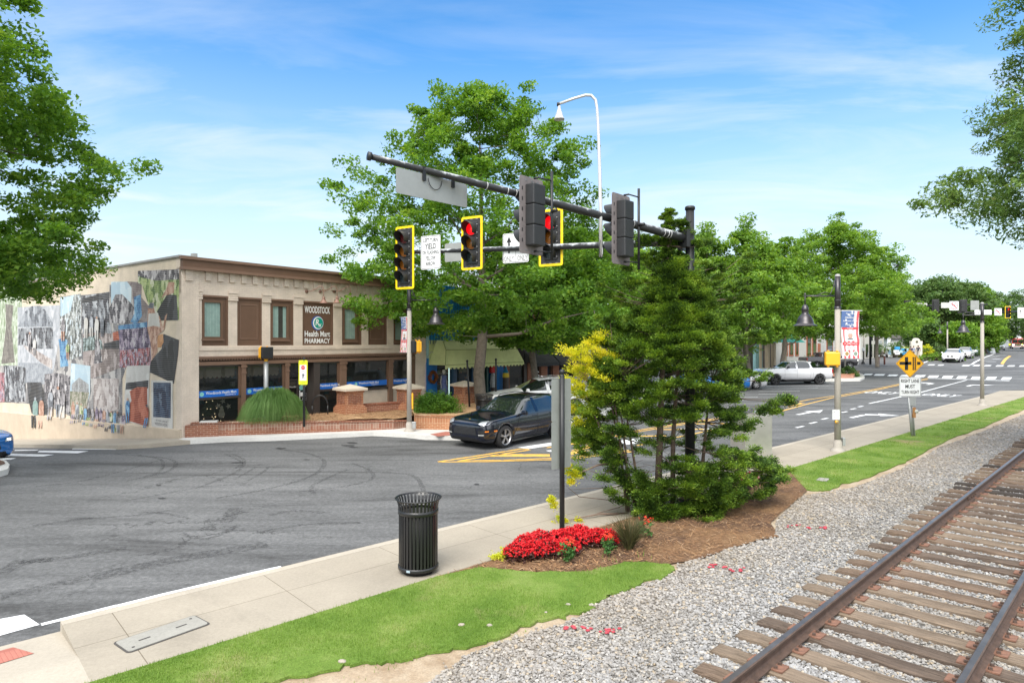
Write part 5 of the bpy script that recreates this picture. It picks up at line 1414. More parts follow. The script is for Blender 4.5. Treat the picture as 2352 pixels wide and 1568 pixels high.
# square brick piers with pyramid caps
CAP=mk('limestone_cap',(.60,.52,.42),.8,.06,5)
HB=brickmat('pier_brick',(.34,.13,.07),(.40,.175,.095),(.60,.42,.27),bmp=.7)
def herr(mm,x0,x1,z0,z1,y,face):
 """herringbone panel of small bricks"""
 n=int((z1-z0)/.052);wd=(x1-x0)/4
 for c_ in range(4):
  for k in range(n):
   zc=z0+(k+.5)*.052;s_=1 if c_ % 2 else-1
   bx_=x0+(c_+.5)*wd
   if face=='y':mm.box((bx_,y,zc),(wd*1.1,.02,.034),KB,ry=s_*.6)
   else:mm.box((y,bx_,zc),(.02,wd*1.1,.034),KB,rx=-s_*.6)
def pier(px,cap_py,base_py,y,lab,w=.62):
 x=(px-1176)/FX*y;z1_=CH-(cap_py-784)/FX*y;z0_=CH-(base_py-784)/FX*y
 r=thing('brick_pier',lab,'brick pier',(x,y,0),BA-.18,'square brick piers of the shop terrace')
 h=z1_-z0_;w2_=w/2
 mm=M();mm.bx(-w2_,w2_,-w2_,w2_,z0_+.55,z1_-.12,HB);mm.build('shaft',r)
 mm=M()
 mm.bx(-w2_-.10,w2_+.10,-w2_-.10,w2_+.10,-.2,z0_+.45,HB);mm.bx(-w2_-.06,w2_+.06,-w2_-.06,w2_+.06,z0_+.45,z0_+.505,HB);mm.bx(-w2_-.03,w2_+.03,-w2_-.03,w2_+.03,z0_+.505,z0_+.56,HB)
 mm.bx(-w2_-.03,w2_+.03,-w2_-.03,w2_+.03,z1_-.2,z1_-.12,HB);mm.build('plinth',r)
 mm=M();herr(mm,-w2_+.09,w2_-.09,z0_+.62,z1_-.24,-w2_-.004,'y');mm.build('herringbone',r);mm=M();herr(mm,-w2_+.09,w2_-.09,z0_+.62,z1_-.24,-w2_-.004,'x');mm.build('herringbone',r)
 mm=M();c_=w2_+.13;mm.bx(-c_,c_,-c_,c_,z1_-.12,z1_-.03,CAP)
 mm.add([(-c_,-c_,z1_-.03),(c_,-c_,z1_-.03),(c_,c_,z1_-.03),(-c_,c_,z1_-.03),(0,0,z1_+.13)],[(0,1,4),(1,2,4),(2,3,4),(3,0,4)],CAP);mm.build('cap',r)
 return r
pier(804,889,960,26.2,'left brick pier with pale pyramid cap beside the pharmacy door',.78)
pier(939,886,955,27.6,'middle brick pier with pale cap directly behind the lamp post',.74)
pier(1067.5,880,935,28.6,'right brick pier with pale cap behind the leafy shrub',.68)
pier_wall=thing('terrace_wall','low brick terrace wall joining the two left piers','low wall',atd(826,960,26.4)[:2]+(0,),atan2(27.5-26.4,(atd(915,0,27.5)[0]-atd(826,0,26.4)[0])))
Lw=(Vector(atd(918,0,27.6)[:2])-Vector(atd(826,0,26.4)[:2])).length
zt_w=CH-(925-784)/FX*26.9
mm=M();mm.bx(0,Lw,-.15,.15,0,zt_w-.06,KB);mm.build('brick_wall',pier_wall)
mm=M()
n=int(Lw/.075)
for k in range(n):mm.box((Lw*(k+.5)/n,0,zt_w-.03),(.066,.36,.06),KB,bev=.012)
mm.build('rolled_edge',pier_wall)
# kerbed island at the far left and the brick-edged island by the white pickup
isl=P((-90,1050),(0,1053),(14,1057),(22,1066),(18,1076),(0,1081),(-90,1100),h=.15)
sheet('kerb_island',[isl],.15,WC,thick=.2)
isl2=P((-90,1054),(0,1057),(9,1060),(12,1065),(0,1069),(-90,1085),h=.15)
sheet('island_mulch',[isl2],.165,MULCH)
z8=lambda x,y:(x/8.535+1776.2,y/8.535+722.7)
sheet('parking_island',[P(z8(600,1270),z8(1150,1275),z8(1700,1268),z8(1790,1225),z8(1780,1170),z8(1690,1140),z8(1400,1090),z8(600,1120),h=.15)],.15,WC,thick=.2)
b1=at(*z8(1050,1245),.15);b2=at(*z8(1570,1240),.15);b3=at(*z8(1690,1160),.15)
zt_i=lambda p,py:CH-(py-784)/FX*p[1]
iw=[b1,b2,b3]
wallrun('planter_wall','pink brick planter wall round the island beyond the white pickup',iw,.3,0,0,[zt_i(b1,z8(0,1145)[1]),zt_i(b2,z8(0,1165)[1]),zt_i(b3,z8(0,1100)[1])],brickmat('pink_brick',(.38,.17,.12),(.42,.21,.15),(.46,.30,.22)),brickmat('pink_brick_b',(.38,.17,.12),(.42,.21,.15),(.46,.30,.22)),1)
# ------------------------------------------------------------------ trees
BARK=mk('grey_bark',(.155,.13,.105),.95,.35,8,bmp=1.0,bs=26)
BARKD=mk('dark_bark',(.085,.065,.05),.95,.35,8,bmp=1.0,bs=26)
BARKC=mk('conifer_bark',(.17,.12,.09),.95,.3,10,bmp=1.0,bs=30)
LF_MAPLE=leafmat('maple_leaf',[(0,(.040,.105,.014)),(.35,(.080,.185,.024)),(.7,(.155,.290,.038)),(1,(.32,.44,.075))],.45)
LF_LIGHT=leafmat('light_leaf',[(0,(.07,.15,.025)),(.35,(.13,.25,.04)),(.7,(.22,.35,.065)),(1,(.36,.45,.11))],.4)
LF_MID=leafmat('street_tree_leaf',[(0,(.06,.14,.02)),(.4,(.125,.245,.034)),(.75,(.22,.36,.055)),(1,(.34,.44,.09))],.45)
LF_DARK=leafmat('far_leaf',[(0,(.04,.09,.022)),(.5,(.085,.16,.04)),(1,(.17,.24,.07))],.3)
LF_OAK=leafmat('slim_leaf',[(0,(.045,.095,.022)),(.4,(.10,.19,.042)),(.8,(.19,.29,.07)),(.95,(.22,.24,.09)),(1,(.38,.28,.06))],.35)
def leaves_np(centers,rad,per,size,r,aspect=.62,flat=.55,droop=.25,szvar=.9):
 """leaf quads scattered round cluster centres; returns vertices (n*4, 3)"""
 nC=len(centers);n=nC*per
 C=np.repeat(centers,per,0);Rr=np.repeat(rad,per)
 d=r.normal(size=(n,3));d /= np.linalg.norm(d,axis=1)[:,None]
 k=r.rand(n)**.45
 P_=C+d*(k*Rr)[:,None]*np.array([1,1,flat])
 a=r.rand(n)*6.283;tl=r.normal(size=n)*.55-droop
 u=np.stack([np.cos(a)*np.cos(tl),np.sin(a)*np.cos(tl),np.sin(tl)],1)
 rl=r.normal(size=n)*.6
 h=np.stack([-np.sin(a),np.cos(a),np.zeros(n)],1);w=np.cross(u,h);v=h*np.cos(rl)[:,None]+w*np.sin(rl)[:,None]
 L_=size*(1-szvar/2+szvar*r.rand(n));Wd=L_*aspect
 p0=P_-u*(L_/2)[:,None];p2=P_+u*(L_/2)[:,None]
 nn=np.cross(u,v)*(Wd*.18)[:,None]
 p1=P_+v*(Wd/2)[:,None]+nn;p3=P_-v*(Wd/2)[:,None]+nn
 return np.stack([p0,p1,p2,p3],1).reshape(-1,3)
def interp(prof,z):
 zs=[p[0] for p in prof];rs=[p[1] for p in prof];return np.interp(z,zs,rs)
def tree(name,lab,cat,base,prof,trunk_r,ncl,per,leaf,mat,seed,bark=BARK,cl_r=(.45,.95),lobes=.22,group=None,fork=.35,nl=11,lean=(0,0),hollow=.35,aspect=.62,twigs=True,flat=.55,gaps=.32,tips=()):
 """prof: (height above ground, crown radius) pairs. limbs reach into the crown, leaf clumps sit on twigs"""
 r=np.random.RandomState(seed);rr=random.Random(seed)
 x0,y0,z0=base
 root=thing(name,lab,cat,(x0,y0,z0),0,group)
 zmin,zmax=prof[0][0],prof[-1][0];H=zmax
 ph_=r.rand(6)*6.283
 def radius(z,a):
  f=1+lobes*(.5*np.sin(2*a+ph_[0]+z*.7)+.5*np.sin(3*a+ph_[1]-z*1.1)+.45*np.sin(5*a+ph_[2]+z*1.9)+.35*np.sin(7*a+ph_[3]-z*2.7))
  return interp(prof,z)*f
 # cluster centres: fill the crown, denser towards the outside, thinned by a 3D wave field for gaps
 C=[]
 while len(C)<ncl:
  z=zmin+(zmax-zmin)*r.rand(800);a=r.rand(800)*6.283
  R_=radius(z,a);q=(hollow+(1-hollow)*r.rand(800))**.7;q=np.where(r.rand(800)<.8,q,r.rand(800))
  rad=R_*q
  x=rad*np.cos(a);y=rad*np.sin(a)
  acc=r.rand(800)<(interp(prof,z)/max(p[1] for p in prof))*(.35+.65*q)
  g=np.sin(x*1.7+ph_[4])*np.sin(y*1.7+ph_[5])*np.sin(z*2.1+ph_[0])+.5*np.sin(x*3.1+y*2.3+z*3.7)
  acc &= g>-gaps
  acc &= ~((rad<.28*R_) & (z<zmin+.3*(zmax-zmin)))
  C+=list(np.stack([x,y,z],1)[acc])
 C=C[:ncl]
 for (tx_,tz_,l_,n_,w_) in tips:
  for i in range(n_):
   f=i/max(n_-1,1);C.append(np.array([tx_*(1-.38*(1-f))+r.normal()*w_*(1.1-f),r.normal()*w_*1.5,tz_-l_*(1-f)+r.normal()*w_*.3]))
 ncl=len(C);C=np.array(C)
 C[:,0]+=lean[0]*(C[:,2]/H)**1.5;C[:,1]+=lean[1]*(C[:,2]/H)**1.5
 cr_=cl_r[0]+(cl_r[1]-cl_r[0])*r.rand(ncl)
 V=leaves_np(C,cr_,per,leaf,r,aspect,flat)
 npmesh('crown',V,np.arange(len(V)),4,[mat],root)
 # trunk and limbs
 mm=M();zf_=max(.3,zmin*fork+.5 if fork<1 else zmin)
 tz=[0,.15,zf_*.5,zf_,zmin+(H-zmin)*.3,zmin+(H-zmin)*.6,H*.93]
 wobx=[0,0]+[rr.uniform(-.08,.08)*trunk_r*8 for _ in tz[2:]];woby=[0,0]+[rr.uniform(-.08,.08)*trunk_r*8 for _ in tz[2:]]
 tp_=[Vector((wobx[i]+lean[0]*(z/H)**1.5,woby[i]+lean[1]*(z/H)**1.5,z)) for i,z in enumerate(tz)]
 tr_=[trunk_r*1.35,trunk_r*1.06,trunk_r,trunk_r*.9,trunk_r*.6,trunk_r*.3,trunk_r*.06]
 mm.tube(tp_,tr_,bark,12)
 limbs=[]
 for k in range(nl):
  f=k/max(nl-1,1);zs=zf_+(H*.72-zf_)*f**1.1;a=k*2.4+rr.uniform(-.4,.4)
  zt_=zs+(H-zs)*rr.uniform(.25,.55) if f>.2 else zs+rr.uniform(.1,.35)*(H-zs)
  zt_=min(max(zt_,zmin+.1),H*.97)
  R_=float(radius(np.array(zt_),np.array(a)))*.66
  s_=tp_[0]*0
  for i in range(len(tz)-1):
   if tz[i]<=zs<=tz[i+1]:
    g=(zs-tz[i])/(tz[i+1]-tz[i]);s_=tp_[i].lerp(tp_[i+1],g);r0=tr_[i]+(tr_[i+1]-tr_[i])*g
  e=Vector((R_*cos(a)+lean[0]*(zt_/H)**1.5,R_*sin(a)+lean[1]*(zt_/H)**1.5,zt_))
  e=Vector(C[int(((C-np.array(e[:]))**2).sum(1).argmin())])
  m1=s_.lerp(e,.35)+Vector((0,0,-(zt_-zs)*.12+rr.uniform(-.1,.1)));m2=s_.lerp(e,.7)+Vector((rr.uniform(-.2,.2),rr.uniform(-.2,.2),rr.uniform(-.1,.15)))
  rb=r0*rr.uniform(.38,.55)
  pts=[s_,m1,m2,e];mm.tube(pts,[rb,rb*.72,rb*.42,rb*.1],bark,7);limbs+=[(m1,rb*.6),(m2,rb*.35),(e,rb*.1),(s_.lerp(m1,.5),rb*.8)]+[(m1.lerp(m2,f_),rb*(.6-.25*f_)) for f_ in (.2,.4,.6,.8)]+[(m2.lerp(e,f_),rb*(.35-.25*f_)) for f_ in (.2,.4,.6,.8)]
 limbs+=[(p,q_) for p,q_ in zip(tp_[3:],tr_[3:])]
 if twigs:
  LP=np.array([p[0][:] for p in limbs])
  for i in range(0,ncl,2 if ncl<600 else 3):
   c=C[i];d2=((LP-c)**2).sum(1)+2.5*np.maximum(0,LP[:,2]-c[2])**2;j=int(d2.argmin())
   p=Vector(limbs[j][0]);q_=Vector(c)
   if (p-q_).length>1.9:continue
   rad=min(max(.012+.006*(p-q_).length,.012),trunk_r*.25)
   md=p.lerp(q_,.5)+Vector((rr.uniform(-.15,.15),rr.uniform(-.15,.15),rr.uniform(-.05,.12)))
   mm.tube([p,md,q_],[rad,rad*.65,rad*.25],bark,4,False)
 mm.build('trunk',root)
 return root
def gz(px,y,h=0):
 x=(px-1176)/FX*y;return (x,y,T(x,y)+h)
def hz(py,y):return CH-(py-784)/FX*y      # height shown at row py, depth y
# main maple behind the signal arms
D=28.0;b_=gz(1105,D,.45)
ZB=b_[2]
def pr(rows,D,zb,k=1.0):return [(hz(py,D)-zb,wpx/FX*D*k) for py,wpx in rows]
mtips=[((px_-1105)/FX*D,hz(py_,D)-ZB,ln/FX*D,n_,w_) for px_,py_,ln,n_,w_ in ((1008,196,120,7,.25),(1100,205,80,5,.25),(1212,212,130,7,.25),(1160,250,60,4,.3),(945,240,90,5,.3),(1300,320,110,6,.3),(1335,420,80,5,.35),(800,375,110,6,.3),(775,530,40,4,.4),(770,600,40,4,.4),(1380,440,60,4,.3),(860,420,80,4,.4))]
tree('maple_tree','tall maple with pale trunk behind the hanging signal heads','tree',b_,pr(((775,160),(740,270),(680,315),(600,320),(520,300),(440,260),(380,205),(310,160),(260,115),(220,60),(205,20)),D,ZB),.25,620,150,.145,LF_MAPLE,21,cl_r=(.33,.72),lobes=.30,nl=14,fork=.85,gaps=.12,tips=mtips)
# second street tree, lower crown to the right
b2_=gz(1224,31,.3)
tree('maple_tree','second maple with thinner trunk in front of the black awnings','tree',b2_,pr(((800,60),(780,150),(720,200),(650,190),(600,150),(540,90),(500,30)),31,b2_[2]),.17,300,150,.17,LF_MAPLE,22,cl_r=(.4,.8),nl=9,fork=.85,gaps=.2)
tree('maple_tree','leafy street maple half hidden by the evergreen, right of the brick shop','tree',gz(1365,35,.2),pr(((800,40),(770,120),(700,160),(640,150),(580,120),(540,60)),35,.2),.16,240,130,.18,LF_MID,29,cl_r=(.4,.9),nl=8,fork=.7)
# big maple at the left edge (trunk outside the picture)
b3_=(-16.6,15.2,.1)
tree('maple_tree','big maple leaning into the left edge above the mural','tree',b3_,[(4.6,4.2),(5.0,5.9),(6.0,6.1),(7.2,5.6),(8.6,5.4),(10.2,5.1),(11.6,4.7),(13,3.5),(14.6,2.4),(16,.6)],.33,950,170,.125,LF_MAPLE,33,cl_r=(.3,.7),lobes=.20,nl=16,fork=.85,gaps=.2)
# tree reaching in at the right edge
b4_=(16.1,14.8,.15)
tree('street_tree','slim leaved tree leaning into the right edge above the track','tree',b4_,[(5.9,1.8),(6.4,4.2),(7.0,4.9),(8.0,4.9),(9.0,4.6),(10,4.1),(11.4,3.7),(12.8,3.2),(14.2,1.8)],.28,1150,170,.12,LF_OAK,44,cl_r=(.25,.65),lobes=.24,nl=13,fork=.9,aspect=.38,gaps=.28)
# bank of street trees behind the evergreen
bank=[
 (1425,44,((800,60),(770,130),(700,120),(640,100),(590,80),(550,20)),LF_LIGHT,'airy light green tree between the maple and the evergreen tip',51,.5,130),
 (1520,50,((810,60),(780,150),(700,170),(640,130),(590,80),(560,20)),LF_LIGHT,'airy light green tree directly behind the evergreen tip',52,.45,140),
 (1620,47,((820,50),(780,120),(700,150),(640,110),(590,60),(540,22)),LF_LIGHT,'light green tree with wispy top right of the signal pole',53,.45,140),
 (1715,46,((785,50),(770,110),(740,155),(680,140),(630,90),(580,60),(530,20)),LF_MID,'green street tree with tall wispy top above the white pickup',54,.4,300),
 (1800,58,((778,40),(768,80),(745,108),(700,110),(640,90),(600,60),(560,22)),LF_MID,'small round street tree behind the left street lamp shade',55,.3,170),
 (1925,60,((776,60),(764,125),(735,166),(700,160),(650,135),(600,112),(560,82),(530,50),(515,15)),LF_MID,'large bright green tree standing behind the banner lamp post',56,.22,620),
 (2015,72,((768,30),(758,66),(730,84),(700,82),(660,58),(610,20)),LF_MID,'rounded green tree at the edge of the big banner tree',57,.25,190)]
for px,D_,rows,mt,lab,sd,gp,nc in bank:
 bb=gz(px,D_,.1);rt_=random.Random(sd);tpz=[(rt_.uniform(-.75,.75)*interp(pr(rows,D_,bb[2]),hz(q_,D_)-bb[2]) if q_>rows[-1][0]+20 else 0,hz(q_,D_)-bb[2]+rt_.uniform(.2,.9),2.2,5,.22) for q_ in [rows[-1][0]+j_*14 for j_ in range(9)]]
 tree('street_tree',lab,'tree',bb,pr(rows,D_,bb[2]),.20,nc,120,.22,mt,sd,cl_r=(.4,1.0),lobes=.28,nl=10,fork=.7,gaps=.5-gp,tips=tpz)
# far trees
far=[
 (2163,112,((738,50),(722,88),(700,98),(678,88),(655,60),(641,20)),LF_DARK,'wide dark tree with forked trunk beyond the far signals',61,330,5,.45,.6),
 (2235,125,((765,30),(740,44),(700,48),(670,34),(656,10)),LF_MID,'tall green tree right of the wide forked tree',62,170,3,.5,.25),
 (2290,150,((786,30),(740,44),(700,44),(685,26),(676,8)),LF_DARK,'dark tree above the far white car',63,150,3,.5,.3),
 (2350,185,((770,36),(730,52),(690,40),(668,14)),LF_DARK,'tall tree at the right edge above the fire engine',64,150,3,.5,.3),
 (2118,105,((790,22),(770,34),(748,28),(730,8)),LF_DARK,'low dark tree behind the cream monument sign',65,130,3,.4,.2),
 (2205,100,((792,20),(775,30),(755,24),(742,8)),LF_MID,'small bushy tree right of the red parasols',66,110,2,.4,.15),
 (2262,118,((795,20),(765,34),(735,28),(715,8)),LF_MID,'flowering magnolia like tree behind the yellow crossing sign',67,130,3,.4,.2),
 (2420,140,((786,50),(740,80),(700,60),(680,20)),LF_DARK,'dark tree off the right edge behind the fire engine',68,120,3,.5,.3),
 (2080,150,((790,30),(740,60),(690,60),(665,30),(652,10)),LF_DARK,'dark tree behind the rounded green tree',69,150,3,.5,.3)]
for px,D_,rows,mt,lab,sd,nc,nl_,tr_,gp in far:
 bb=gz(px,D_,.1);tree('far_tree',lab,'tree',bb,pr(rows,D_,bb[2]),tr_,nc,90,.42,mt,sd,BARKD,cl_r=(.9,2.0),lobes=.2,nl=nl_+3,fork=.5,gaps=.5-gp*.5,twigs=False,group='trees far up the street')
# trees seen behind the mural building at the left edge
tree('far_tree','grey green tree peeping over the mural roof at the left edge','tree',(-40,50,-1.5),[(5,3),(7.5,5),(9.5,4.5),(11,2.5),(12,.5)],.3,150,90,.3,LF_DARK,71,BARKD,cl_r=(.6,1.4),twigs=False)
# distant wood closing the street, one mass
def mass(name,lab,pts,zr,n,mat,seed,leaf=.8,per=60):
 r=np.random.RandomState(seed);C=[]
 for _ in range(n):
  k=r.randint(len(pts)-1);f=r.rand();a,b__=pts[k],pts[k+1]
  x=a[0]+(b__[0]-a[0])*f+r.normal()*3;y=a[1]+(b__[1]-a[1])*f+r.normal()*3
  C.append((x,y,T(x,y)+zr[0]+(zr[1]-zr[0])*r.rand()**.8*(.75+.25*math.sin(x*.35+1)*math.cos(y*.21))))
 V=leaves_np(np.array(C),np.full(n,2.2)*(.6+.8*r.rand(n)),per,leaf,r)
 o=npmesh(name,V,np.arange(len(V)),4,[mat]);o['kind']='stuff';o['label']=lab;return o
mass('distant_wood','distant wood closing the end of the street',[gz(2050,215),gz(2200,235),gz(2352,250),gz(2560,260)],(0,17),620,LF_DARK,75)
mass('distant_wood','distant wood beyond the railway to the right',[(300,200),(270,110),(210,30),(150,-40)],(0,13),420,LF_DARK,78)
mass('distant_wood','distant wood behind the shops',[gz(1500,120),gz(1760,130),gz(1950,150),gz(2060,180)],(0,9),380,LF_DARK,76)
mass('distant_wood','distant wood far left behind the mural building',[(-120,120),(-60,150),(10,160),(60,150)],(0,7),260,LF_DARK,77)
# ------------------------------------------------------------------ evergreen (false cypress) on the near bed
def spray(centers,rad,per,size,r,updir=.15):
 """flattened fans of small scale-leaf shoots pointing outwards"""
 n=len(centers)*per
 C=np.repeat(centers[:,:3],per,0);O=np.repeat(centers[:,3:6],per,0);R_=np.repeat(rad,per)
 side=np.cross(O,np.array([0,0,1.0]));side /= (np.linalg.norm(side,axis=1)[:,None]+1e-9)
 a=r.normal(size=n)*.75;f=r.rand(n)**.7
 d=O*np.cos(a)[:,None]+side*np.sin(a)[:,None];d[:,2]+=updir+r.normal(size=n)*.28
 d /= np.linalg.norm(d,axis=1)[:,None]
 P_=C+d*(f*R_)[:,None]*np.array([1.15,1.15,.7])+r.normal(size=(n,3))*(R_*.11)[:,None]
 L_=size*(.6+.8*r.rand(n));w=np.cross(d,r.normal(size=(n,3))*.55+np.array([0,0,1.0]));w /= np.linalg.norm(w,axis=1)[:,None]
 W_=L_*.6
 p0=P_-d*(L_*.4)[:,None];p1=P_+w*(W_/2)[:,None];p2=P_+d*(L_*.6)[:,None];p3=P_-w*(W_/2)[:,None]
 return np.stack([p0,p1,p2,p3],1).reshape(-1,3)
CYP=leafmat('cypress_spray',[(0,(.014,.030,.009)),(.3,(.034,.074,.015)),(.50,(.10,.19,.028)),(.72,(.22,.35,.045)),(1,(.40,.50,.08))],.3,.6,2.6)
CYG=leafmat('golden_cypress_spray',[(0,(.20,.30,.02)),(.3,(.48,.52,.035)),(.65,(.72,.68,.05)),(1,(.85,.74,.18))],.35,.6,4)
CYM=leafmat('half_golden_spray',[(0,(.05,.12,.015)),(.4,(.13,.24,.025)),(.8,(.27,.36,.04)),(1,(.50,.48,.06))],.25,.6)
er=np.random.RandomState(99);rr=random.Random(99)
eb=at(1530,1172,.16);ex,ey=eb[0]+.15,eb[1]+.35
ev=thing('evergreen_tree','dense dark green false cypress filling the bed in front of the signal pole','evergreen tree',(ex,ey,.16))
De=ey
def epx(px,py,dy=0):  # point in the tree frame at depth ey + dy
 y=ey+dy;return Vector(((px-1176)/FX*y-ex,y-ey,CH-(py-784)/FX*y-.16))
# silhouette: (row, left, right)
sil=[(480,1528,1552),(510,1520,1572),(545,1515,1580),(575,1508,1590),(600,1480,1600),(640,1492,1618),(690,1468,1645),(740,1435,1668),(790,1398,1690),(840,1350,1715),(880,1345,1710),(930,1340,1715),(980,1345,1700),(1020,1345,1720),(1060,1365,1780),(1100,1400,1812),(1140,1440,1770),(1180,1480,1660),(1205,1500,1590)]
cen=[];rows=[s[0] for s in sil]
def addc(px,py,dy,rad,outx=None):
 p=epx(px,py,dy);ax=epx(1545,py,0)
 o_=Vector((p.x-ax.x,p.y,0));
 if o_.length<.05:o_=Vector((er.normal(),er.normal(),0))
 o_.normalize();cen.append((p.x,p.y,p.z,o_.x,o_.y,.12,rad))
tries=0
while len(cen)<1150:
 py=er.uniform(485,1205);l_,r_=np.interp(py,rows,[s[1] for s in sil]),np.interp(py,rows,[s[2] for s in sil])
 l_,r_=l_+min(22,(r_-l_)*.2),r_-min(22,(r_-l_)*.2);px=er.uniform(l_,r_);mid=(l_+r_)/2;hw_=(r_-l_)/2
 e=abs(px-mid)/hw_;dmax=sqrt(max(0,1-e*e))*min(hw_/FX*De,1.15)
 dy=er.uniform(-1,1);dy=math.copysign(abs(dy)**.6,dy)*dmax
 # open gaps showing trunks and street between tiers
 if 960<py<1150 and 1440<px<1640 and er.rand()<.72 and not (1060<py<1110 and px>1560):continue
 if 855<py<990 and 1490<px<1580 and er.rand()<.3:continue
 if math.sin(py*.115+2.2*math.sin(px*.021)+dy*3)<-.86:continue
 g=math.sin(px*.045+py*.02)*math.sin(py*.055-px*.012)+.4*math.sin(px*.11)*math.sin(py*.13)
 if g<-.62 and py>950:continue
 if er.rand()>(r_-l_)/130 or (py<615 and er.rand()<.75):continue
 addc(px,py,dy,er.uniform(.14,.26)*(.42 if py<600 else 1))
for (l_,x_,y_,d_) in [(0,x,y,dy) for x,y,dy in ((1740,950,.3),(1758,940,.3),(1775,930,.3),(1790,917,.3),(1800,922,.3),(1770,950,.3),(1720,972,.3),(1700,985,.3),(1450,620,0),(1470,600,.0),(1455,660,0),(1495,560,0),(1480,548,0),(1640,640,.2),(1660,660,.2),(1690,650,.2),(1700,680,.2),(1560,535,0),(1600,560,.1),(1700,620,.2),(1705,590,.2),(1520,1195,-.4),(1560,1190,-.5),(1600,1192,-.5),(1640,1185,-.4),(1505,1180,-.3),(1440,1105,-.6),(1455,1120,-.6),(1480,1100,-.7),(1500,1125,-.6),(1470,1140,-.6),(1420,1065,-.8),(1405,1045,-.8),(1395,1100,-.8),(1415,1130,-.8),(1430,1150,-.7),(1400,1010,-.6),(1375,1000,-.5),(1350,985,-.5))]:addc(x_,y_,d_,.24);addc(x_+er.uniform(-12,12),y_+er.uniform(-8,8),d_,.2)
for k in range(70):
 f=er.rand();addc(1538+er.normal()*(3+10*f),482+150*f,er.normal()*.08,er.uniform(.06,.11))
for (x0_,y0_,x1_,y1_) in ((1545,560,1490,548),(1545,580,1475,590),(1550,545,1600,562),(1550,600,1660,622),(1540,640,1455,650),(1560,650,1700,660),(1540,520,1575,512)):
 for k in range(9):addc(x0_+(x1_-x0_)*k/8+er.normal()*4,y0_+(y1_-y0_)*k/8+er.normal()*5,er.normal()*.06,er.uniform(.08,.14))
for k in range(130):
 px=er.uniform(1470,1665);addc(px,er.uniform(1105,1232-.25*abs(px-1560)),-er.uniform(.45,1.0),er.uniform(.12,.22))
for (x0_,y0_,x1_,y1_,d_) in ((1450,700,1392,668,0),(1460,760,1385,735,-.2),(1430,800,1360,775,-.2),(1660,700,1735,672,.2),(1670,780,1745,770,.1),(1680,850,1750,868,.1),(1690,1090,1808,1075,.3),(1440,880,1345,900,-.4),(1400,1000,1342,1010,-.4)):
 for k in range(10):addc(x0_+(x1_-x0_)*k/9+er.normal()*6,y0_+(y1_-y0_)*k/9+er.normal()*6,d_+er.normal()*.1,er.uniform(.10,.18))
cen=np.array(cen)
V=spray(cen,cen[:,6],560,.035,er,.36)
npmesh('foliage',V,np.arange(len(V)),4,[CYP],ev)
mm=M()
base=[(1510,1180,0),(1545,1182,.15),(1575,1178,.3),(1595,1165,.5),(1462,1190,-.3),(1478,1193,-.25)]
tips=[(1538,495,0),(1560,640,.2),(1600,760,.3),(1640,840,.4),(1392,860,-.4),(1420,830,-.3)]
tr0=[.075,.055,.05,.045,.035,.03]
for (bx_,by_,bd),(tx_,ty_,td),r0 in zip(base,tips,tr0):
 a=epx(bx_,by_,bd);a.z=-.05;e=epx(tx_,ty_,td);m1=a.lerp(e,.3)+Vector((rr.uniform(-.06,.06),0,0));m2=a.lerp(e,.65)+Vector((rr.uniform(-.05,.05),rr.uniform(-.05,.05),0))
 mm.tube([a,m1,m2,e],[r0,r0*.85,r0*.55,r0*.15],BARKC,8)
sp=[epx(b[0],b[1],b[2]).lerp(epx(t_[0],t_[1],t_[2]),f) for b,t_ in zip(base,tips) for f in (.1,.2,.3,.4,.5,.6,.7,.8,.9)]
SPn=np.array([p[:] for p in sp])
for i in range(0,len(cen),2):
 c=cen[i,:3];d2=((SPn-c)**2).sum(1)+4*np.maximum(0,SPn[:,2]-c[2])**2;j=int(d2.argmin())
 p,q_=Vector(SPn[j]),Vector(c);md=p.lerp(q_,.55)+Vector((rr.uniform(-.05,.05),rr.uniform(-.05,.05),-.04))
 mm.tube([p,md,q_],[.012,.008,.004],BARKC,4,False)
# bare dead twigs reaching to the left near the ground
for pts in (((1462,1130,-.3),(1400,1148,-.5),(1330,1140,-.6),(1300,1115,-.6)),((1462,1110,-.3),(1400,1120,-.5),(1320,1122,-.6)),((1470,1145,-.3),(1420,1165,-.4),(1365,1180,-.5),(1355,1200,-.5)),((1460,1085,-.3),(1420,1075,-.4),(1380,1090,-.5),(1340,1075,-.5)),((1490,1130,-.2),(1440,1060,-.4),(1420,1020,-.4)),((1500,1120,0),(1440,1090,-.2),(1400,1040,-.3))):
 q_=[epx(*p) for p in pts];mm.tube(q_,[.012]+[.008]*(len(q_)-2)+[.003],BARKC,5,False)
for _ in range(90):
 a=epx(rr.uniform(1440,1650),rr.uniform(960,1150),rr.uniform(-.4,.4));mm.tube([a,a+Vector((rr.uniform(-.25,.25),rr.uniform(-.2,.2),rr.uniform(-.12,.18)))],[.006,.002],BARKC,4,False)
mm.build('trunk',ev)
# golden companion shrub on the left side
gb=thing('golden_cypress','yellow tipped golden cypress at the left of the dark evergreen','evergreen shrub',(ex,ey,.16))
gc=[]
def addg(px,py,dy,rad):
 p=epx(px,py,dy);gc.append((p.x,p.y,p.z,-.75+er.normal()*.3,-.3,.35,rad))
for (x,y,s_,n_) in ((1305,815,12,3),(1330,820,14,5),(1350,830,16,6),(1370,800,14,5),(1385,780,10,4),(1360,850,20,9),(1330,855,16,5),(1400,820,16,5),(1315,880,12,4),(1330,895,14,6),(1345,905,16,6),(1310,930,8,3),(1325,945,12,5),(1330,975,10,4),(1380,870,16,5)):
 for _ in range(n_):addg(x+er.normal()*s_*.5,y+er.normal()*s_*.5,-.45+er.normal()*.16,er.uniform(.10,.27))
gm=len(gc)
gcn=np.array(gc);Vg=spray(gcn,gcn[:,6],170,.036,er,.3)
lc=[]
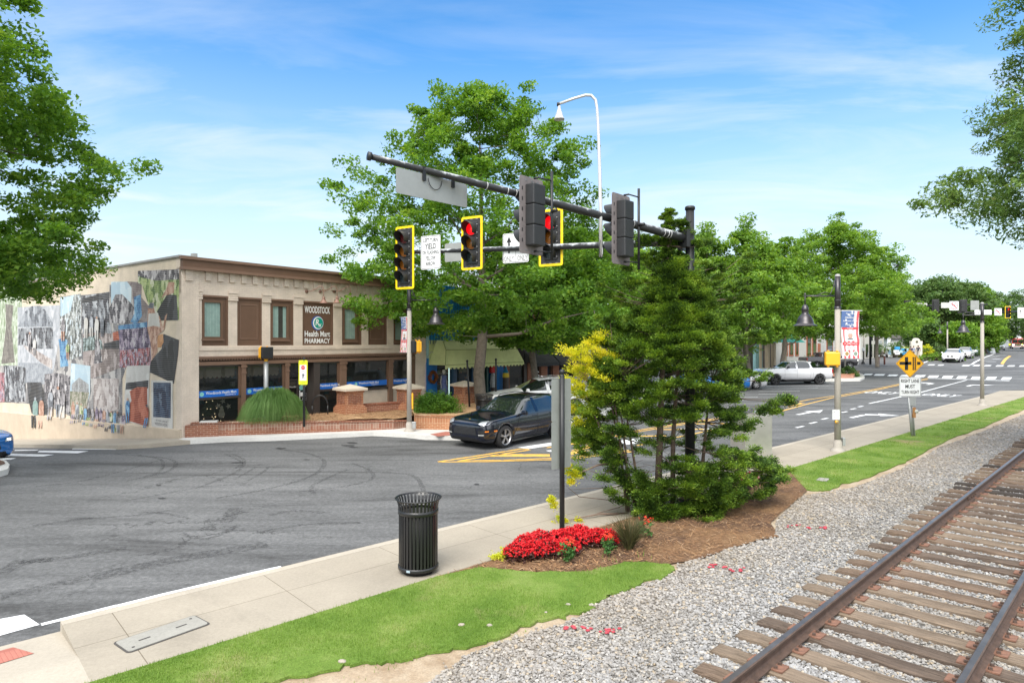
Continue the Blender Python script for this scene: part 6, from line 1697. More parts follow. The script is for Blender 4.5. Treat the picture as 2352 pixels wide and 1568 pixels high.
for (x,y,s_,n_,dy) in ((1310,1070,10,4,-1.0),(1325,1085,12,4,-1.0),(1318,1105,8,3,-1.0),(1270,1148,6,3,-1.1),(1282,1158,6,2,-1.1),(1300,1190,8,3,-1.1),(1335,1195,10,4,-1.0),(1350,1205,10,3,-1.0),(1280,1205,6,3,-1.1),(1310,1208,8,3,-1.1)):
 for _ in range(n_):
  p=epx(x+er.normal()*s_*.5,y+er.normal()*s_*.4,dy);lc.append((p.x,p.y,p.z,-.8,-.2,.1,er.uniform(.09,.15)))
lcn=np.array(lc);Vl=spray(lcn,lcn[:,6],170,.034,er,.1)
Vall=np.concatenate([Vg,Vl]);npmesh('foliage',Vall,np.arange(len(Vall)),4,[CYG],gb)
mc=[]
for (x,y,s_,n_) in ((1355,930,30,12),(1340,1000,20,8),(1370,960,30,12),(1405,900,30,10),(1350,1040,20,6),(1330,1090,12,3),(1340,1075,12,4)):
 for _ in range(n_):
  p=epx(x+er.normal()*s_*.5,y+er.normal()*s_*.5,-.5+er.normal()*.15);mc.append((p.x,p.y,p.z,-.7,-.4,.2,er.uniform(.14,.24)))
mcn=np.array(mc);Vm=spray(mcn,mcn[:,6],260,.036,er);npmesh('inner_foliage',Vm,np.arange(len(Vm)),4,[CYM],gb)
mm=M()
for (a_,b__) in (((1440,1190,-.4),(1392,800,-.45)),((1445,1192,-.4),(1420,900,-.4)),((1420,1100,-.4),(1340,900,-.45)),((1415,1060,-.4),(1320,1090,-.95)),((1440,1180,-.5),(1300,1195,-1.1))):
 a=epx(*a_);e=epx(*b__);a.z=max(a.z,-.02);mm.tube([a,a.lerp(e,.5)+Vector((.04,.03,.05)),e],[.03,.02,.006],BARKC,6)
mm.build('stem',gb)
# ------------------------------------------------------------------ low plants
REDF=leafmat('begonia_petal',[(0,(.24,.004,.008)),(.4,(.55,.010,.016)),(.8,(.72,.03,.035)),(1,(.82,.14,.12))],.15,.5,9);REDL=mk('begonia_leaf',(.055,.018,.012),.5,.4,30)
PNKF=mk('pink_petal',(.75,.05,.16),.5,.3,40)
def flowers(name,lab,cat,pts,rad,n,mat,leafm,h,seed,size=.022,group=None):
 """one clump: leaves below, petals on top"""
 r=np.random.RandomState(seed);c0=pts[0];root=thing(name,lab,cat,(c0[0],c0[1],.155),0,group)
 P_=np.array([(p[0]-c0[0],p[1]-c0[1]) for p in pts]);k=r.randint(len(P_),size=n);a=r.rand(n)*6.283;q=r.rand(n)**.5*rad
 X=P_[k,0]+np.cos(a)*q;Y=P_[k,1]+np.sin(a)*q;Z=h*(1-.55*(q/rad)**2.2)*(.75+.3*r.rand(n))
 C=np.stack([X,Y,Z],1);V=leaves_np(C,np.full(n,size*.8),5,size,r,.95,1.0,0,.5);npmesh('blossom',V,np.arange(len(V)),4,[mat],root)
 n2=n;C2=np.stack([X+r.normal(size=n)*.02,Y+r.normal(size=n)*.02,Z*r.rand(n)*.95],1);V=leaves_np(C2,np.full(n,.03),3,.045,r,.8,1.0,0,.5);npmesh('leaves',V,np.arange(len(V)),4,[leafm],root)
 return root
rowp=[at(x,y,.16) for x,y in ((1190,1282),(1212,1262),(1240,1252),(1262,1272),(1285,1250),(1312,1245),(1340,1252),(1300,1270),(1368,1248),(1395,1250),(1330,1240),(1225,1278))]
dl=('at the left tip of the row','second from the left tip','third from left, over the sidewalk side','on the front side above the first weeds','left of the black sign post','beside the foot of the black sign post','right of the sign post','front and centre below the sign post','near the right end','last on the right by the dark grass tuft','behind the sign post','front left of the row')
for k,p in enumerate(rowp):
 flowers('red_begonia','red begonia clump '+dl[k],'flowers',[p],.23,230,REDF,REDL,.25,200+k,.026,'red begonias planted in the near bed')
for k,(x,y) in enumerate(((1700,1120),(1680,1150),(1640,1165),(1720,1108))):
 flowers('pink_begonia','pink flowering clump under the evergreen, '+('right side','centre right','left side','far right')[k],'flowers',[at(x,y,.16)],.24,170,PNKF,REDL,.24,230+k,.028,'pink flowers under the evergreen')
SAG=leafmat('salvia_leaf',[(0,(.03,.09,.02)),(1,(.09,.20,.05))],.2)
ORF=mk('salvia_petal',(.75,.06,.02),.5,.3,40)
for k,(x,y,lab) in enumerate(((1305,1292,'green leaved salvia with red spikes in front of the begonias'),(1398,1275,'green leaved salvia with red spikes right of the weeds'),(1770,1120,'red tipped plant at the right foot of the evergreen'),(1485,1235,'small leafy plant beside the dark grass tuft'))):
 p=at(x,y,.16);root=thing('salvia_plant',lab,'plant',(p[0],p[1],.155));r=np.random.RandomState(240+k)
 C=np.stack([r.normal(size=26)*.05,r.normal(size=26)*.05,.05+.22*r.rand(26)],1);V=leaves_np(C,np.full(26,.04),6,.055,r,.7,1,.2);npmesh('leaves',V,np.arange(len(V)),4,[SAG],root)
 C=np.stack([r.normal(size=14)*.05,r.normal(size=14)*.05,.26+.10*r.rand(14)],1);V=leaves_np(C,np.full(14,.025),8,.025,r,.7,1,.2);npmesh('blossom',V,np.arange(len(V)),4,[ORF],root)
YG=leafmat('yellow_green_leaf',[(0,(.30,.38,.02)),(.5,(.55,.58,.03)),(1,(.70,.66,.08))],.3)
for k,(x,y) in enumerate(((1142,1284),(1156,1280),(1165,1270))):
 p=at(x,y,.16);root=thing('sedum_tuft','yellow green sedum tuft at the left end of the begonias, '+('lowest','middle','topmost')[k],'plant',(p[0],p[1],.155),0,'yellow sedum tufts');r=np.random.RandomState(250+k)
 C=np.stack([r.normal(size=60)*.05,r.normal(size=60)*.04,.02+.05*r.rand(60)],1);V=leaves_np(C,np.full(60,.03),8,.03,r,.5,1,-.4);npmesh('leaves',V,np.arange(len(V)),4,[YG],root)
def tuft(name,lab,cat,p,n,h,spread,wid,mat,seed,arch=1.0,base=.08):
 """fountain grass: arching strips"""
 r=np.random.RandomState(seed);root=thing(name,lab,cat,p);K=6
 a=r.rand(n)*6.283;b0_=base*r.rand(n)**.5;L_=h*(.55+.6*r.rand(n));sp_=spread*(.15+.95*r.rand(n)**.7)
 t_=np.linspace(0,1,K)
 rel=sp_[:,None]/(spread*1.1);rad=b0_[:,None]+sp_[:,None]*t_[None]**(1.25 if arch<.8 else .9)
 if arch<.8:z=L_[:,None]*(1.9*t_[None]-arch*1.15*t_[None]**2.1*(.4+.6*rel))
 else:
  ap=h*(.72+.33*(1-rel**2))*(.86+.28*r.rand(n))[:,None];en=ap*np.clip(.9-1.15*rel,0,1)+h*.12*r.rand(n)[:,None]
  z=np.where(t_[None]<.5,ap*(1-((t_[None]-.5)/.5)**2),ap-(ap-en)*((t_[None]-.5)/.5)**2)
 z=np.maximum(z,0.01)
 sw=r.normal(size=(n,1))*.12*t_[None]
 X=np.cos(a[:,None]+sw)*rad;Y=np.sin(a[:,None]+sw)*rad;w=wid*(1-.85*t_)[None]*(.7+.6*r.rand(n))[:,None]
 oa=r.rand(n)[:,None]*6.283*.3
 dx,dy=-np.sin(a[:,None]+oa)*w/2,np.cos(a[:,None]+oa)*w/2
 Lv=np.stack([X-dx,Y-dy,z],-1);Rv=np.stack([X+dx,Y+dy,z],-1);V=np.stack([Lv,Rv],2).reshape(-1,3)
 i=np.arange(n)[:,None]*K*2+np.arange(K-1)[None]*2;F=np.stack([i,i+1,i+3,i+2],-1).reshape(-1)
 npmesh('blades',V,F,4,[mat],root);return root
FGR=leafmat('fountain_grass_blade',[(0,(.07,.15,.035)),(.5,(.14,.26,.07)),(1,(.26,.38,.14))],.3)
DGR=leafmat('dark_grass_blade',[(0,(.035,.03,.02)),(.5,(.075,.075,.03)),(1,(.16,.17,.06))],.2)
fp=at(625,958.5,zin);yy=23.5
tuft('fountain_grass','big dome of green fountain grass in the pharmacy planter','ornamental grass',((629-1176)/FX*yy,yy,zin),5200,1.12,1.05,.014,FGR,261,1.0,.18)
tuft('dark_grass_tuft','dark spiky purple green grass tuft at the right end of the begonias','ornamental grass',at(1445,1262,.155),420,.40,.36,.012,DGR,262,.7,.05)
def shrub(name,lab,c,rx,ry,rz_,n,per,leaf,mat,seed,group=None,cat='shrub'):
 r=np.random.RandomState(seed);root=thing(name,lab,cat,c,0,group)
 d=r.normal(size=(n,3));d /= np.linalg.norm(d,axis=1)[:,None];d[:,2]=np.abs(d[:,2]);k=(.45+.55*r.rand(n))[:,None]
 bump_=1+.14*np.sin(d[:,:1]*5+seed)*np.sin(d[:,1:2]*6)
 C=d*k*bump_*np.array([rx,ry,rz_]);V=leaves_np(C,np.full(n,min(rx,rz_)*.22),per,leaf,r,.6,.9,0);npmesh('foliage',V,np.arange(len(V)),4,[mat],root)
 mm=M();rr_=random.Random(seed)
 for i in range(0,n,max(1,n // 24)):mm.tube([(rr_.uniform(-.1,.1)*rx,rr_.uniform(-.1,.1)*ry,-.02),tuple(C[i]*.6+np.array([0,0,.02])),tuple(C[i])],[.02*rx+.004,.012*rx+.003,.003],BARKD,4,False)
 mm.build('stem',root);return root
SHR=leafmat('shrub_leaf',[(0,(.03,.085,.012)),(.5,(.075,.18,.02)),(1,(.17,.31,.04))],.3)
c=atd(1003,957,25.3);shrub('leafy_shrub','bright green rounded shrub on the planter right of the lamp post',(c[0],c[1],z2[0]-.02),1.02,.75,.82,330,30,.07,SHR,271)
c=atd(955,946,26.0);shrub('small_shrub','small pale weed tuft at the foot of the middle pier',(c[0],c[1],z2[0]-.02),.3,.25,.2,50,16,.04,SHR,272)
# shrubs and hedges up the street
hd=[('round_shrub','clipped round shrub behind the bed of the white pickup',1865,832,62,1.6,1.0,1.1,LF_DARK),('round_shrub','dark shrub on the pink brick island by the pole',1940,846,58,1.6,1.1,1.0,LF_DARK),
      ('hedge_shrub','low shrub under the orange windows, left',1850,816,78,2.4,1.2,1.5,LF_DARK),('hedge_shrub','low shrub under the orange windows, right',1875,815,80,2.0,1.2,1.4,LF_DARK),
      ('hedge_shrub','long low hedge right of the walking people',2152,806,84,3.4,1.6,1.0,LF_MID),('hedge_shrub','yellow orange tinted end of the low hedge',2175,807,84,1.2,1.2,.8,LF_LIGHT),('hedge_shrub','low shrub just left of the white cars',2195,800,92,2.4,1.5,1.1,LF_MID),
      ('hedge_shrub','dark hedge behind the white board sign',2045,800,98,4.4,1.6,2.2,LF_DARK),('hedge_shrub','dark hedge between the board sign and the monument sign',2075,794,104,3.6,1.5,2.6,LF_DARK),('hedge_shrub','green mound beneath the wide forked tree',2140,800,96,3.8,1.5,2.0,LF_DARK),
      ('yellow_shrub','bright yellow shrub right of the monument sign',2126,792,96,1.3,1.0,1.9,YG),('yellow_shrub','yellow green shrub left of the monument sign',2084,790,98,1.3,1.0,1.4,YG),
      ('hedge_shrub','low shrub by the far crossing sign',2235,797,105,2.4,1.3,1.1,LF_DARK),('hedge_shrub','low shrub left of the far white car',2268,795,125,2.8,1.4,1.2,LF_DARK),('hedge_shrub','long dark green shrub bank behind the parasols',2190,790,100,4.0,1.4,1.6,LF_DARK),('hedge_shrub','shrub bank under the tree at the right of the black fence',2222,790,108,3.2,1.4,1.4,LF_MID)]
for k,(nm,lab,px,py,D_,rx,ry,rz_,mt) in enumerate(hd):
 c=gz(px,D_,.1);shrub(nm,lab,c,rx,ry,rz_,70,34,.16+.04*(D_>80),mt,280+k,'shrubs and hedges up the street' if nm=='hedge_shrub' else None)
# ------------------------------------------------------------------ signal pole, arms, heads, signs
BLKP=mk('black_paint',(.014,.015,.017),.45,.2,8)
m,t,b,o=newmat('peeling_black_paint')
n1=noise(t,3.2,9,.72);sp_=t.nodes.new('ShaderNodeNewGeometry');sx_=t.nodes.new('ShaderNodeSeparateXYZ');t.links.new(sp_.outputs['Normal'],sx_.inputs[0])
ad_=t.nodes.new('ShaderNodeMath');ad_.operation='MULTIPLY_ADD';ad_.inputs[1].default_value=.17;t.links.new(sx_.outputs[2],ad_.inputs[0]);t.links.new(n1.outputs['Fac'],ad_.inputs[2])
col=ramp(t,[(.56,(.018,.019,.021)),(.62,(.14,.15,.16)),(.70,(.42,.44,.46))],ad_.outputs[0])
t.links.new(col,b.inputs['Base Color']);b.inputs['Roughness'].default_value=.5
PEEL=m
HSG=mk('signal_housing',(.024,.025,.027),.5,.15,8,bmp=.1)
BPL=mk('backplate_black',(.028,.028,.030),.6,.2,8)
BPG=mk('backplate_worn_grey',(.20,.175,.175),.6,.3,3,grime=.6)
YEL=mk('reflective_yellow',(.90,.62,.0),.45,.03)
STEEL=mk('galvanised_steel',(.36,.37,.37),.45,.15,3,metal=.4,grime=.15)
SIGNB=mk('sign_back_aluminium',(.34,.35,.34),.42,.12,2,metal=.35,grime=.3)
SIGNG=mk('sign_back_grey',(.25,.27,.25),.5,.12,3,metal=.2,grime=.35)
SIGW=mk('sign_white',(.78,.79,.80),.5,.03);SIGK=mk('sign_black',(.012,.012,.014),.5,.02)
ON_R=emit('lit_red',(.75,.004,.008),.55);OFF_Y=mk('amber_lens',(.30,.10,.01),.25,.2,20,coat=.5);OFF_G=mk('green_lens',(.03,.045,.05),.25,.2,20,coat=.5);OFF_R=mk('red_lens_off',(.09,.01,.01),.25,.2,20,coat=.5)
PX,PY=3.56,12.8
pole=thing('signal_pole','black signal pole with two long mast arms behind the evergreen','signal pole',(PX,PY,.15))
mm=M();mm.cyl((0,0,-.1),(0,0,5.95),.10,BLKP,.082,20);mm.lathe([(.0,6.0),(.085,6.0),(.10,5.98),(.10,5.93),(.082,5.93)],BLKP,n=20);mm.lathe([(.26,-.05),(.26,.12),(.2,.16),(.155,.2)],BLKP,n=16)
mm.build('post',pole)
def rel(p):return Vector((p[0]-PX,p[1]-PY,p[2]-.15))
aE=rel(atd(852,360,9.50));aS=rel(atd(1578,549,12.75))
def samp(a,e,bow,n=12):return [a.lerp(e,k/n)+Vector((0,0,bow*sin(pi*k/n))) for k in range(n+1)]
pa=samp(aS,aE,.02)
mm=M();mm.tube(pa,[.086-.041*k/12 for k in range(13)],PEEL,16);mm.cyl(pa[-1],pa[-1]+(pa[-1]-pa[-2]).normalized()*.05,.066,BLKP,n=14)
WIRE=mk('steel_strap',(.55,.55,.55),.4,.1)
for f in (.64,.615,.30,.285,.24,.22,.10,.085,.075,.70):
 k=f;p=aS.lerp(aE,k)+Vector((0,0,.02*sin(pi*k)));d=(aE-aS).normalized();mm.tube([p-d*.006,p+d*.006],.0885-.041*k,WIRE,16)
mm.build('mast_arm',pole)
bS=rel(atd(1572,556,12.85));bE=rel(atd(925,580,16.9))
pb=samp(bS,bE,.0)
mm=M();mm.tube(pb,[.076-.028*k/12 for k in range(13)],PEEL,14);mm.build('mast_arm',pole)
mm=M();dA=(aE-aS).normalized();dB=(bE-bS).normalized()
mm.box((0+dA.x*.16,dA.y*.16,aS.z),(.10,.24,.34),BLKP,rz=atan2(dA.y,dA.x));mm.box((dB.x*.17,dB.y*.17,bS.z),(.10,.24,.32),BLKP,rz=atan2(dB.y,dB.x));mm.build('arm_plate',pole)
nA=Vector((-.74,.67,0));nB=Vector((-.5,-.866,0))
def head(name,lab,c,nrm,n,lit,frame,back=False,group=None,tip=0,s=1.0,boxw=.31):
 """signal head: n sections of 0.343 m, centre c, facing nrm; local -Y is the face"""
 rz=atan2(nrm.y,nrm.x)+pi/2;root=thing(name,lab,'traffic light',c,rz,group)
 if s != 1:root.scale=(s,s,s)
 sec=.343;H=n*sec;bw,bh=.60,H+.26
 mm=M();mt=BPG if back else BPL
 mm.plate(rrect(bw,bh,.045),(0,-.02,0),(1,0,0),(0,0,1),.008,BPL,mt)
 # openings pattern of small louvres
 for sx in (-1,1):
  for k in range(n*2):mm.bx(sx*.235-.012,sx*.235+.012,-.024,-.008,-H/2+.05+k*sec/2-.03+.04,-H/2+.05+k*sec/2+.07,mk('louvre_dark',(.008,.008,.009),.8) if not back else SIGK)
 for k in range(3):
  for sz in (-1,1):mm.bx(-.16+k*.15-.03,-.16+k*.15+.03,-.0235,-.008,sz*(H/2+.07)-.012,sz*(H/2+.07)+.012,mk('rivet_grey',(.16,.16,.17),.6))
 if back:mm.plate([(-p[0],p[1]) for p in rrect(bw-.004,bh-.004,.045)][::-1],(0,-.0115+.0,0),(-1,0,0),(0,0,1),0,BPG)
 mm.build('backplate',root)
 if frame:
  f=M();o_,i_=rrect(bw+.01,bh+.01,.05),rrect(bw-.10,bh-.10,.01);L_=len(o_)
  vs=[(p[0],-.0275,p[1]) for p in o_]+[(p[0],-.0275,p[1]) for p in i_];f.add(vs,[(k,L_+k,L_+(k+1) % L_,(k+1) % L_) for k in range(L_)],YEL)
  vs=[(p[0],-.0275,p[1]) for p in o_]+[(p[0],-.012,p[1]) for p in o_];f.add(vs,[(k,(k+1) % L_,L_+(k+1) % L_,L_+k) for k in range(L_)],YEL)
  f.build('yellow_border',root)
 for k in range(n):
  z=H/2-sec*(k+.5)
  f=M();f.box((0,.075,z),(boxw,.19,sec-.006),HSG,bev=.018);f.box((0,-.035,z),(boxw+.01,.03,sec-.012),HSG,bev=.012)
  for sz in (-.1,.1):f.cyl((boxw/2+.012,-.04,z+sz),(boxw/2+.012,-.06,z+sz),.009,WIRE,n=6)
  hb=f.build('housing',root)
  v=M();R_=.155
  prof_n=20;vs,fs=[],[]
  for i in range(prof_n+1):
   a=radians(-50+280*i/prof_n)
   up=(sin(a)+1)/2;Lv=.08+.22*up**.7
   for (rr_,yy_) in ((R_,-.045),(R_*.97,-.045-Lv)):vs.append((rr_*cos(a),yy_,z+rr_*sin(a)))
  for i in range(prof_n):fs.append((2*i,2*i+1,2*i+3,2*i+2))
  v.add(vs,fs,HSG,True);v.add([(q[0]*.965,q[1]+.001,z+(q[2]-z)*.965) for q in vs],[tuple(reversed(q)) for q in fs],BPL,True)
  v.build('visor',hb)
  mt={'R':ON_R}.get(lit if k==0 else '',None) or ([OFF_R,OFF_Y,OFF_G] if n==3 else [OFF_R,OFF_Y,OFF_Y,OFF_G])[k]
  l_=M();l_.lathe([(0,-.085),(.06,-.08),(.11,-.068),(.15,-.05)],mt,(0,0,z),20,axis='Y');l_.build('lens',hb)
 return root
P_=lambda px,py,y:Vector(atd(px,py,y))
head('traffic_light','four section signal with yellow border and no lamp lit, leftmost on the arm',P_(931,592,16.75),nB,4,'',True,group='yellow bordered signal heads')
head('traffic_light','yellow bordered red signal right of the left turn yield sign',P_(1085,558.5,15.6),nB,3,'R',True,group='yellow bordered signal heads')
head('traffic_light','yellow bordered red signal partly behind the black rear facing head',P_(1266,546,14.6),nB,3,'R',True,group='yellow bordered signal heads')
h1=head('traffic_light','black signal seen from behind, left one hanging under the big arm',P_(1222,496,10.75),nA,3,'',False,True,'signals seen from behind')
h2=head('traffic_light','black signal seen from behind, right one near the signal pole',P_(1428,527,11.75),nA,3,'',False,True,'signals seen from behind')
for h_ in (h1,h2):
 f=M();x=-.33
 f.cyl((x,.16,-.72),(x,.16,.78),.024,BLKP,n=8)
 for z in (-.60,.62):f.cyl((x,.16,z),(0,.15,z),.014,BLKP,n=6);f.cyl((0,.15,z),(0,.05,z),.02,BLKP,n=6)
 f.cyl((x,.16,.1),(x+.05,.30,.1),.03,BLKP,n=8);f.build('bracket',h_)
def sign(name,lab,c,nrm,w,h,border=True,mat=None,group=None,back=None,r=.04,th=.004,roll=0):
 rz=atan2(nrm.y,nrm.x)+pi/2;root=thing(name,lab,'sign',c,rz,group);root.rotation_euler=(0,roll,rz)
 mm=M();mm.plate(rrect(w,h,r),(0,-.002,0),(1,0,0),(0,0,1),th,mat or SIGW,back or SIGNB)
 if border:
  o_,i_=rrect(w-.03,h-.03,r*.8),rrect(w-.052,h-.052,r*.7);L_=len(o_)
  mm.add([(p[0],-.004,p[1]) for p in o_]+[(p[0],-.004,p[1]) for p in i_],[(k,L_+k,L_+(k+1) % L_,(k+1) % L_) for k in range(L_)],SIGK)
 mm.build('panel',root);return root
def lines(root,items,y=-.003,mat=None):
 mm=M()
 for s_,x,z,w,h,bd in items:mm.text(s_,(x,y,z),(1,0,0),(0,0,1),w,h,mat or SIGK,bd,.002)
 mm.build('lettering',root)
s1=sign('yield_sign','white LEFT TURN YIELD ON FLASHING YELLOW ARROW sign on the far arm',P_(989,579.5,16.3),nB,.62,.86,group=None)
lines(s1,(('LEFT TURN',0,.31,.46,.10,.018),('YIELD',0,.155,.35,.14,.018),('ON FLASHING',0,.0,.52,.095,.018),('YELLOW',0,-.145,.33,.10,.018),('ARROW',0,-.285,.30,.10,.018)))
s2=sign('lane_use_sign','white lane arrow sign reading ONLY twice, behind the big arm',P_(1184.5,569,15.05),nB,.70,.70)
lines(s2,(('ONLY',-.18,-.25,.27,.12,.0),('ONLY',.18,-.25,.27,.12,.0)))
mm=M();Y_=-.0055
def poly(pts,y=Y_,mt=None):mm.add([(p[0],y,p[1]) for p in pts],[tuple(range(len(pts)))],mt or SIGK)
poly([(-.205,-.12),(-.155,-.12),(-.155,.18),(-.205,.18)]);poly([(-.255,.12),(-.18,.28),(-.105,.12),(-.18,.155)])
poly([(.0,-.33),(.008,-.33),(.008,-.03),(.0,-.03)]);poly([(.12,-.12),(.165,-.12),(.165,.12),(.12,.12)]);poly([(.12,.08),(.27,.16),(.27,.2),(.12,.13)]);poly([(.25,.1),(.32,.22),(.2,.25)])
mm.build('arrows',s2)
s3=sign('sign_back','plain grey back of a sign between the yield sign and the red signal',P_(1045,579,15.95),-nB,.62,.46,False,SIGNB)
# long street name sign on the near arm, seen from behind
s4=sign('street_name_sign','long pale blank sign back hanging from the tip of the big arm',P_(995.5,433,10.05),nA,1.46,.385,False,SIGW,roll=-.0)
s4.rotation_euler[1]=0.0
for x in (-.4,.2):f=M();f.bx(x-.03,x+.03,.004,.03,.08,.3,BLKP);f.build('bracket',s4)
f=M();f.tube([(-.02+.14*cos(a)*1,.02,.14-.16*sin(a)) for a in [radians(k*18) for k in range(0,11)]],.006,BLKP,5);f.build('cable',s4)
# curved camera pole clamped to the near arm
WPL=mk('pale_aluminium',(.58,.58,.58),.35,.1,3,metal=.3)
Dc=11.62
cp=thing('camera_pole','tall thin pale pole curving over to a hanging bell shaped camera','camera pole',P_(1378,590,Dc))
def cpx(px,py):return Vector(atd(px,py,Dc))-Vector(atd(1378,590,Dc))
f=M();pts=[cpx(1380,590),cpx(1379.5,480),cpx(1377,380),cpx(1374,290),cpx(1371.5,250),cpx(1368,230),cpx(1358,219.5),cpx(1345,219),cpx(1320,226),cpx(1281,240)]
f.tube(pts,[.034,.034,.032,.028,.026,.026,.026,.025,.024,.024],WPL,10);f.build('pole',cp)
f=M();e=cpx(1281,240);f.cyl(e+Vector((-.015,0,0)),e+Vector((.03,0,0)),.035,BLKP,n=10);e=cpx(1284.5,243)
f.lathe([(.0,0),(.025,-.005),(.028,-.05),(.05,-.12),(.075,-.19),(.08,-.215),(.092,-.235),(.098,-.25),(.085,-.25),(.07,-.2),(.0,-.19)],WPL,e,18);f.build('camera_hood',cp)
f=M();c_=cpx(1381,572);f.tube([c_+Vector((.04*cos(a),.06*cos(a),.17*sin(a))) for a in [radians(k*20) for k in range(19)]],.007,BLKP,5);f.box(c_+Vector((0,0,-.04)),(.05,.05,.12),STEEL);f.build('cable_loop',cp)
# ------------------------------------------------------------------ street lamps
AGG=mk('aggregate_pole',(.36,.33,.29),.8,.12,30,bmp=.2,bs=80)
LMP=mk('dark_lamp_metal',(.075,.07,.075),.35,.2,4,metal=.6)
def lamp(lab,base,side,H=5.24,banner=None,detail=True,armrot=0,sc=1.0):
 """pole with black upper sleeve, side arm with bell shade; side -1 = arm to local -X"""
 r=thing('street_lamp',lab,'street lamp',base,armrot,'bell shaded street lamps');j=H*.815
 if sc != 1:r.scale=(sc,)*3
 f=M();f.tube([(0,0,.2),(0,0,j)],[.093,.078],AGG,16);f.build('pole',r)
 f=M();f.lathe([(.20,-.1),(.20,.03),(.17,.05),(.125,.14),(.125,.28),(.11,.30),(.10,.33),(.10,.36)],AGG,n=18);f.build('base',r)
 f=M();f.tube([(0,0,j),(0,0,H)],[.082,.074],LMP,16);f.lathe([(.094,j-.02),(.094,j+.05),(.08,j+.05)],LMP,n=14);f.lathe([(.0,H+.05),(.05,H+.04),(.08,H+.0),(.08,H-.03)],mk('lamp_cap',(.35,.34,.33),.5),n=14);f.lathe([(.092,j+.22),(.092,j+.26)],LMP,n=14);f.build('sleeve',r)
 za=j+.36;ax=side*.98
 f=M();f.tube([(0,0,za),(ax*1.05,0,za-.05*0)],.024,LMP,8)
 pts=[(side*.09,0,H-.14),(side*.12,0,H-.35),(side*.22,0,H-.55),(side*.38,0,za+.12),(side*.62,0,za+.03)]
 f.tube(pts,.014,LMP,6);f.cyl((ax,0,za+.08),(ax,0,za-.28),.02,LMP,n=8);f.lathe([(.0,za+.1),(.03,za+.08),(.03,za+.04)],LMP,(ax,0,0),8);f.build('arm',r)
 f=M();z=za-.25
 f.lathe([(.025,z),(.06,z-.03),(.09,z-.09),(.105,z-.15),(.105,z-.17),(.09,z-.18),(.092,z-.27),(.12,z-.31),(.18,z-.38),(.225,z-.48),(.24,z-.56),(.26,z-.59),(.33,z-.63),(.345,z-.645),(.33,z-.645),(.25,z-.6),(.2,z-.5),(.0,z-.4)],LMP,(ax,0,0),24);f.build('lamp_shade',r)
 return r
FLAGB=None
m,t,b,o=newmat('banner_flag_print')
tcn=t.nodes.new('ShaderNodeTexCoord');wv=t.nodes.new('ShaderNodeTexWave');wv.inputs['Scale'].default_value=2.2;wv.inputs['Distortion'].default_value=2.5;wv.inputs['Detail'].default_value=1
t.links.new(tcn.outputs['Object'],wv.inputs['Vector']);col=ramp(t,[(.45,(.72,.70,.72)),(.55,(.62,.10,.12))],wv.outputs['Fac']);t.links.new(col,b.inputs['Base Color']);b.inputs['Roughness'].default_value=.7
FLR=m
m,t,b,o=newmat('banner_star_field')
tcn=t.nodes.new('ShaderNodeTexCoord');v_=t.nodes.new('ShaderNodeTexVoronoi');v_.inputs['Scale'].default_value=11;t.links.new(tcn.outputs['Object'],v_.inputs['Vector'])
col=ramp(t,[(.26,(.70,.72,.78)),(.38,(.10,.17,.38))],v_.outputs['Distance']);t.links.new(col,b.inputs['Base Color']);b.inputs['Roughness'].default_value=.7
FLBL=m
BRED=mk('banner_red',(.62,.05,.06),.7,.1);FACE=mk('portrait_skin',(.55,.36,.30),.8,.1,9)
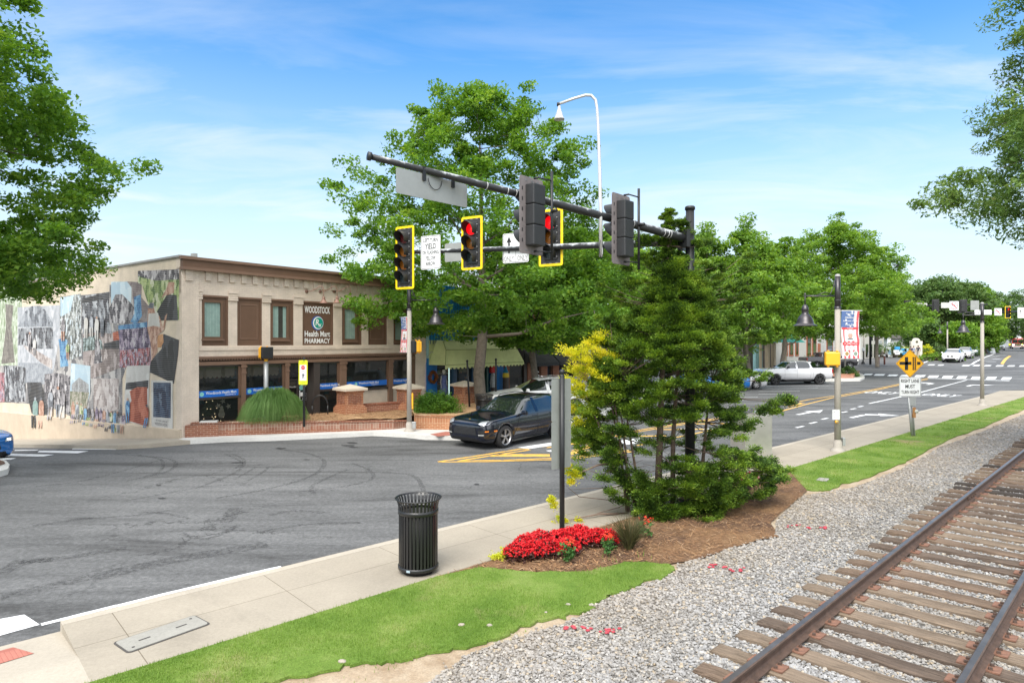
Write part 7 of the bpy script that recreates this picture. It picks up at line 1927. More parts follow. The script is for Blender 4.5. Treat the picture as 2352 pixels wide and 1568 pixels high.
def banner(lab,pole_loc,rz,side,ztop,w=.60,h=1.62,group='veteran banners on the lamp posts',sc=1.0):
 r=thing('pole_banner',lab,'banner',pole_loc,rz,group)
 if sc != 1:r.scale=(sc,)*3
 x0=side*.12;xs=(x0,x0+side*w);xa,xb=min(xs),max(xs);xc=(xa+xb)/2
 f=M();K=10
 def wave(z):return-.01+.03*sin((ztop-z)*3.2)
 def patch(a,b_,z0_,z1_,mt,off=0):
  n_=max(1,int(abs(z1_-z0_)/.1));
  for k in range(n_):
   za,zb3=z0_+(z1_-z0_)*k/n_,z0_+(z1_-z0_)*(k+1)/n_
   f.add([(a,wave(za)-off,za),(b_,wave(za)-off,za),(b_,wave(zb3)-off,zb3),(a,wave(zb3)-off,zb3)],[(0,1,2,3)],mt)
 patch(xa,xb,ztop-h,ztop-h*.35,FLR);patch(xa,xb,ztop-h*.35,ztop,FLBL);patch(xc+w*.22,xb,ztop-h*.34,ztop,FLR,.003)
 patch(xa+.02,xb-.02,ztop-h*.385,ztop-h*.345,BRED,.004)
 patch(xc-.18,xc+.18,ztop-h*.63,ztop-h*.40,SIGW,.005)
 z=ztop-h*.52;y=wave(z)
 f.add([(xc+.075*cos(a),y-.012,z+.09*sin(a)) for a in [2*pi*k/16 for k in range(16)]],[tuple(range(16))],FACE)
 f.add([(xc-.11,y-.0135,z+.06),(xc+.11,y-.0135,z+.06),(xc+.09,y-.0135,z+.11),(xc-.09,y-.0135,z+.11)],[(0,1,2,3)],SIGW)
 f.add([(xc-.14,y-.014,z-.16),(xc+.14,y-.014,z-.16),(xc+.08,y-.014,z-.08),(xc-.08,y-.014,z-.08)],[(0,1,2,3)],mk('uniform_navy',(.02,.025,.05),.7))
 patch(xa+.03,xb-.03,ztop-h*.72,ztop-h*.655,BRED,.005);patch(xc-.17,xc+.17,ztop-h*.82,ztop-h*.74,SIGW,.005)
 for sx in (-.14,.14):
  zc=ztop-h*.90;y=wave(zc)
  f.add([(xc+sx+.085*cos(a),y-.010,zc+.085*sin(a)) for a in [2*pi*k/16 for k in range(16)]],[tuple(range(16))],SIGW)
  f.add([(xc+sx+.06*cos(a),y-.012,zc+.06*sin(a)) for a in [2*pi*k/16 for k in range(16)]],[tuple(range(16))],mk('seal_gold',(.40,.26,.10),.6) if sx<0 else mk('seal_green',(.25,.33,.27),.6))
 f.build('cloth',r)
 f=M()
 for s_,zf_,w_,h_ in (('The City of',.06,.30,.06),('Woodstock &',.135,.34,.06),('American Legion',.21,.46,.06),('Post 316',.285,.30,.06)):
  zz_=ztop-h*zf_;f.text(s_,(xc,wave(zz_)-.006,zz_),(1,0,0),(0,0,1),w_,h_,SIGW,.01)
 for s_,zf_,w_,h_,mt in (('HONORS',.365,.2,.035,SIGW),('U.S. ARMED FORCES',.685,.42,.05,SIGW),('Thank You',.78,.28,.05,BRED)):
  zz_=ztop-h*zf_;f.text(s_,(xc,wave(zz_)-.009,zz_),(1,0,0),(0,0,1),w_,h_,mt,.005)
 f.build('lettering',r)
 f=M()
 for z in (ztop+.01,ztop-h-.01):f.cyl((side*.07,0,z),(side*(w+.22),0,z),.012,SIGW,n=6)
 f.build('rod',r);return r
LA=at(1924,1036,.15);LB=at(2256,931,.15);LC=at(940,990,.15)
def lamp_r(p):return math.atan2(p[0],p[1])
rA=-.60
lamp('street lamp on the near pavement beside the signal button plate and banner',LA,-1,5.24*LA[1]/19.1*1.0,armrot=.0)
lamp('street lamp farther up the near pavement, right of the lane sign',LB,-1,5.24*LB[1]/32.8,armrot=0)
lamp('street lamp rising from the kerb between the two brick planters',LC,1,5.24*LC[1]/23.0*1.02,armrot=.0)
banner('flag banner on the nearest lamp post, showing a portrait in a cap',LA,.12,1,hz(714,LA[1])-LA[2],.58,hz(714,LA[1])-hz(823,LA[1]))
banner('narrow flag banner left of the lamp post by the pharmacy',LC,-.95,-1,hz(728,LC[1])-LC[2],.58,hz(728,LC[1])-hz(809,LC[1]))
# further lamps up the street
for px,py0,top,lab,sd in ((2086.5,806,744,'far street lamp left of the monument sign',1),(2176,812,740,'far street lamp with pale banner right of the forked tree',-1),(2243.5,806,750,'far street lamp beyond the near one, by the crossing sign',1),(1984.0,830,740,'street lamp by the white corner shop',-1),(1941,850,720,'street lamp on the brick island behind the banner',-1)):
 d=at(px,py0+3,.15)[1] if px != 2176 else 84
 b__=gz(px,d,.15);lamp(lab,b__,sd,hz(top,d)-b__[2])
# pavement furniture on the lamps: pedestrian boxes and button plates
PYEL=mk('signal_yellow_plastic',(.85,.42,.02),.4,.06,3)
def pedbox(lab,c,rz,mirror=1,post=None):
 r=thing('pedestrian_signal',lab,'pedestrian signal',c,rz,'yellow pedestrian signals')
 f=M();f.box((0,0,0),(.42,.22,.42),PYEL,bev=.05);f.box((0,.13,0),(.40,.08,.40),PYEL,bev=.04)
 for dx in (-.12,.12):
  for dz in (-.23,.23):f.cyl((dx,.1,dz-.02),(dx,.1,dz+.02),.035,PYEL,n=8)
 f.build('case',r)
 f=M();f.box((0,-.13,0),(.44,.14,.44),BLKP,bev=.03);f.build('visor',r)
 return r
pc=P_(1911.5,823.5,LA[1]-.12);pedbox('yellow pedestrian signal box seen from behind on the nearest lamp',pc,radians(160))
pc=P_(608,808,22.0)
def pedpost(lab,px,py0,ptop,y):
 x=(px-1176)/FX*y;z0_=hz(py0,y);r=thing('signal_post',lab,'post',(x,y,z0_))
 f=M();f.cyl((0,0,0),(0,0,hz(ptop,y)-z0_),.085,STEEL,n=14);f.cyl((0,0,hz(ptop,y)-z0_-.0),(0,0,hz(ptop,y)-z0_+.12),.07,PYEL,n=12);f.build('pole',r);return r
pedpost('grey post with yellow collar rising behind the fountain grass',611,960,830,23.9)
pedbox('pedestrian signal on the grey post in front of the pharmacy window',P_(609.5,810,23.9),radians(48))
pedbox('pedestrian signal beside the lamp post left of the green awning',P_(954,796,LC[1]+.1),radians(-52))
f=M();f.box((0,0,0),(.06,.1,.5),PYEL,bev=.02);f.cyl((0,0,-.26),(0,0,-.34),.035,PYEL,n=8);o=f.build('push_button');o.location=P_(947.5,918,LC[1]);tag(o,'yellow crossing push button on the lamp post by the pharmacy','push button')
f=M();f.box((0,0,0),(.16,.07,.26),STEEL,bev=.02);o=f.build('junction_box');o.location=P_(950.5,976,LC[1]);tag(o,'small grey junction box low on the pharmacy side lamp post','junction box')
bp=thing('crossing_plate','small white crossing instruction plate with yellow button on the nearest lamp','sign',P_(1920.5,952,LA[1]-.11),0)
f=M();f.plate(rrect(.225,.305,.03),(0,0,0),(1,0,0),(0,0,1),.004,SIGW);o_,i_=rrect(.205,.285,.025),rrect(.195,.275,.02);L_=len(o_)
f.add([(p[0],-.002,p[1]) for p in o_]+[(p[0],-.002,p[1]) for p in i_],[(k,L_+k,L_+(k+1) % L_,(k+1) % L_) for k in range(L_)],SIGK)
for k in range(4):f.bx(-.075,-.05,-.003,-.001,.085-k*.055-.012,.085-k*.055+.012,[SIGK,BRED,SIGK,SIGK][k])
for k,s_ in enumerate(('START CROSSING',"DON'T START",'FLASHING','PUSH BUTTON')):f.text(s_,(.02,0,.085-k*.055),(1,0,0),(0,0,1),.11,.018,SIGK,0,.002)
f.build('panel',bp)
f=M();f.cyl((0,.0,-.21),(0,-.05,-.21),.045,PYEL,n=12);f.cyl((0,-.05,-.21),(0,-.065,-.21),.02,STEEL,n=8);f.build('button',bp)
f=M();f.box((.09,.0,0),(.08,.12,.24),STEEL,bev=.01);o=f.build('junction_box');o.location=P_(1930,1014,LA[1]-.02);tag(o,'small grey junction box low on the nearest lamp post','junction box')
# ------------------------------------------------------------------ black post with two sign backs
sp_b=at(1291,1214,.155)
r=thing('black_sign_post','black post with ball finial carrying two grey sign backs, rising from the begonias','sign post',sp_b)
Hs=hz(862,sp_b[1])-.155
f=M();f.cyl((0,0,-.1),(0,0,Hs),.045,BLKP,n=14);f.build('post',r)
f=M();f.lathe([(.045,Hs-.02),(.05,Hs),(.03,Hs+.01),(.025,Hs+.025),(.045,Hs+.04),(.052,Hs+.065),(.045,Hs+.09),(.02,Hs+.11),(0,Hs+.115)],BLKP,n=16);f.build('finial',r)
zf2=lambda py:hz(py,sp_b[1])-.155
for k,(za,zb3,w_,rz) in enumerate(((zf2(968),zf2(869.5),.46,38),(zf2(1077),zf2(967),.46,38))):
 f=M();a=radians(rz)
 f.plate(rrect(w_,zb3-za-.01,.03),(-.03+.02,.05,(za+zb3)/2),(cos(a),sin(a),0),(0,0,1),.004,SIGNG if k==0 else SIGNG)
 for z in (za+.12,zb3-.12):f.cyl((.02,-.03,z),(.02,.05,z),.008,STEEL,n=6)
 o=f.build('sign_panel',r);o['label']='grey back of the '+('upper' if k==0 else 'lower')+' sign'
# ------------------------------------------------------------------ railway warning sign on a leaning post
wp=at(2096,1001,.16);y=wp[1]
r=thing('warning_sign_post','leaning grey post with yellow side road and railway crossing diamond sign','road sign',wp)
f=M();f.bx(-.05,-.02,-.02,.02,-.1,.0,STEEL)
tp_=P_(2086,905,y)-Vector(wp);f.tube([(0,0,-.1),tp_],.045,STEEL,6);f.tube([(.09,.02,-.1),tp_+Vector((.11,.02,.1))],.03,STEEL,6);f.build('post',r)
c_=P_(2090,834.5,y-.05)-Vector(wp);hd_=52/FX*y/1.0*.62;
DY=mk('diamond_yellow',(.90,.43,.0),.45,.04)
f=M();s_=32.5/FX*y;f.plate([(0,-s_),(s_,0),(0,s_),(-s_,0)],c_,(1,0,0),(0,0,1),.004,DY,SIGNB)
k1,k2=s_*.955,s_*.93
f.add([c_+Vector(q) for q in ((0,-.003,-k1),(k1,-.003,0),(0,-.003,k1),(-k1,-.003,0),(0,-.003,-k2),(k2,-.003,0),(0,-.003,k2),(-k2,-.003,0))],[(0,1,5,4),(1,2,6,5),(2,3,7,6),(3,0,4,7)],SIGK)
def rc(x0,x1,z0_,z1_):f.bx(c_.x+x0*s_,c_.x+x1*s_,c_.y-.005,c_.y-.002,c_.z+z0_*s_,c_.z+z1_*s_,SIGK)
rc(-.36,-.13,-.46,.46);rc(-.74,.10,-.09,.12);rc(.50,.74,-.09,.12)
for x in (.24,.38):rc(x-.025,x+.025,-.46,.46)
for k in range(7):z=-.41+k*.137;rc(.16,.45,z-.025,z+.025)
f.build('diamond_panel',r)
wd,hh=50/FX*y,45/FX*y;c2=P_(2090.5,888,y-.05)-Vector(wp)
f=M();f.plate([(p[0],p[1]) for p in rrect(wd,hh,.03)],c2,(1,0,0),(0,0,1),.004,SIGW,SIGNB)
o_,i_=rrect(wd-.03,hh-.03,.025),rrect(wd-.05,hh-.05,.02);L_=len(o_)
f.add([c2+Vector((p[0],-.002,p[1])) for p in o_]+[c2+Vector((p[0],-.002,p[1])) for p in i_],[(k,L_+k,L_+(k+1) % L_,(k+1) % L_) for k in range(L_)],SIGK)
for s3_,dz,w_ in (('RIGHT LANE',.30,.82),('MUST',.02,.45),('TURN RIGHT',-.27,.82)):f.text(s3_,c2+Vector((0,0,dz*hh)),(1,0,0),(0,0,1),w_*wd,.18*hh,SIGK,.02,.003)
o=f.build('text_panel',r)
f=M();f.box(P_(2093,918,y)-Vector(wp)+Vector((.05,.02,0)),(.22,.1,.42),STEEL,bev=.01);f.box(P_(2099,947,y)-Vector(wp),(.1,.08,.36),mk('rusty_box',(.35,.17,.06),.7,.2),bev=.01);f.cyl(P_(2103,944,y)-Vector(wp),P_(2103,944,y)-Vector(wp)+Vector((0,-.08,0)),.06,mk('cream_meter',(.5,.5,.45),.5),n=10);f.build('service_box',r)
# pedestrian crossing sign post in the pharmacy planter
yb=22.9;x=(698.5-1176)/FX*yb;FLY=mk('fluorescent_yellow',(.80,.88,.02),.5,.03);SRED=mk('stop_red',(.60,.01,.03),.5,.04)
r=thing('crossing_sign_post','black post with fluorescent STATE LAW STOP FOR pedestrian sign in the planter','road sign',(x,yb,zin))
H_=hz(829,yb)-zin
f=M();f.cyl((0,0,-.1),(0,0,H_),.045,BLKP,n=12);f.lathe([(.045,H_),(.055,H_+.02),(.03,H_+.04),(.055,H_+.075),(.05,H_+.11),(0,H_+.15)],BLKP,n=12);f.build('post',r)
w_,h_=18.6/FX*yb*1.03,56/FX*yb;zc=hz(855,yb)-zin;f=M();ag=radians(12);U=(cos(ag),sin(ag),0)
f.plate(rrect(w_,h_,.035),(-.02,-.05,zc),U,(0,.0,1),.004,FLY,SIGNB);f.plate(rrect(w_*.78,h_*.64,.015),(-.02,-.053,zc-.01),U,(0,0,1),0,SIGW)
f.plate([(.078*cos(radians(22.5+45*k)),.078*sin(radians(22.5+45*k))) for k in range(8)],(-.02,-.055,zc+h_*.20),U,(0,0,1),0,SRED)
for s_,dz,w2_,h2_,mt in (('STATE',.445,.17,.035,SIGK),('LAW',.385,.11,.035,SIGK),('STOP',.20,.13,.045,SIGW),('FOR',.045,.08,.032,SIGK),('WITHIN',-.385,.13,.03,SIGK),('CROSSWALK',-.445,.19,.03,SIGK)):f.text(s_,(-.02,-.056,zc+dz*h_),U,(0,0,1),w2_,h2_,mt,.0,.003)
pz=zc-h_*.15
def man(pts):f.plate(pts,(-.02,-.056,pz),U,(0,0,1),0,SIGK)
man([(.0+.016*cos(a),.095+.016*sin(a)) for a in [k*pi/4 for k in range(8)]]);man([(-.022,.07),(.025,.07),(.02,0),(-.018,0)][::-1]);man([(-.02,.0),(.0,.0),(-.03,-.09),(-.045,-.085)][::-1]);man([(.0,.0),(.02,.0),(.045,-.085),(.03,-.09)][::-1]);man([(-.022,.07),(-.012,.07),(-.05,.02),(-.058,.028)][::-1]);man([(.025,.07),(.015,.065),(.04,.02),(.055,.03)][::-1])
f.build('sign_panel',r)
# thin black sign posts near the right pier
for px,py0,ptop,y,lab in ((1078.5,934,832,27.0,'slim leaning black post with ball top in front of the right pier'),(1139,905,828,29,'slim black post with ball top right of the big trunk')):
 x=(px-1176)/FX*y;z0_=hz(py0,y);r=thing('slim_post',lab,'post',(x,y,z0_),0,'slim black posts with ball tops');H_=hz(ptop,y)-z0_;lx=-.10 if px<1100 else 0
 f=M();f.cyl((0,0,0),(lx,0,H_),.04,BLKP,n=10);f.build('post',r);f=M();f.lathe([(.0,.12),(.05,.08),(.055,.04),(.03,0)],BLKP,(lx,0,H_),10);f.build('finial',r)
# metal control cabinet behind the evergreen
c_=at(1770,1052,.15);y=c_[1];r=thing('control_cabinet','tall brushed aluminium signal cabinet half hidden by the evergreen','control cabinet',(c_[0]-.35,c_[1]+.3,.15),.42)
Hc=hz(948,y)-.15
ALU=mk('brushed_aluminium',(.55,.54,.50),.32,.15,2,metal=.7)
f=M();f.bx(-.62,.38,-.3,.3,.0,Hc,ALU,bev=.012);f.build('body',r);f=M();f.bx(-.6,.36,-.315,-.3,.1,Hc-.1,ALU,bev=.004);f.build('door',r)
f=M();f.lathe([(.16,Hc),(.16,Hc+.06),(.12,Hc+.12),(0,Hc+.14)],mk('dark_dome',(.06,.065,.075),.3),(-.25,0,0),16);f.build('vent_dome',r)
# ------------------------------------------------------------------ far signals
D_=76;b__=gz(1999,D_,.15)
r=thing('far_signal_pole','far signal pole with long black arm crossing the street','signal pole',b__)
f=M();f.cyl((0,0,0),(0,0,hz(696,D_)-b__[2]),.13,BLKP,n=12);f.build('post',r)
f=M();e=P_(2268,699,66)-Vector(b__);s0_=P_(1999,705,D_)-Vector(b__);f.tube([s0_,e],[.13,.07],BLKP,8);f.build('mast_arm',r)
fn=Vector((.6,.8,0))
def farhead(lab,px,py,y,n,lit,frame,nrm,back):return head('traffic_light',lab,P_(px,py,y),nrm,n,lit,frame,back,'far traffic signals')
farhead('far black signal back at the left end of the far arm',2084,705,61,3,'',False,fn,False);farhead('far black signal back between two pale signs',2149,702,63,3,'',False,fn,False);farhead('far black signal back right of the no left turn sign',2212.5,703,60,3,'',False,fn,False)
fs=Vector((0,-1,0))
def nlt(lab,px,py,y,s_):
 q=sign('no_left_turn_sign',lab,P_(px,py,y),fs,s_,s_,False,SIGW,'no left turn signs',r=.03);mm=M()
 o_=[(s_*.40*cos(a),s_*.40*sin(a)) for a in [2*pi*k/24 for k in range(24)]];
 mm.add([(p[0],-.006,p[1]) for p in o_]+[(p[0]*.86,-.006,p[1]*.86) for p in o_],[(k,24+k,24+(k+1) % 24,(k+1) % 24) for k in range(24)],SRED)
 k_=s_;
 for pts in ([(.08,-.2),(.14,-.2),(.14,.08),(.08,.08)],[(-.12,.02),(.14,.02),(.14,.09),(-.12,.09)],[(-.26,.055),(-.1,-.04),(-.1,.15)]):mm.add([(p[0]*k_,-.004,p[1]*k_) for p in pts],[tuple(range(len(pts)))],SIGK)
 mm.add([(p[0]*k_,-.007,p[1]*k_) for p in ((-.3,.24),(-.24,.3),(.3,-.24),(.24,-.3))],[(3,2,1,0)],SRED);mm.build('symbol',q);return q
nlt('white no left turn sign near the middle of the far arm',2191.5,702,62,.88);nlt('white no left turn sign beside the lit far signal',2292.5,716,68,.76)
for px,py,w_,h_,lab in ((2113,699,1.45,.26,'pale narrow street name sign back on the far arm, left'),(2173,701,1.0,.55,'pale street name sign back left of the no left turn sign'),(2239,701,.86,.95,'grey square sign back on the far arm beside the lamp')):
 sign('sign_back',lab,P_(px,py,64),fs,w_,h_,False,SIGNB if h_>.9 else mk('sign_back_pale',(.55,.54,.52),.5),'far sign backs')
b__=gz(2430,74,.15);r=thing('far_signal_pole','second far signal arm entering from the right edge','signal pole',b__);f=M();f.cyl((0,0,0),(0,0,6.6),.16,BLKP,n=12);f.build('post',r)
f=M();f.tube([Vector((0,0,hz(714,74)-b__[2])),P_(2200,718,66)-Vector(b__)],[.13,.06],BLKP,8);f.build('mast_arm',r)
farhead('far red signal with yellow border near the right edge',2314.5,717,69,3,'R',True,fs,False)
s5=sign('lane_use_sign','white lane arrow sign cut by the right edge',P_(2352,718,70),fs,1.4,1.15,False);mm=M();mm.add([(x,-.006,z) for x,z in ((-.45,-.15),(-.38,-.15),(-.38,.2),(-.45,.2))],[(0,1,2,3)],SIGK);mm.add([(x,-.006,z) for x,z in ((-.53,.15),(-.3,.15),(-.415,.36))],[(0,1,2)],SIGK);mm.build('arrows',s5)
s6=sign('street_name_sign','white street name plate crossing behind the second lamp post',P_(2258,717,66),fs,1.75,.50,False);
# yellow pedestrian warning at the far crossing
b__=gz(2293-2,150,.1) if False else gz(2280+12,128,.1)
b__=gz(2289.5,128,.1)
r=thing('crossing_warning_sign','far fluorescent yellow pedestrian crossing sign with small plate below','road sign',b__);yq=128;f=M();f.cyl((0,0,0),(0,0,hz(757,yq)-b__[2]),.07,STEEL,n=8);f.build('post',r)
f=M();zc=hz(768.5,yq)-b__[2];zd=hz(778,yq)-b__[2];R_=.62
f.plate([(-R_,-R_*.55),(R_,-R_*.55),(R_*1.0,R_*.25),(0,R_),(-R_,R_*.25)],(-.15,-.1,zc),(1,0,0),(0,0,1),.004,FLY);f.plate(rrect(.9,.42,.03),(-.15,-.1,zd),(1,0,0),(0,0,1),.004,FLY);f.plate([(-.08,-.25),(.08,-.25),(.06,.25),(-.06,.25)],(-.15,-.104,zc),(1,0,0),(0,0,1),0,SIGK);f.build('panel',r)
b__=gz(2352-20,190,.1)
r=thing('cobra_lamp','tall cobra head street light over the far road','street lamp',gz(2345,170,.1));f=M();bb=Vector(gz(2345,170,.1));q=[P_(2345,783,170)-bb,P_(2350,740,170)-bb]
f=M();f.tube([P_(2300,790,170)-bb,P_(2301,745,170)-bb,P_(2306,739,170)-bb,P_(2316,735,170)-bb,P_(2320,734,170)-bb],.14,STEEL,6);f.build('pole',r);f=M();f.box(P_(2323,734,170)-bb,(1.0,.5,.3),WPL,bev=.1);f.build('lamp_head',r)
# ------------------------------------------------------------------ vehicles
TYRE=mk('tyre_rubber',(.018,.018,.019),.85,.15,30);RIM=mk('alloy_rim',(.42,.42,.43),.3,.1,5,metal=.8);RIMD=mk('dark_rim',(.05,.05,.052),.35,.1,5,metal=.5)
CGL=mk('car_glass',(.012,.016,.016),.03,.05,2,spec=.9,coat=1.0);CBLK=mk('car_black_plastic',(.014,.014,.015),.5,.1)
CHR=mk('chrome',(.65,.65,.66),.12,.03,2,metal=1.0);HL=mk('headlamp_glass',(.45,.47,.50),.08,.3,20,coat=1.0,metal=.4);HLE=emit('headlamp_lit',(1,.97,.88),2.5);TLR=mk('tail_lamp',(.35,.005,.01),.15,.2,20,coat=1.0);ORG=mk('amber_marker',(.75,.22,.02),.3,.1)
WELL=mk('wheel_well',(.008,.008,.008),.9)
def paint_(name,c,metal=.0):return mk(name,c,.14,.02,2,metal=metal,spec=.5,coat=1.0)
def boolcut(me_obj,cutters):
 for c in cutters:
  b_=me_obj.modifiers.new('b','BOOLEAN');b_.operation='DIFFERENCE';b_.object=c;b_.solver='EXACT'
 bpy.context.view_layer.update();dg=bpy.context.evaluated_depsgraph_get()
 nm_=bpy.data.meshes.new_from_object(me_obj.evaluated_get(dg),preserve_all_data_layers=True,depsgraph=dg)
 me_obj.modifiers.clear();old=me_obj.data;me_obj.data=nm_;bpy.data.meshes.remove(old)
 for c in cutters:bpy.data.objects.remove(c)
def body_mesh(name,st,paint,root,wheels,R_,W_,bed=None,glass=None,under=CBLK,sub=2):
 """st: stations (x, zb, zbelt, ztop, w_low, w_belt, w_top). zbelt<ztop means cabin above. Closed loft, mirrored."""
 NP=8;vs=[];n=len(st)
 for (x,zb,zs,zt,wl_,ws,wt) in st:
  half=[(0,zb),(wl_*.86,zb),(wl_,zb+(zs-zb)*.22),(ws*1.0,zb+(zs-zb)*.62),(ws*.965,zs),(wt,zt-.03 if zt-zs>.1 else zt-.01),(wt*.55,zt),(0,zt)]
  ring=[(x,y,z) for y,z in half]+[(x,-y,z) for y,z in half[-2:0:-1]]
  vs+=ring
 m_=len(half)*2-2;fs,mi=[],[]
 for i in range(n-1):
  for k in range(m_):
   k2=(k+1) % m_;fs.append((i*m_+k,i*m_+k2,(i+1)*m_+k2,(i+1)*m_+k))
   side=k if k<NP-1 else m_-1-k
   a=0
   if glass and side==4 and (i in glass['side']):a=1
   if glass and side in (5,6) and (i in glass['ws']):a=1
   if glass and side==4 and (i in glass['ws']):a=1 if glass.get('wsside',True) else 0
   if side in (0,):a=2
   if bed and i in bed and side in (5,6):a=2
   if side==1:a=2 if glass and glass.get('clad') else 0
   mi.append(a)
 fs.append(tuple(range(m_)));mi.append(0);fs.append(tuple(range((n-1)*m_,n*m_))[::-1]);mi.append(0)
 me=bpy.data.meshes.new(name);me.from_pydata(vs,[],fs);me.materials.append(paint);me.materials.append(CGL);me.materials.append(under)
 me.polygons.foreach_set('material_index',mi);me.polygons.foreach_set('use_smooth',[True]*len(fs));me.update()
 bm=bmesh.new();bm.from_mesh(me);bmesh.ops.recalc_face_normals(bm,faces=bm.faces[:])
 cl=bm.edges.layers.float.get('crease_edge') or bm.edges.layers.float.new('crease_edge')
 for e in bm.edges:
  ms={f.material_index for f in e.link_faces}
  if len(ms)>1:e[cl]=.55
  zz_=[v.index % m_ for v in e.verts]
  if all(q in (3,4,m_-3,m_-4) for q in zz_) and zz_[0]==zz_[1]:e[cl]=max(e[cl],.35)
  if all(q in (1,m_-1) for q in zz_):e[cl]=.5
 bm.to_mesh(me);bm.free()
 o=bpy.data.objects.new(name,me);COL.objects.link(o)
 sb=o.modifiers.new('s','SUBSURF');sb.levels=sub;sb.render_levels=sub
 bpy.context.view_layer.update();dg=bpy.context.evaluated_depsgraph_get();nm_=bpy.data.meshes.new_from_object(o.evaluated_get(dg));o.modifiers.clear();o.data=nm_;bpy.data.meshes.remove(me)
 cut=[]
 for wx in wheels:
  for s_ in (-1,1):
   c=M();c.cyl((wx,s_*(W_-.26),R_+.01),(wx,s_*(W_+.3),R_+.01),R_*1.13,WELL,n=28);co=c.build('cut');cut.append(co)
 boolcut(o,cut);o.parent=root;return o
def wheel(root,x,y,R_,w=.24,rim=None,spokes=5,s=1,twin=False):
 rim=rim or RIM;o_=s
 f=M();f.lathe([(R_*.66,-w/2),(R_*.9,-w/2),(R_*.98,-w/2+.03),(R_,-w/2+.06),(R_,w/2-.06),(R_*.98,w/2-.03),(R_*.9,w/2),(R_*.70,w/2)],TYRE,(x,y,R_),32,axis='Y');wo=f.build('wheel',root)
 f=M();yy=y+s*(w/2-.005);rr_=R_*.70
 f.lathe([(rr_,s*.0),(rr_*.93,s*-.012),(rr_*.9,s*-.06)],rim,(x,yy,R_),28,axis='Y')
 f.lathe([(0,s*-.07),(rr_*.92,s*-.07)],WELL,(x,yy,R_),20,axis='Y',smooth=False)
 f.lathe([(0,s*-.005),(rr_*.16,s*-.008),(rr_*.2,s*-.03)],rim,(x,yy,R_),12,axis='Y')
 for k in range(spokes):
  for dd in ((-.11,.11) if twin else (0,)):
   a=2*pi*k/spokes+dd+.3;ca,sa=cos(a),sin(a);wv_=rr_*(.065 if twin else .12)
   q=[]
   for (u,v_,dy) in ((rr_*.12,-wv_,-.015),(rr_*.12,wv_,-.015),(rr_*.93,wv_*.9,-.012),(rr_*.93,-wv_*.9,-.012)):q.append((x+u*ca-v_*sa,yy+s*dy,R_+u*sa+v_*ca))
   q+=[(p[0],p[1]-s*.03,p[2]) for p in q]
   f.add(q,[(0,1,2,3),(4,7,6,5),(0,4,5,1),(1,5,6,2),(2,6,7,3),(3,7,4,0)],rim)
 f.build('rim',wo);return wo
def project_y(body,x,z,s):
 """outermost y of the body side at x, z"""
 best=0
 for v in body.data.vertices:
  if abs(v.co.x-x)<.12 and abs(v.co.z-z)<.1 and v.co.y*s>best:best=v.co.y*s
 return best
def surf(body,x,z,s,axis='y'):
 hit,loc,nrm_,_=body.ray_cast(Vector((x,s*3,z)),Vector((0,-s,0)));return loc.y if hit else s*.9
def side_poly(f,body,pts,s,mat,off=.006,n=1):
 """outline drawn on the body side at (x, z), follows the surface"""
 q=[]
 for k in range(len(pts)):
  a,b_=pts[k],pts[(k+1) % len(pts)]
  for j in range(n):q.append((a[0]+(b_[0]-a[0])*j/n,a[1]+(b_[1]-a[1])*j/n))
 f.add([(x,surf(body,x,z,s)+s*off,z) for x,z in q],[tuple(range(len(q))) if s<0 else tuple(range(len(q)))[::-1]],mat)
def fronty(body,y,z,sg=1):
 hit,loc,n_,_=body.ray_cast(Vector((sg*6,y,z)),Vector((-sg,0,0)));return loc.x if hit else sg*2.2
def front_poly(f,body,pts,mat,off=.008,sg=1,n=4):
 q=[]
 for k in range(len(pts)):
  a,b_=pts[k],pts[(k+1) % len(pts)]
  for j in range(n):q.append((a[0]+(b_[0]-a[0])*j/n,a[1]+(b_[1]-a[1])*j/n))
 c=(sum(p[0] for p in q)/len(q),sum(p[1] for p in q)/len(q));L_=len(q)
 vs=[(fronty(body,y,z,sg)+sg*off,y,z) for y,z in q];mid=[(c[0]+(p[0]-c[0])*.5,c[1]+(p[1]-c[1])*.5) for p in q]
 vs+=[(fronty(body,y,z,sg)+sg*off,y,z) for y,z in mid];vs.append((fronty(body,c[0],c[1],sg)+sg*off,c[0],c[1]))
 fs=[(k,(k+1) % L_,L_+(k+1) % L_,L_+k) for k in range(L_)]+[(L_+k,L_+(k+1) % L_,2*L_) for k in range(L_)]
 f.add(vs,fs,mat,True)
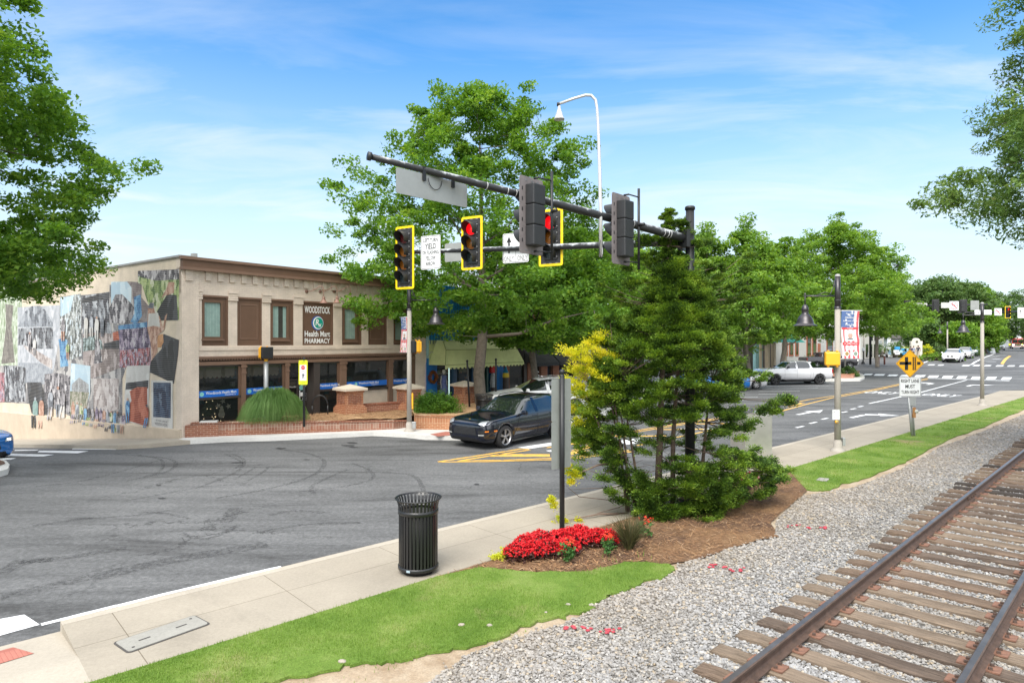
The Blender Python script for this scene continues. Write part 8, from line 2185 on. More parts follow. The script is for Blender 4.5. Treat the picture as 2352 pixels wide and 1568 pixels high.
def car(name,lab,cat,loc,rz,paint,st,glass,wheels,R_,W_,group=None,feat=None,rim=None,spokes=5,twin=False,bed=None,doors=(),handles=(),pillars=(),lights=None,mirror=None,grille=None,under=CBLK,ww=.24):
 root=thing(name,lab,cat,loc,rz,group)
 b_=body_mesh('body',st,paint,root,wheels,R_,W_,bed,glass,under)
 for wx in wheels:
  for s_ in (-1,1):wheel(root,wx,s_*(W_-ww/2-.015),R_,ww,rim,spokes,s_,twin)
 f=M();xs=[s[0] for s in st];f.bx(min(xs)+.5,max(xs)-.5,-W_*.7,W_*.7,.22,.5,WELL);f.build('underbody',root)
 if pillars or doors or handles:
  for pts in pillars:
   for s_ in (-1,1):f=M();side_poly(f,b_,pts,s_,paint,.008,3);f.build('window_pillar',root)
  f=M()
  for x0,z0_,x1,z1_ in doors:
   for s_ in (-1,1):
    n=8;w_=.006
    for k in range(n):
     a,c_=(x0+(x1-x0)*k/n,z0_+(z1_-z0_)*k/n),(x0+(x1-x0)*(k+1)/n,z0_+(z1_-z0_)*(k+1)/n)
     side_poly(f,b_,[(a[0]-w_,a[1]),(a[0]+w_,a[1]),(c_[0]+w_,c_[1]),(c_[0]-w_,c_[1])],s_,WELL,.004)
  if f.v:f.build('door_seam',root)
  for x,z in handles:
   for s_ in (-1,1):g=M();g.box((x,surf(b_,x,z,s_)+s_*.018,z),(.2,.03,.028),paint,bev=.01);g.build('door_handle',root)
 if mirror:
  for s_ in (-1,1):
   g=M();y=surf(b_,mirror[0],mirror[1]-.05,s_);g.box((mirror[0],y+s_*.13,mirror[1]+.05),(.13,.22,.15),mirror[2] if len(mirror)>2 else paint,bev=.04);g.cyl((mirror[0],y-s_*.03,mirror[1]-.01),(mirror[0],y+s_*.1,mirror[1]+.02),.025,CBLK);g.build('wing_mirror',root)
 return root,b_
# --- dark blue sports SUV crossing in front of the planters
NAVYP=paint_('midnight_blue_paint',(.0035,.005,.014),.1)
# stations (x, zb, zbelt, ztop, w_low, w_belt, w_top)
SUV=[(2.36,.38,.72,.76,.66,.66,.54),(2.31,.25,.87,.91,.84,.84,.66),(2.05,.21,.96,.99,.92,.92,.74),(1.55,.21,1.01,1.04,.95,.96,.78),(1.12,.21,1.04,1.08,.95,.96,.78),(.95,.21,1.04,1.14,.95,.96,.75),(.30,.22,1.04,1.54,.95,.955,.66),(.0,.22,1.04,1.61,.95,.955,.65),(-.85,.22,1.06,1.65,.95,.955,.64),(-1.55,.22,1.09,1.60,.95,.96,.61),(-1.95,.23,1.15,1.44,.94,.95,.53),(-2.22,.26,1.12,1.20,.90,.90,.60),(-2.34,.34,.95,1.00,.78,.80,.60),(-2.36,.42,.80,.84,.62,.62,.5)]
GS={'side':(6,7,8,9),'ws':(5,),'wsside':True}
mp_=at(1163,1030,0);
mrz=radians(180+31)
def place(px,py,lx,ly,rz):
 """world location so that the car's local point (lx, ly, 0) sits at the pixel"""
 p=Vector(at(px,py));d=Matrix.Rotation(rz,3,'Z') @ Vector((lx,ly,0));return (p.x-d.x,p.y-d.y,T(p.x,p.y))
loc=place(1166,1028,1.45,-.97,mrz) if False else None
# its nose points left and a little towards us: heading measured from +X
mrz=radians(229)
loc=place(1163,1029,1.42,.95,mrz)
root,b_=car('dark_suv','glossy midnight blue SUV crossing the junction in front of the brick planter','car',loc,mrz,NAVYP,SUV,GS,(1.42,-1.40),.378,.955,spokes=5,twin=True,ww=.26,
 doors=((.98,.42,.72,1.04),(-.22,.30,-.22,1.05),(-1.12,.62,-1.30,1.08),(-.22,.30,.95,.34)),handles=((-.05,.96),(-1.0,.99)),mirror=(.62,1.06),pillars=(((-.14,1.08),(-.30,1.08),(-.24,1.56),(-.12,1.56)),((-1.22,1.10),(-1.36,1.12),(-1.42,1.50),(-1.30,1.52))))
f=M()
front_poly(f,b_,((-.52,.48),(.52,.48),(.46,.72),(-.46,.72)),CBLK);
for z in (.52,.56,.60,.64,.68):front_poly(f,b_,((-.47,z),(.47,z),(.47,z+.012),(-.47,z+.012)),mk('grille_bar',(.10,.10,.11),.3,metal=.6),.02)
front_poly(f,b_,((-.62,.28),(.62,.28),(.58,.36),(-.58,.36)),CBLK)
for s_ in (-1,1):
 front_poly(f,b_,((s_*.60,.44),(s_*.80,.46),(s_*.80,.64),(s_*.58,.64)),CBLK)
 front_poly(f,b_,((s_*.60,.49),(s_*.80,.50),(s_*.80,.515),(s_*.60,.505)),WHT,.02)
f.build('grille',root)
for s_ in (-1,1):
 g=M();pts=((s_*.56,.85),(s_*.70,.80),(s_*.86,.83),(s_*.88,.93),(s_*.78,.95),(s_*.62,.92))
 vs=[]
 for y,z in pts:
  hit,l_,n_,_=b_.ray_cast(Vector((1.2+2,y*1.0,z+1.2)),Vector((-1,0,-.85)).normalized());vs.append(tuple(l_+n_*.012) if hit else (2.1,y,z))
 front_poly(g,b_,pts,HL,.012);g.build('headlight',root)
 g=M();front_poly(g,b_,((s_*.82,.60),(s_*.88,.60),(s_*.88,.64),(s_*.82,.64)),ORG,.02);g.build('side_marker',root)
g=M();side_poly(g,b_,((1.98,.60),(1.84,.60),(1.84,.64),(1.98,.64)),1,ORG,.012);side_poly(g,b_,((1.98,.60),(1.84,.60),(1.84,.64),(1.98,.64)),-1,ORG,.012);g.build('side_marker',root)
g=M();hit,l_,n_,_=b_.ray_cast(Vector((2.12,0,3)),Vector((0,0,-1)));g.lathe([(0,.012),(.035,.008),(.04,0)],mk('gold_badge',(.55,.38,.10),.3,metal=.6),(2.14,0,(l_.z if hit else .9)),12);g.build('badge',root)
g=M()
for s_ in (-1,1):g.tube([(.1,s_*.60,1.555),(0,s_*.61,1.61),(-.8,s_*.60,1.655),(-1.5,s_*.58,1.59),(-1.7,s_*.56,1.53)],.018,CBLK,6)
g.build('roof_rail',root)
g=M();g.plate([(.0,-.42),(0,.42),(-.9,.42),(-.9,-.42)],(-.10,0,1.632),(1,0,0),(0,1,0),0,CGL);
# driver seen faintly through the windscreen is left to the glass
bpy.data.meshes
root.scale=(1,1,.98)
# --- white crossover parked behind it
WPT=mk('white_paint',(.84,.84,.84),.35,.02,2,coat=.3);SLV=paint_('silver_paint',(.66,.66,.68),.15);DKP=paint_('charcoal_paint',(.035,.032,.038),.3);BLP=paint_('bright_blue_paint',(.006,.13,.42),.25);TLP=paint_('teal_grey_paint',(.08,.13,.16),.4)
def suv2(k=1.0,h=1.0,nose=0):return [(x*k,zb,zs*h,zt*h,a,b__,c_) for x,zb,zs,zt,a,b__,c_ in SUV]
SUVW=[(2.42,.42,.70,.74,.62,.62,.50),(2.36,.28,.88,.92,.80,.80,.62),(2.1,.24,.99,1.02,.90,.90,.72),(1.55,.24,1.06,1.09,.93,.94,.78),(1.15,.24,1.10,1.14,.94,.95,.76),(.95,.24,1.11,1.20,.94,.95,.74),(.15,.24,1.14,1.60,.94,.945,.64),(-.15,.24,1.15,1.66,.94,.945,.63),(-.95,.24,1.16,1.69,.94,.945,.63),(-1.65,.24,1.19,1.65,.94,.95,.61),(-2.12,.26,1.20,1.56,.93,.94,.58),(-2.34,.30,1.18,1.30,.90,.90,.62),(-2.42,.38,.95,1.0,.80,.80,.6),(-2.44,.46,.8,.84,.62,.62,.5)]
yw=28.9;wrz=radians(193)
xw=(1117-1176)/FX*yw+2.35
root,b_=car('white_suv','white SUV standing behind the dark blue one, near the awnings','car',(xw,yw+.2,.15),wrz,WPT,SUVW,GS,(1.45,-1.45),.36,.945,spokes=10,
 doors=((1.1,.45,.85,1.1),(-.2,.32,-.2,1.12),(-1.2,.65,-1.35,1.15)),handles=((-.0,1.02),(-1.0,1.04)),mirror=(.75,1.12),pillars=(((-.14,1.16),(-.30,1.16),(-.26,1.62),(-.14,1.62)),((-1.3,1.18),(-1.42,1.18),(-1.46,1.6),(-1.36,1.6))))
f=M();front_poly(f,b_,((-.45,.55),(.45,.55),(.45,.8),(-.45,.8)),CBLK);f.build('grille',root)
for s_ in (-1,1):g=M();front_poly(g,b_,((s_*.52,.80),(s_*.84,.82),(s_*.84,.93),(s_*.56,.90)),HL,.012);g.build('headlight',root);
g=M()
for s_ in (-1,1):g.tube([(.0,s_*.62,1.66),(-.8,s_*.62,1.72),(-1.8,s_*.60,1.67)],.016,CHR,6)
g.build('roof_rail',root)
# --- pickups
PK=[(2.92,.55,.88,.92,.78,.78,.70),(2.86,.42,1.12,1.16,.92,.92,.82),(2.6,.40,1.22,1.25,.99,.98,.86),(2.0,.40,1.27,1.30,1.0,1.0,.88),(1.30,.40,1.30,1.33,1.0,1.0,.86),(1.12,.40,1.30,1.38,1.0,1.0,.80),(.55,.40,1.31,1.80,1.0,.99,.70),(.25,.40,1.31,1.88,1.0,.99,.69),(-.35,.40,1.31,1.91,1.0,.99,.69),(-1.0,.40,1.31,1.89,1.0,.99,.69),(-1.12,.40,1.31,1.86,1.0,.99,.69),(-1.20,.40,1.31,1.36,1.0,1.0,.90),(-1.26,.40,1.31,1.345,1.0,1.0,.93),(-2.0,.42,1.31,1.345,1.0,1.0,.93),(-2.80,.45,1.32,1.355,1.0,1.0,.93),(-2.90,.50,1.30,1.345,.96,.96,.90),(-2.93,.58,1.25,1.30,.90,.9,.84)]
GP_={'side':(6,7,8),'ws':(5,),'wsside':True}
def pickup(lab,loc,rz,paint,rim,lit=False,group=None):
 root,b_=car('pickup_truck',lab,'pickup truck',loc,rz,paint,PK,GP_,(1.90,-1.80),.42,1.0,spokes=6,rim=rim,ww=.29,bed=(12,13),
  doors=((1.15,.55,1.15,1.28),(.12,.55,.12,1.30),(-1.0,.55,-1.05,1.30),(-1.22,.50,-1.22,1.30)),handles=((.25,1.16),(-.82,1.16)),mirror=(.92,1.36,CBLK),pillars=(((.06,1.32),(.2,1.32),(.2,1.84),(.08,1.84)),((-.98,1.33),(-1.12,1.33),(-1.1,1.84),(-1.0,1.84))))
 f=M();front_poly(f,b_,((-.7,.68),(.7,.68),(.7,1.05),(-.7,1.05)),CBLK);f.bx(2.86,2.99,-.85,.85,.52,.66,CHR if paint is DKP else CBLK,bev=.03);f.build('grille',root)
 f=M();f.bx(-3.06,-2.9,-.93,.93,.50,.66,CBLK,bev=.03);f.build('rear_bumper',root)
 for s_ in (-1,1):
  g=M();front_poly(g,b_,((s_*.72,.92),(s_*.90,.92),(s_*.90,1.08),(s_*.72,1.08)),HLE if lit else HL,.015);g.build('headlight',root)
  g=M();g.bx(-2.93,-2.80,s_*.93-.04,s_*.93+.055,.92,1.27,TLR,bev=.02);g.build('tail_light',root)
  g=M();g.tube([(1.35,s_*.92,.42),(.9,s_*.98,.34),(-.9,s_*.98,.34),(-1.2,s_*.92,.42)],.045,CBLK,8);g.build('side_step',root)
 return root
prz=radians(186)
pk1=pickup('silver white crew cab pickup parked nose left beyond the yellow line',place(1782,884,1.90,.95,prz),prz,SLV,RIMD)
drz=radians(8)
pk2=pickup('charcoal pickup with headlamp facing right, partly behind the lamp post',place(1952,848,1.9,-.95,radians(2)),radians(2),DKP,RIM,True)
# --- white / blue cars hidden behind the evergreen beside the pickup
r_,b_=car('blue_car','bright blue car mostly hidden by the evergreen, beside the pickup nose','car',place(1698,899,1.42,-.93,radians(8)),radians(8),BLP,SUV,GS,(1.42,-1.40),.35,.93,spokes=8,mirror=(.62,1.06))
r_,b_=car('silver_car','silver car nose peeping between the evergreen and the pickup','car',place(1738,894,1.42,-.93,radians(6)),radians(6),SLV,SUV,GS,(1.42,-1.40),.34,.93,spokes=8,mirror=(.62,1.06))
g=M()
for s_ in (-1,1):front_poly(g,b_,((s_*.54,.76),(s_*.84,.78),(s_*.84,.88),(s_*.6,.86)),HL,.015)
g.build('headlight',r_)
# --- blue car at the left edge, nose only
r_,b_=car('bright_blue_car','bright blue car nose entering at the left edge below the mural','car',place(19,1041,1.38,.92,radians(-10)) if False else (-18.55,20.9,T(-18.55,20.9)),radians(-24),BLP,SUV,GS,(1.42,-1.40),.35,.93,spokes=8,mirror=(.62,1.06))
f=M();front_poly(f,b_,((-.42,.50),(.42,.50),(.38,.70),(-.38,.70)),CBLK);front_poly(f,b_,((-.6,.30),(.6,.30),(.55,.42),(-.55,.42)),CBLK);f.build('grille',r_)
for s_ in (-1,1):
 g=M();front_poly(g,b_,((s_*.52,.72),(s_*.86,.74),(s_*.84,.86),(s_*.58,.84)),HL,.015);front_poly(g,b_,((s_*.60,.76),(s_*.70,.76),(s_*.70,.82),(s_*.60,.82)),HLE,.022);g.build('headlight',r_)
# --- oncoming traffic up the street
def oncoming(lab,px,py,rz,paint,k=1.0,lit=True,gr=True,d=None):
 p=at(px,py);r_,b_=car('oncoming_car',lab,'car',p,rz,paint,SUVW,GS,(1.45,-1.45),.36,.945,spokes=8,mirror=(.75,1.12),group='cars coming down the street')
 f=M()
 if gr:
  for s_ in (-1,1):front_poly(f,b_,((s_*.04,.66),(s_*.34,.66),(s_*.36,.84),(s_*.06,.84)),CBLK)
 else:front_poly(f,b_,((-.5,.62),(.5,.62),(.46,.84),(-.46,.84)),CBLK)
 front_poly(f,b_,((-.6,.36),(.6,.36),(.5,.50),(-.5,.50)),CBLK);f.build('grille',r_)
 for s_ in (-1,1):
  g=M();front_poly(g,b_,((s_*.50,.76),(s_*.84,.78),(s_*.84,.92),(s_*.54,.90)),HLE if lit else HL,.015);g.build('headlight',r_)
  g=M();front_poly(g,b_,((s_*.62,.40),(s_*.82,.42),(s_*.82,.50),(s_*.66,.50)),CBLK,.01);g.build('fog_lamp',r_)
 return r_
oncoming('white car with dark split grille leading the oncoming queue',2189,831,radians(228),WPT)
oncoming('second white car with lit headlamps behind the leading white car',2216,823,radians(228),paint_('white_paint_b',(.60,.60,.58)),gr=False)
oncoming('dark teal car at the back of the oncoming queue',2232,817,radians(230),TLP,gr=False)
oncoming('far white car waiting beneath the lit signal, left of the fire engine',2297,803.5,radians(234),WPT,gr=False,lit=False)
# --- fire engine
FRD=mk('fire_red',(.42,.012,.02),.3,.06,2,coat=1.0)
p=at(2336,801);r=thing('fire_engine','red fire engine facing us at the far right edge','fire engine',p,radians(236))
f=M();f.bx(-6.5,.9,-1.25,1.25,.55,2.9,FRD,bev=.1);f.bx(.9,2.2,-1.22,1.22,.5,2.85,FRD,bev=.16);f.build('body',r)
f=M();f.bx(2.17,2.215,-1.05,-.04,1.55,2.45,CGL,bev=.02);f.bx(2.17,2.215,.04,1.05,1.55,2.45,CGL,bev=.02)
for s_ in (-1,1):f.bx(1.0,1.9,s_*1.2,s_*1.235,1.55,2.35,CGL)
f.build('windscreen',r)
f=M();f.bx(2.2,2.26,-.65,.65,.85,1.42,CHR);
for k in range(6):f.bx(2.25,2.28,-.6,.6,.9+k*.085,.935+k*.085,CBLK)
f.build('grille',r)
f=M();f.bx(2.2,2.6,-1.2,1.2,.45,.75,mk('fire_bumper',(.45,.40,.38),.4,.2),bev=.05);f.build('bumper',r)
for s_ in (-1,1):
 f=M();f.bx(2.2,2.25,s_*.95-.2,s_*.95+.2,.9,1.25,HLE,bev=.02);f.build('headlight',r)
 f=M();f.box((2.1,s_*1.5,2.0),(.12,.25,.55),CBLK,bev=.03);f.build('wing_mirror',r)
 for wx in (1.5,-4.5):wheel(r,wx,s_*1.1,.52,.3,RIM,6,s_)
f=M();f.bx(1.2,1.6,-1.0,1.0,2.86,3.05,CHR,bev=.04);
for k in range(5):f.bx(1.6,1.63,-.9+k*.4,-.6+k*.4,2.9,3.02,[TLR,WHT][k % 2])
f.build('light_bar',r)
# ------------------------------------------------------------------ slatted litter bin on the near pavement
BINB=mk('bin_black',(.012,.012,.013),.38,.12,12,coat=.2)
def bin_(name,lab,loc,H=1.07,R_=.278):
 r=thing(name,lab,'litter bin',loc,.2,'black slatted litter bins')
 n=34
 f=M()
 for k in range(n):
  a=2*pi*k/n;ca,sa=cos(a),sin(a);w_=.0155
  prof=[(R_,.09),(R_,.80*H),(R_+.003,.84*H),(R_+.01,.90*H),(R_+.025,.955*H),(R_+.045,.985*H)]
  vs=[]
  for (q,z) in prof:vs+=[(q*ca+w_*sa,q*sa-w_*ca,z),(q*ca-w_*sa,q*sa+w_*ca,z),((q-.006)*ca-w_*sa,(q-.006)*sa+w_*ca,z),((q-.006)*ca+w_*sa,(q-.006)*sa-w_*ca,z)]
  fs=[]
  for i in range(len(prof)-1):
   for j in range(4):fs.append((i*4+j,i*4+(j+1) % 4,(i+1)*4+(j+1) % 4,(i+1)*4+j))
  f.add(vs,fs,BINB)
 f.build('slats',r)
 f=M();f.lathe([(R_+.040,.978*H),(R_+.056,.985*H),(R_+.058,.995*H),(R_+.05,1.0*H),(R_+.038,.99*H),(R_+.040,.978*H)],BINB,n=40);f.build('rim',r)
 for z0_,z1_ in ((.79*H,.85*H),(.06,.115)):f=M();f.lathe([(R_+.004,z0_),(R_+.012,z0_+.004),(R_+.012,z1_-.004),(R_+.004,z1_),(R_-.008,z1_),(R_-.008,z0_),(R_+.004,z0_)],BINB,n=40);f.build('band',r)
 f=M();f.lathe([(0,0),(R_*.78,0),(R_*.80,.045),(R_*.98,.06),(R_*.98,.075),(0,.075)],BINB,n=32);f.build('base',r)
 f=M();f.lathe([(0,.10),(R_*.86,.10),(R_*.90,.80*H),(R_*.86,.80*H),(R_*.82,.12),(0,.12)],mk('bin_liner',(.009,.009,.010),.6,.1),n=28);f.build('liner',r)
 f=M();f.box((0,0,.09),(.055,.002,.03),mk('tiny_sticker',(.35,.45,.50),.5));o=f.build('sticker',r);a=radians(238);o.location=((R_+.014)*cos(a),(R_+.014)*sin(a),0);o.rotation_euler=(0,0,a+pi/2)
 return r
p=at(958,1318,.15);bin_('litter_bin','black slatted litter bin with flared rim on the near pavement',(p[0],p[1]+.12,.15))
bin_('litter_bin','dark slatted litter bin at the foot of the big maple behind the car',(atd(1112,925,26.6)[0],26.6,.15),1.1,.34)
# ------------------------------------------------------------------ pharmacy forecourt things
f=M();bx_,bz=fac(1176-443,945);c_=atd(735,945,25.6)
f.tube([(-.3*cos(a),0,.42*sin(a)+.38) for a in [pi*k/12 for k in range(13)]],.03,BLKP,8);f.cyl((-.3,0,0),(-.3,0,.4),.03,BLKP);f.cyl((.3,0,0),(.3,0,.4),.03,BLKP)
o=f.build('bicycle_rack');o.location=(c_[0],25.6,zin);o.rotation_euler=(0,0,.2);tag(o,'small black hoop bicycle rack by the pharmacy door','bicycle rack')
# decorations outside the blue shop
SKE=mk('bone_white',(.62,.60,.52),.7,.1);DRS=mk('skeleton_dress',(.10,.13,.28),.8,.5,14)
tx=fac(1007.5);r=thing('skeleton_figure','costumed toy skeleton in patterned dress standing in the blue shopfront','decoration',(A0.x,A0.y,0),BA)
f=M();cx,cy=tx,-.35;zt3=2.05
f.lathe([(0,zt3),(.07,zt3-.03),(.085,zt3-.1),(.06,zt3-.18),(.03,zt3-.22)],SKE,(cx,cy,0),12)
for dx in (-.03,.03):f.lathe([(0,0),(.018,0)],SIGK,(cx+dx,cy-.087,zt3-.1),8,axis='Y',smooth=False)
for s_ in (-1,1):f.tube([(cx+s_*.17,cy,zt3-.32),(cx+s_*.22,cy,zt3-.62),(cx+s_*.2,cy-.03,zt3-.92)],.018,SKE,6);f.tube([(cx+s_*.06,cy,zt3-1.2),(cx+s_*.07,cy,.2)],.02,SKE,6)
for k in range(4):f.tube([(cx-.12,cy-.05,zt3-.30-k*.04),(cx,cy-.1,zt3-.32-k*.04),(cx+.12,cy-.05,zt3-.30-k*.04)],.007,SKE,4)
f.build('skeleton',r)
f=M();f.lathe([(.15,zt3-.3),(.14,zt3-.5),(.12,zt3-.68),(.19,zt3-.95),(.25,zt3-1.3),(.0,zt3-1.3)],DRS,(cx,cy,0),14);f.lathe([(0,zt3-.27),(.15,zt3-.3)],DRS,(cx,cy,0),14);f.build('dress',r)
RWL=leafmat('wreath_leaf',[(0,(.10,.04,.02)),(.5,(.32,.12,.03)),(1,(.20,.15,.06))],.2)
rs_=np.random.RandomState(5);a=rs_.rand(160)*6.283;wx,wz=fac(990.5,866)
C=np.stack([wx+np.cos(a)*.22,np.full(160,-.12)+rs_.normal(size=160)*.03,wz+np.sin(a)*.26],1);V=leaves_np(C,np.full(160,.09),5,.08,rs_,.5,1,0)
o=npmesh('autumn_wreath',V,np.arange(len(V)),4,[RWL]);o.location=(A0.x,A0.y,0);o.rotation_euler=(0,0,BA);tag(o,'rusty brown wreath hanging on the blue shop wall','wreath')
f=M();px0=fac(985) ;f.tube([(wx-.62+.0,-.2,.3),(wx-.62,-.2,2.2),(wx-.5,-.2,2.7),(wx-.2,-.2,2.95),(wx-.05,-.2,2.9)],.012,mk('lilac_metal',(.35,.30,.50),.5),6)
o=f.build('shepherd_hook');o.location=(A0.x,A0.y,0);o.rotation_euler=(0,0,BA);tag(o,'thin lilac hook standing at the left of the blue shopfront','hook')
GNM=mk('toy_blue',(.03,.25,.45),.6);gx,gzz=fac(1152),.3
r=thing('garden_ornament','blue and yellow cone shaped ornament by the brick pier of the shop','ornament',(A0.x,A0.y,0),BA);f=M();f.lathe([(.0,2.15),(.08,1.9),(.16,1.7),(.2,1.68)],GNM,(gx,-.3,0),12);f.lathe([(.16,1.68),(.2,1.5),(.18,1.42)],mk('toy_yellow',(.7,.5,.03),.6),(gx,-.3,0),12);f.lathe([(.18,1.42),(.2,.2)],FRM,(gx,-.3,0),10);f.build('figure',r)
f=M();gx2=fac(1131);f.box((gx2,-.05,1.9),(.5,.2,.4),mk('toy_red',(.45,.02,.02),.6),bev=.05);f.lathe([(.0,1.75),(.14,1.6),(.2,1.2),(.16,.9)],mk('silver_ball',(.4,.42,.43),.3,.4,12),(gx2,-.05,0),10);f.lathe([(.10,.9),(.12,.2)],FRM,(gx2,-.05,0),8)
o=f.build('shop_display');o.location=(A0.x,A0.y,0);o.rotation_euler=(0,0,BA);tag(o,'red and silver display figure right of the big maple trunk','ornament')
# grey power outlet on the pier etc: pale disc on the right planter wall
# ------------------------------------------------------------------ shops up the street
def face(px0,y0_,px1,rd=RD):
 a=Vector(((px0-1176)/FX*y0_,y0_));r_=(px1-1176)/FX;k=(r_*a.y-a.x)/(rd.x-r_*rd.y);return a,k
WSTU=mk('white_stucco',(.60,.59,.55),.85,.08,2,grime=.12);ORGF=mk('terracotta_frame',(.42,.14,.07),.6,.1);TEALA=mk('teal_awning',(.01,.20,.16),.7,.1);BGE=mk('beige_post',(.50,.40,.28),.8,.1)
def fw(a,L_,px,rd=RD):
 r_=(px-1176)/FX;return (r_*a.y-a.x)/(rd.x-r_*rd.y)
a,L_=face(1752,70,1978);br=thing('orange_window_shop','white shop with terracotta framed windows behind the pickups','building',(a.x,a.y,0),atan2(RD.y,RD.x));zb4=.2
def hgt(px,py):k=fw(a,L_,px);y=a.y+RD.y*k;return CH-(py-784)/FX*y
f=M();f.bx(0,L_,.0,9,-.5,6.4,WSTU);f.bx(-.3,L_+.3,-.3,9.3,6.4,6.7,GRYL);f.build('wall',br)
for px0,px1 in ((1804,1809),(1812,1822),(1826,1834),(1852,1863),(1865,1875),(1898,1913)):
 k0,k1=fw(a,L_,px0),fw(a,L_,px1);z0_,z1_=hgt(px0,816),hgt(px0,786);g=M();g.bx(k0,k1,-.04,.02,z0_-.1,z1_+1.2,ORGF);wo=g.build('window',br);g=M();g.bx(k0+.25,k1-.25,-.07,-.04,z0_+.1,z1_+1.0,CGL);g.build('pane',wo)
g=M();g.bx(fw(a,L_,1878),fw(a,L_,1884),-.06,.0,0,3.2,ORGF);g.build('door',br)
a2,L2=face(1742,66,1812);pr_=thing('porch_shop','shop porch with teal awning and beige posts behind the white pickup','building',(a2.x,a2.y,0),atan2(RD.y,RD.x))
g=M();g.bx(0,L2*.9,1.4,3.5,-.5,4.6,mk('dark_shopfront',(.09,.075,.06),.7,.3,2));g.build('wall',pr_)
for px in (1746,1764,1778,1803):k=fw(a2,L2,px);g=M();g.bx(k-.22,k+.22,-.1,.25,-.5,3.6,BGE);g.build('porch_post',pr_)
g=M();k=fw(a2,L2,1738);g.bx(k-.2,k+1.3,.0,.3,-.5,4.6,mk('pale_teal_panel',(.22,.38,.37),.7));g.build('side_panel',pr_)
aw2=thing('teal_awning','teal green sloping awning above the white pickup','awning',(a2.x,a2.y,0),atan2(RD.y,RD.x));g=M();k0,k1=fw(a2,L2,1748),fw(a2,L2,1822);zt3=CH-(778-784)/FX*(a2.y+4)
for kk in range(3):
 q0,q1=k0+(k1-k0)*kk/3,k0+(k1-k0)*(kk+1)/3;g.add([(q0,.2,4.35),(q1-.1,.2,4.35),(q1-.1,-1.4,3.35),(q0,-1.4,3.35)],[(0,3,2,1)],TEALA);g.add([(q1-.1,.2,4.35),(q1-.1,-1.4,3.35),(q1-.1,.2,3.35)],[(0,1,2)],TEALA)
g.build('canopy',aw2)
a3,L3=face(1964,92,2030);cb=thing('corner_shop','small cream corner shop with glazed double doors by the board sign','building',(a3.x,a3.y,0),atan2(RD.y,RD.x));CRM=mk('cream_timber',(.50,.48,.42),.7,.08)
def hg3(px,py):k=fw(a3,L3,px);return CH-(py-784)/FX*(a3.y+RD.y*k)
g=M();g.bx(0,L3,0,7,-.2,7.0,CRM);g.build('wall',cb);g=M();g.bx(-.4,L3+.4,-.4,7.4,7.0,7.3,mk('grey_roof',(.22,.22,.23),.8));g.build('roof',cb)
for px0,px1,p0,p1 in ((1988,1994,820,790),(1998,2003,820,790),(2007,2011,822,790),(1999,2004,782,768),(2008,2012,782,768),(2016,2025,815,782)):
 k0,k1=fw(a3,L3,px0),fw(a3,L3,px1);g=M();g.bx(k0,k1,-.05,.0,hg3(px0,p0),hg3(px0,p1),CGL if px0<2016 else GRYL);g.build('window',cb)
g=M();g.bx(fw(a3,L3,1966),fw(a3,L3,1971),-.06,0,0,4.2,mk('dark_red_door',(.20,.04,.03),.6));g.build('door',cb)
# houses beyond the trees
GRF=mk('grey_shingle',(.28,.29,.31),.9,.15,3);DRF=mk('dark_shingle',(.075,.065,.06),.9,.2,3);WSD=mk('white_siding',(.62,.64,.66),.7,.06)
def house(lab,px0,px1,y,zw,zr,roofm,name='house',dep=8,wallm=None,zb=-.5):
 x0,x1=(px0-1176)/FX*y,(px1-1176)/FX*y;zg_=T(x0,y);r=thing(name,lab,'house',((x0+x1)/2,y+dep/2,zg_),0,'houses beyond the trees');w_=(x1-x0)/2
 zw,zr=hz(zw,y)-zg_,hz(zr,y)-zg_
 g=M();g.bx(-w_,w_,-dep/2,dep/2,zb,zw,wallm or WSD);g.build('wall',r)
 g=M();e=.5;g.add([(-w_-e,-dep/2-e,zw-.05),(w_+e,-dep/2-e,zw-.05),(w_+e,dep/2+e,zw-.05),(-w_-e,dep/2+e,zw-.05),(-w_-e,0,zr),(w_+e,0,zr)],[(0,1,5,4),(2,3,4,5),(0,3,2,1)],roofm);g.add([(-w_-.01,-dep/2,zw),(-w_-.01,dep/2,zw),(-w_-.01,0,zr-.2),(w_+.01,-dep/2,zw),(w_+.01,dep/2,zw),(w_+.01,0,zr-.2)],[(0,2,1),(3,4,5)],wallm or WSD);g.build('roof',r)
 n_=max(1,int(w_*2/4))
 for k in range(n_):
  x=-w_+(k+.5)*2*w_/n_;g=M();g.bx(x-.5,x+.5,-dep/2-.03,-dep/2,zw*.35,zw*.72,CGL);g.build('window',r)
 return r
house('pale house with light grey roof behind the wide forked tree',2118,2172,145,762,722,GRF)
house('white gabled house right of the forked tree trunk',2171,2190,130,757,740,GRF)
house('low cream cafe with dark roof behind the red parasols',2141,2186,118,774,757,DRF,wallm=mk('cafe_wall',(.35,.25,.19),.8,.3,1))
house('low house with dark roof left of the monument sign',2046,2084,135,777,768,DRF)
house('long white building with grey roof above the fire engine',2322,2420,215,765,738,GRF,dep=14)
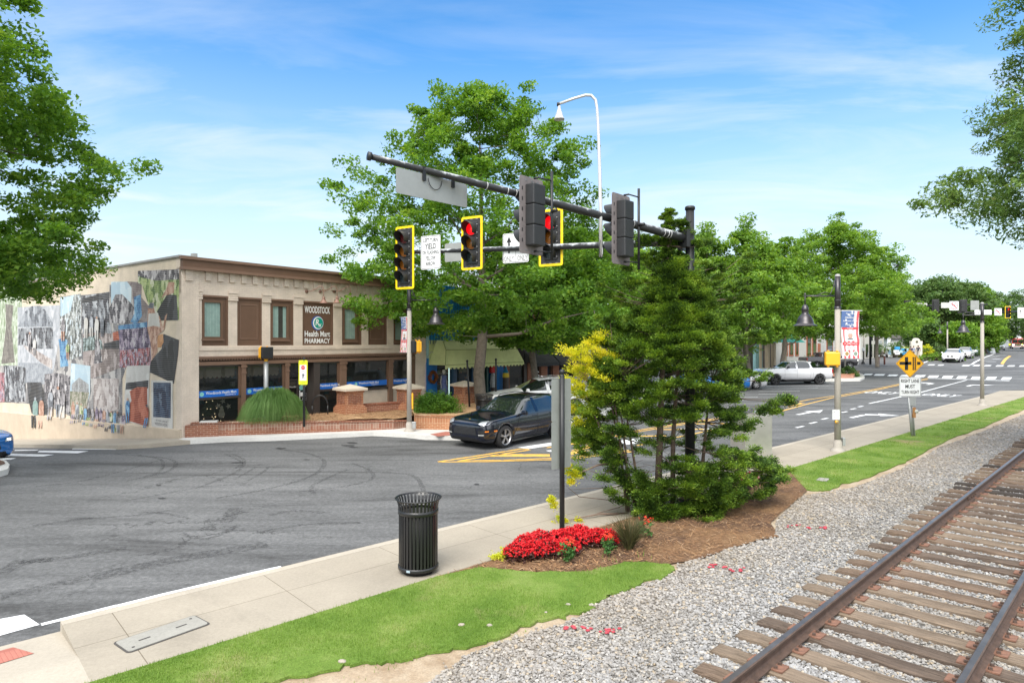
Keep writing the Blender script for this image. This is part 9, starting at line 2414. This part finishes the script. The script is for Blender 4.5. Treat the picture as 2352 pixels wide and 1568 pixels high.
# monument sign
yy=94;b__=gz(2106,yy,.1);r=thing('monument_sign','cream monument sign with rounded top and small dark roundel','monument sign',b__);MS=mk('monument_cream',(.60,.57,.49),.8,.05)
w_=12.5/FX*yy;zt3=hz(783,yy)-b__[2];g=M();pts=[(-w_,0),(w_,0),(w_,zt3-.3),(w_*1.05,zt3-.3),(w_*1.05,zt3)]+[(w_*.62*cos(a),zt3+w_*.55*sin(a)) for a in [pi*k/10 for k in range(11)]]+[(-w_*1.05,zt3),(-w_*1.05,zt3-.3),(-w_,zt3-.3)]
g.plate(pts,(0,0,0),(1,0,0),(0,0,1),.4,MS);g.build('slab',r);g=M();g.lathe([(0,-.02),(.17,-.02),(.19,0)],mk('roundel_dark',(.08,.07,.04),.6),(0,0,zt3-.12),16,axis='Y');g.text('WOODSTOCK',(0,-.0,zt3-.75),(1,0,0),(0,0,1),1.1,.16,mk('faint_letter',(.38,.34,.27),.7));g.build('roundel',r)
# brick planters by the people
for px0,py0,px1,py1,zt4,lab in ((2045,816,2084,812,1.0,'low brick wall behind the white board sign'),(2113,814,2165,808,.62,'curved low brick planter right of the walking people')):
 p,q_=Vector(at(px0,py0)[:2]),Vector(at(px1,py1)[:2]);r=thing('street_planter',lab,'planter wall',(p.x,p.y,T(*p)),atan2((q_-p).y,(q_-p).x),'low brick planters up the street');L4=(q_-p).length
 g=M();g.bx(0,L4,0,.35,-.3,zt4,MATS['pink_brick']);g.build('brick_wall',r);g=M();g.bx(-.05,L4+.05,-.05,.4,zt4,zt4+.08,MATS['planter_brick']);g.build('coping',r)
 g=M();g.bx(.1,L4-.1,.35,3,-.3,zt4-.05,MULCH);g.build('soil',r)
# A-frame board, bollards, blue display, umbrellas, fence
p=at(2041,819.5,.1);r=thing('board_sign','white folding board sign with blue print on the far pavement','board sign',p,.25);g=M()
for s_ in (-1,1):g.add([(-.42,s_*.32,0),(.42,s_*.32,0),(.36,s_*.04,1.5),(-.36,s_*.04,1.5)],[(0,1,2,3)],SIGW)
g.build('frame',r);g=M();g.add([(-.3,-.25,.38),(.3,-.25,.38),(.27,-.12,1.12),(-.27,-.12,1.12)],[(0,1,2,3)],mk('pale_blue_print',(.30,.48,.66),.6,.3,8));g.build('print',r)
for k,(px,py) in enumerate(((2018,839),(2031.5,837))):
 p=at(px,py,.1);r=thing('bollard',('left' if k==0 else 'right')+' of the two red brown bollards with white tops at the far corner','bollard',p,0,'red brown bollards');g=M();g.cyl((0,0,0),(0,0,1.0),.10,mk('bollard_brown',(.17,.055,.04),.7,.1),n=12);g.build('shaft',r);g=M();g.cyl((0,0,1.0),(0,0,1.22),.12,SIGW,.10,12);g.build('cap',r)
p=at(1914+0,0+838,.1);
p=at(1997-20,836,.1);r=thing('post_lantern','short black lamp stand by the corner shop door','post',at(1982.5,836,.1));g=M();g.lathe([(.22,0),(.22,.15),(.1,.35),(.05,.5),(.05,1.5),(.12,1.6)],BLKP,n=12);g.build('stand',r);g=M();g.lathe([(.13,1.6),(.16,1.9),(0,2.1)],SIGW,n=12);g.build('lantern',r)
rs5=gz(2068,96,.2);r=thing('blue_display','pale blue and white street display left of the monument sign','display',rs5);g=M()
for k in range(7):g.box((random.Random(k).uniform(-.9,.9),0,.5+.25*(k % 4)),(.7,.3,.45),[mk('display_blue',(.04,.30,.60),.6),SIGW,LBL][k % 3],bev=.04)
g.build('panels',r)
PAR=mk('red_parasol',(.55,.05,.09),.8,.1);PARL=mk('pale_parasol',(.62,.42,.40),.8,.1)
for px,py,w_,mt,lab in ((2157,776,17,PAR,'red parasol in front of the dark roofed cafe'),(2187,776,12,PARL,'pale pink parasol right of the red one')):
 yy=108;b__=gz(px,yy,.1);zt4=hz(py-2.5,yy)-b__[2];R4=w_/FX*yy;r=thing('parasol',lab,'parasol',b__,0,'cafe parasols');g=M();g.lathe([(0,zt4+.35),(R4*.5,zt4+.12),(R4,zt4-.25),(R4,zt4-.38)],mt,n=10,smooth=False);g.build('canopy',r);g=M();g.cyl((0,0,0),(0,0,zt4+.2),.04,SIGW);g.build('pole',r)
p0,p1=Vector(gz(2196,104,.1)),Vector(gz(2262,128,.1));r=thing('black_fence','low black metal fence beyond the oncoming cars','fence',p0,atan2((p1-p0).y,(p1-p0).x));L5=(p1-p0).length;g=M()
for z in (.2,1.15):g.bx(0,L5,-.02,.02,z,z+.05,BLKP)
x=0
while x<L5:g.bx(x,x+.03,-.015,.015,.1,1.25,BLKP);x+=.16
g.build('railing',r)
yc=132;b__=gz(2253-2,yc,.1)
r=thing('white_cone_stone','white obelisk shaped marker left of the crossing sign','marker',gz(2277-1,120,.1));g=M();g.add([(-.5,-.5,0),(.5,-.5,0),(.5,.5,0),(-.5,.5,0),(-.25,-.25,2.3),(.25,-.25,2.3),(.25,.25,2.3),(-.25,.25,2.3)],[(0,1,5,4),(1,2,6,5),(2,3,7,6),(3,0,4,7),(4,5,6,7)],SIGW);g.build('marker',r)
r=thing('shop_statue','white pyramid parasol folded beside the cream corner shop','parasol',gz(2042,108,.1));g=M();g.lathe([(.55,.3),(.35,1.8),(.2,3.0),(0,3.6)],SIGW,n=10);g.build('folded_canopy',r);g=M();g.cyl((0,0,0),(0,0,.5),.05,SIGW);g.build('pole',r)
# ------------------------------------------------------------------ people
SKIN=mk('skin',(.45,.27,.19),.6,.1,8)
def person(lab,base,rz,top,legs,hair,stride=.12,legskin=False,s=1.0,arm=(.0,.0)):
 r=thing('person',lab,'person',base,rz);r.scale=(s,s,s)
 J={'pel':(0,0,.95),'chest':(0,0,1.32),'neck':(0,0,1.48),'head':(.01,0,1.60),'crown':(.0,0,1.72),'shl':(0,.18,1.42),'ell':(-.03+arm[0],.25,1.14),'hal':(.05+arm[0],.26,.88),'shr':(0,-.18,1.42),'elr':(-.02+arm[1],-.25,1.14),'har':(.06+arm[1],-.26,.88),'hpl':(0,.10,.90),'knl':(stride+.02,.11,.50),'anl':(stride,.11,.08),'tol':(stride+.17,.12,.035),'hpr':(0,-.10,.90),'knr':(-stride*.3+.02,-.11,.50),'anr':(-stride,-.11,.09),'tor':(-stride+.16,-.12,.035)}
 names=list(J);E=[('pel','chest'),('chest','neck'),('neck','head'),('head','crown'),('chest','shl'),('shl','ell'),('ell','hal'),('chest','shr'),('shr','elr'),('elr','har'),('pel','hpl'),('hpl','knl'),('knl','anl'),('anl','tol'),('pel','hpr'),('hpr','knr'),('knr','anr'),('anr','tor')]
 rad={'pel':(.15,.12),'chest':(.17,.12),'neck':(.06,.06),'head':(.10,.085),'crown':(.075,.075),'shl':(.075,.075),'ell':(.045,.045),'hal':(.03,.04),'shr':(.075,.075),'elr':(.045,.045),'har':(.03,.04),'hpl':(.09,.09),'knl':(.06,.06),'anl':(.04,.04),'tol':(.035,.03),'hpr':(.09,.09),'knr':(.06,.06),'anr':(.04,.04),'tor':(.035,.03)}
 me=bpy.data.meshes.new('body');me.from_pydata([J[k] for k in names],[(names.index(a),names.index(b_)) for a,b_ in E],[]);o=bpy.data.objects.new('body',me);COL.objects.link(o)
 sk_=o.modifiers.new('skin','SKIN');
 for i,k in enumerate(names):me.skin_vertices[0].data[i].radius=rad[k]
 me.skin_vertices[0].data[0].use_root=True
 sb=o.modifiers.new('s','SUBSURF');sb.levels=1;sb.render_levels=1
 bpy.context.view_layer.update();dg=bpy.context.evaluated_depsgraph_get();nm_=bpy.data.meshes.new_from_object(o.evaluated_get(dg));o.modifiers.clear();o.data=nm_
 nm_.materials.clear()
 for mt in (SKIN,top,legs,SIGK):nm_.materials.append(mt)
 for p_ in nm_.polygons:
  c=p_.center;i=0
  if c.z<.12:i=3
  elif c.z<.48 and legskin:i=0
  elif c.z<.95 and abs(c.y)<.21:i=2
  elif c.z<1.46 and (abs(c.y)<.21 or c.z>1.18):i=1
  p_.material_index=i;p_.use_smooth=True
 o.parent=r
 g=M();g.lathe([(0,.13),(.06,.115),(.095,.06),(.10,0),(.09,-.05)],hair,(-.015,0,1.64),14);g.build('hair',r)
 return r
HAIR=mk('dark_hair',(.03,.02,.015),.7,.2)
PT=at(2109,821,.12);person('person in dark shirt and beige shorts walking away beside the planter',PT,radians(50),mk('dark_shirt',(.03,.035,.05),.8),mk('beige_shorts',(.45,.38,.30),.8),HAIR,.14,True,1.02)
PT=gz(2092,90,.12);person('person in dark clothes standing behind the yellow diamond sign',PT,radians(50),mk('navy_top',(.03,.035,.07),.8),mk('dark_trousers',(.04,.04,.045),.8),HAIR,.05)
PT=gz(2098,91,.12);person('person in pale blue top right beside the dark clothed one',PT,radians(200),mk('pale_blue_top',(.30,.36,.48),.8),mk('dark_trousers',(.04,.04,.045),.8),HAIR,.05)
PT=gz(2193,106,.12);person('person in white shirt sitting by the cafe parasols',PT,radians(200),mk('white_shirt_cloth',(.6,.6,.6),.8),mk('dark_trousers',(.04,.04,.045),.8),HAIR,.03)
PT=gz(2147,106,.12);person('person in white shirt left of the forked tree trunk',PT,radians(230),mk('white_shirt_cloth',(.6,.6,.6),.8),mk('dark_trousers',(.04,.04,.045),.8),HAIR,.03)
# firefighters in yellow vests beside the engine
for px,lab in ((2348,'person in fluorescent vest at the right edge by the fire engine'),(2318.5,'person in fluorescent vest between the far white car and fire engine')):
 PT=at(px,802);person(lab,PT,radians(230),FLY,mk('dark_trousers',(.04,.04,.045),.8),HAIR,.06)
# bird
r=thing('bird','small dark bird flying in the pale sky above the far signals','bird',atd(2061,610,40),.4);g=M()
g.lathe([(0,-.16),(.05,-.06),(.06,.03),(.03,.12),(0,.16)],SIGK,(0,0,0),8,axis='X');g.build('body',r)
g=M()
for s_ in (-1,1):g.add([(.06,0,.02),(.0,s_*.2,.10),(-.08,s_*.34,.04),(-.07,0,.02)],[(0,1,2,3)],SIGK)
g.build('wing',r)
# loose pedestrian near the brick shop window is only a reflection in the glass: not built
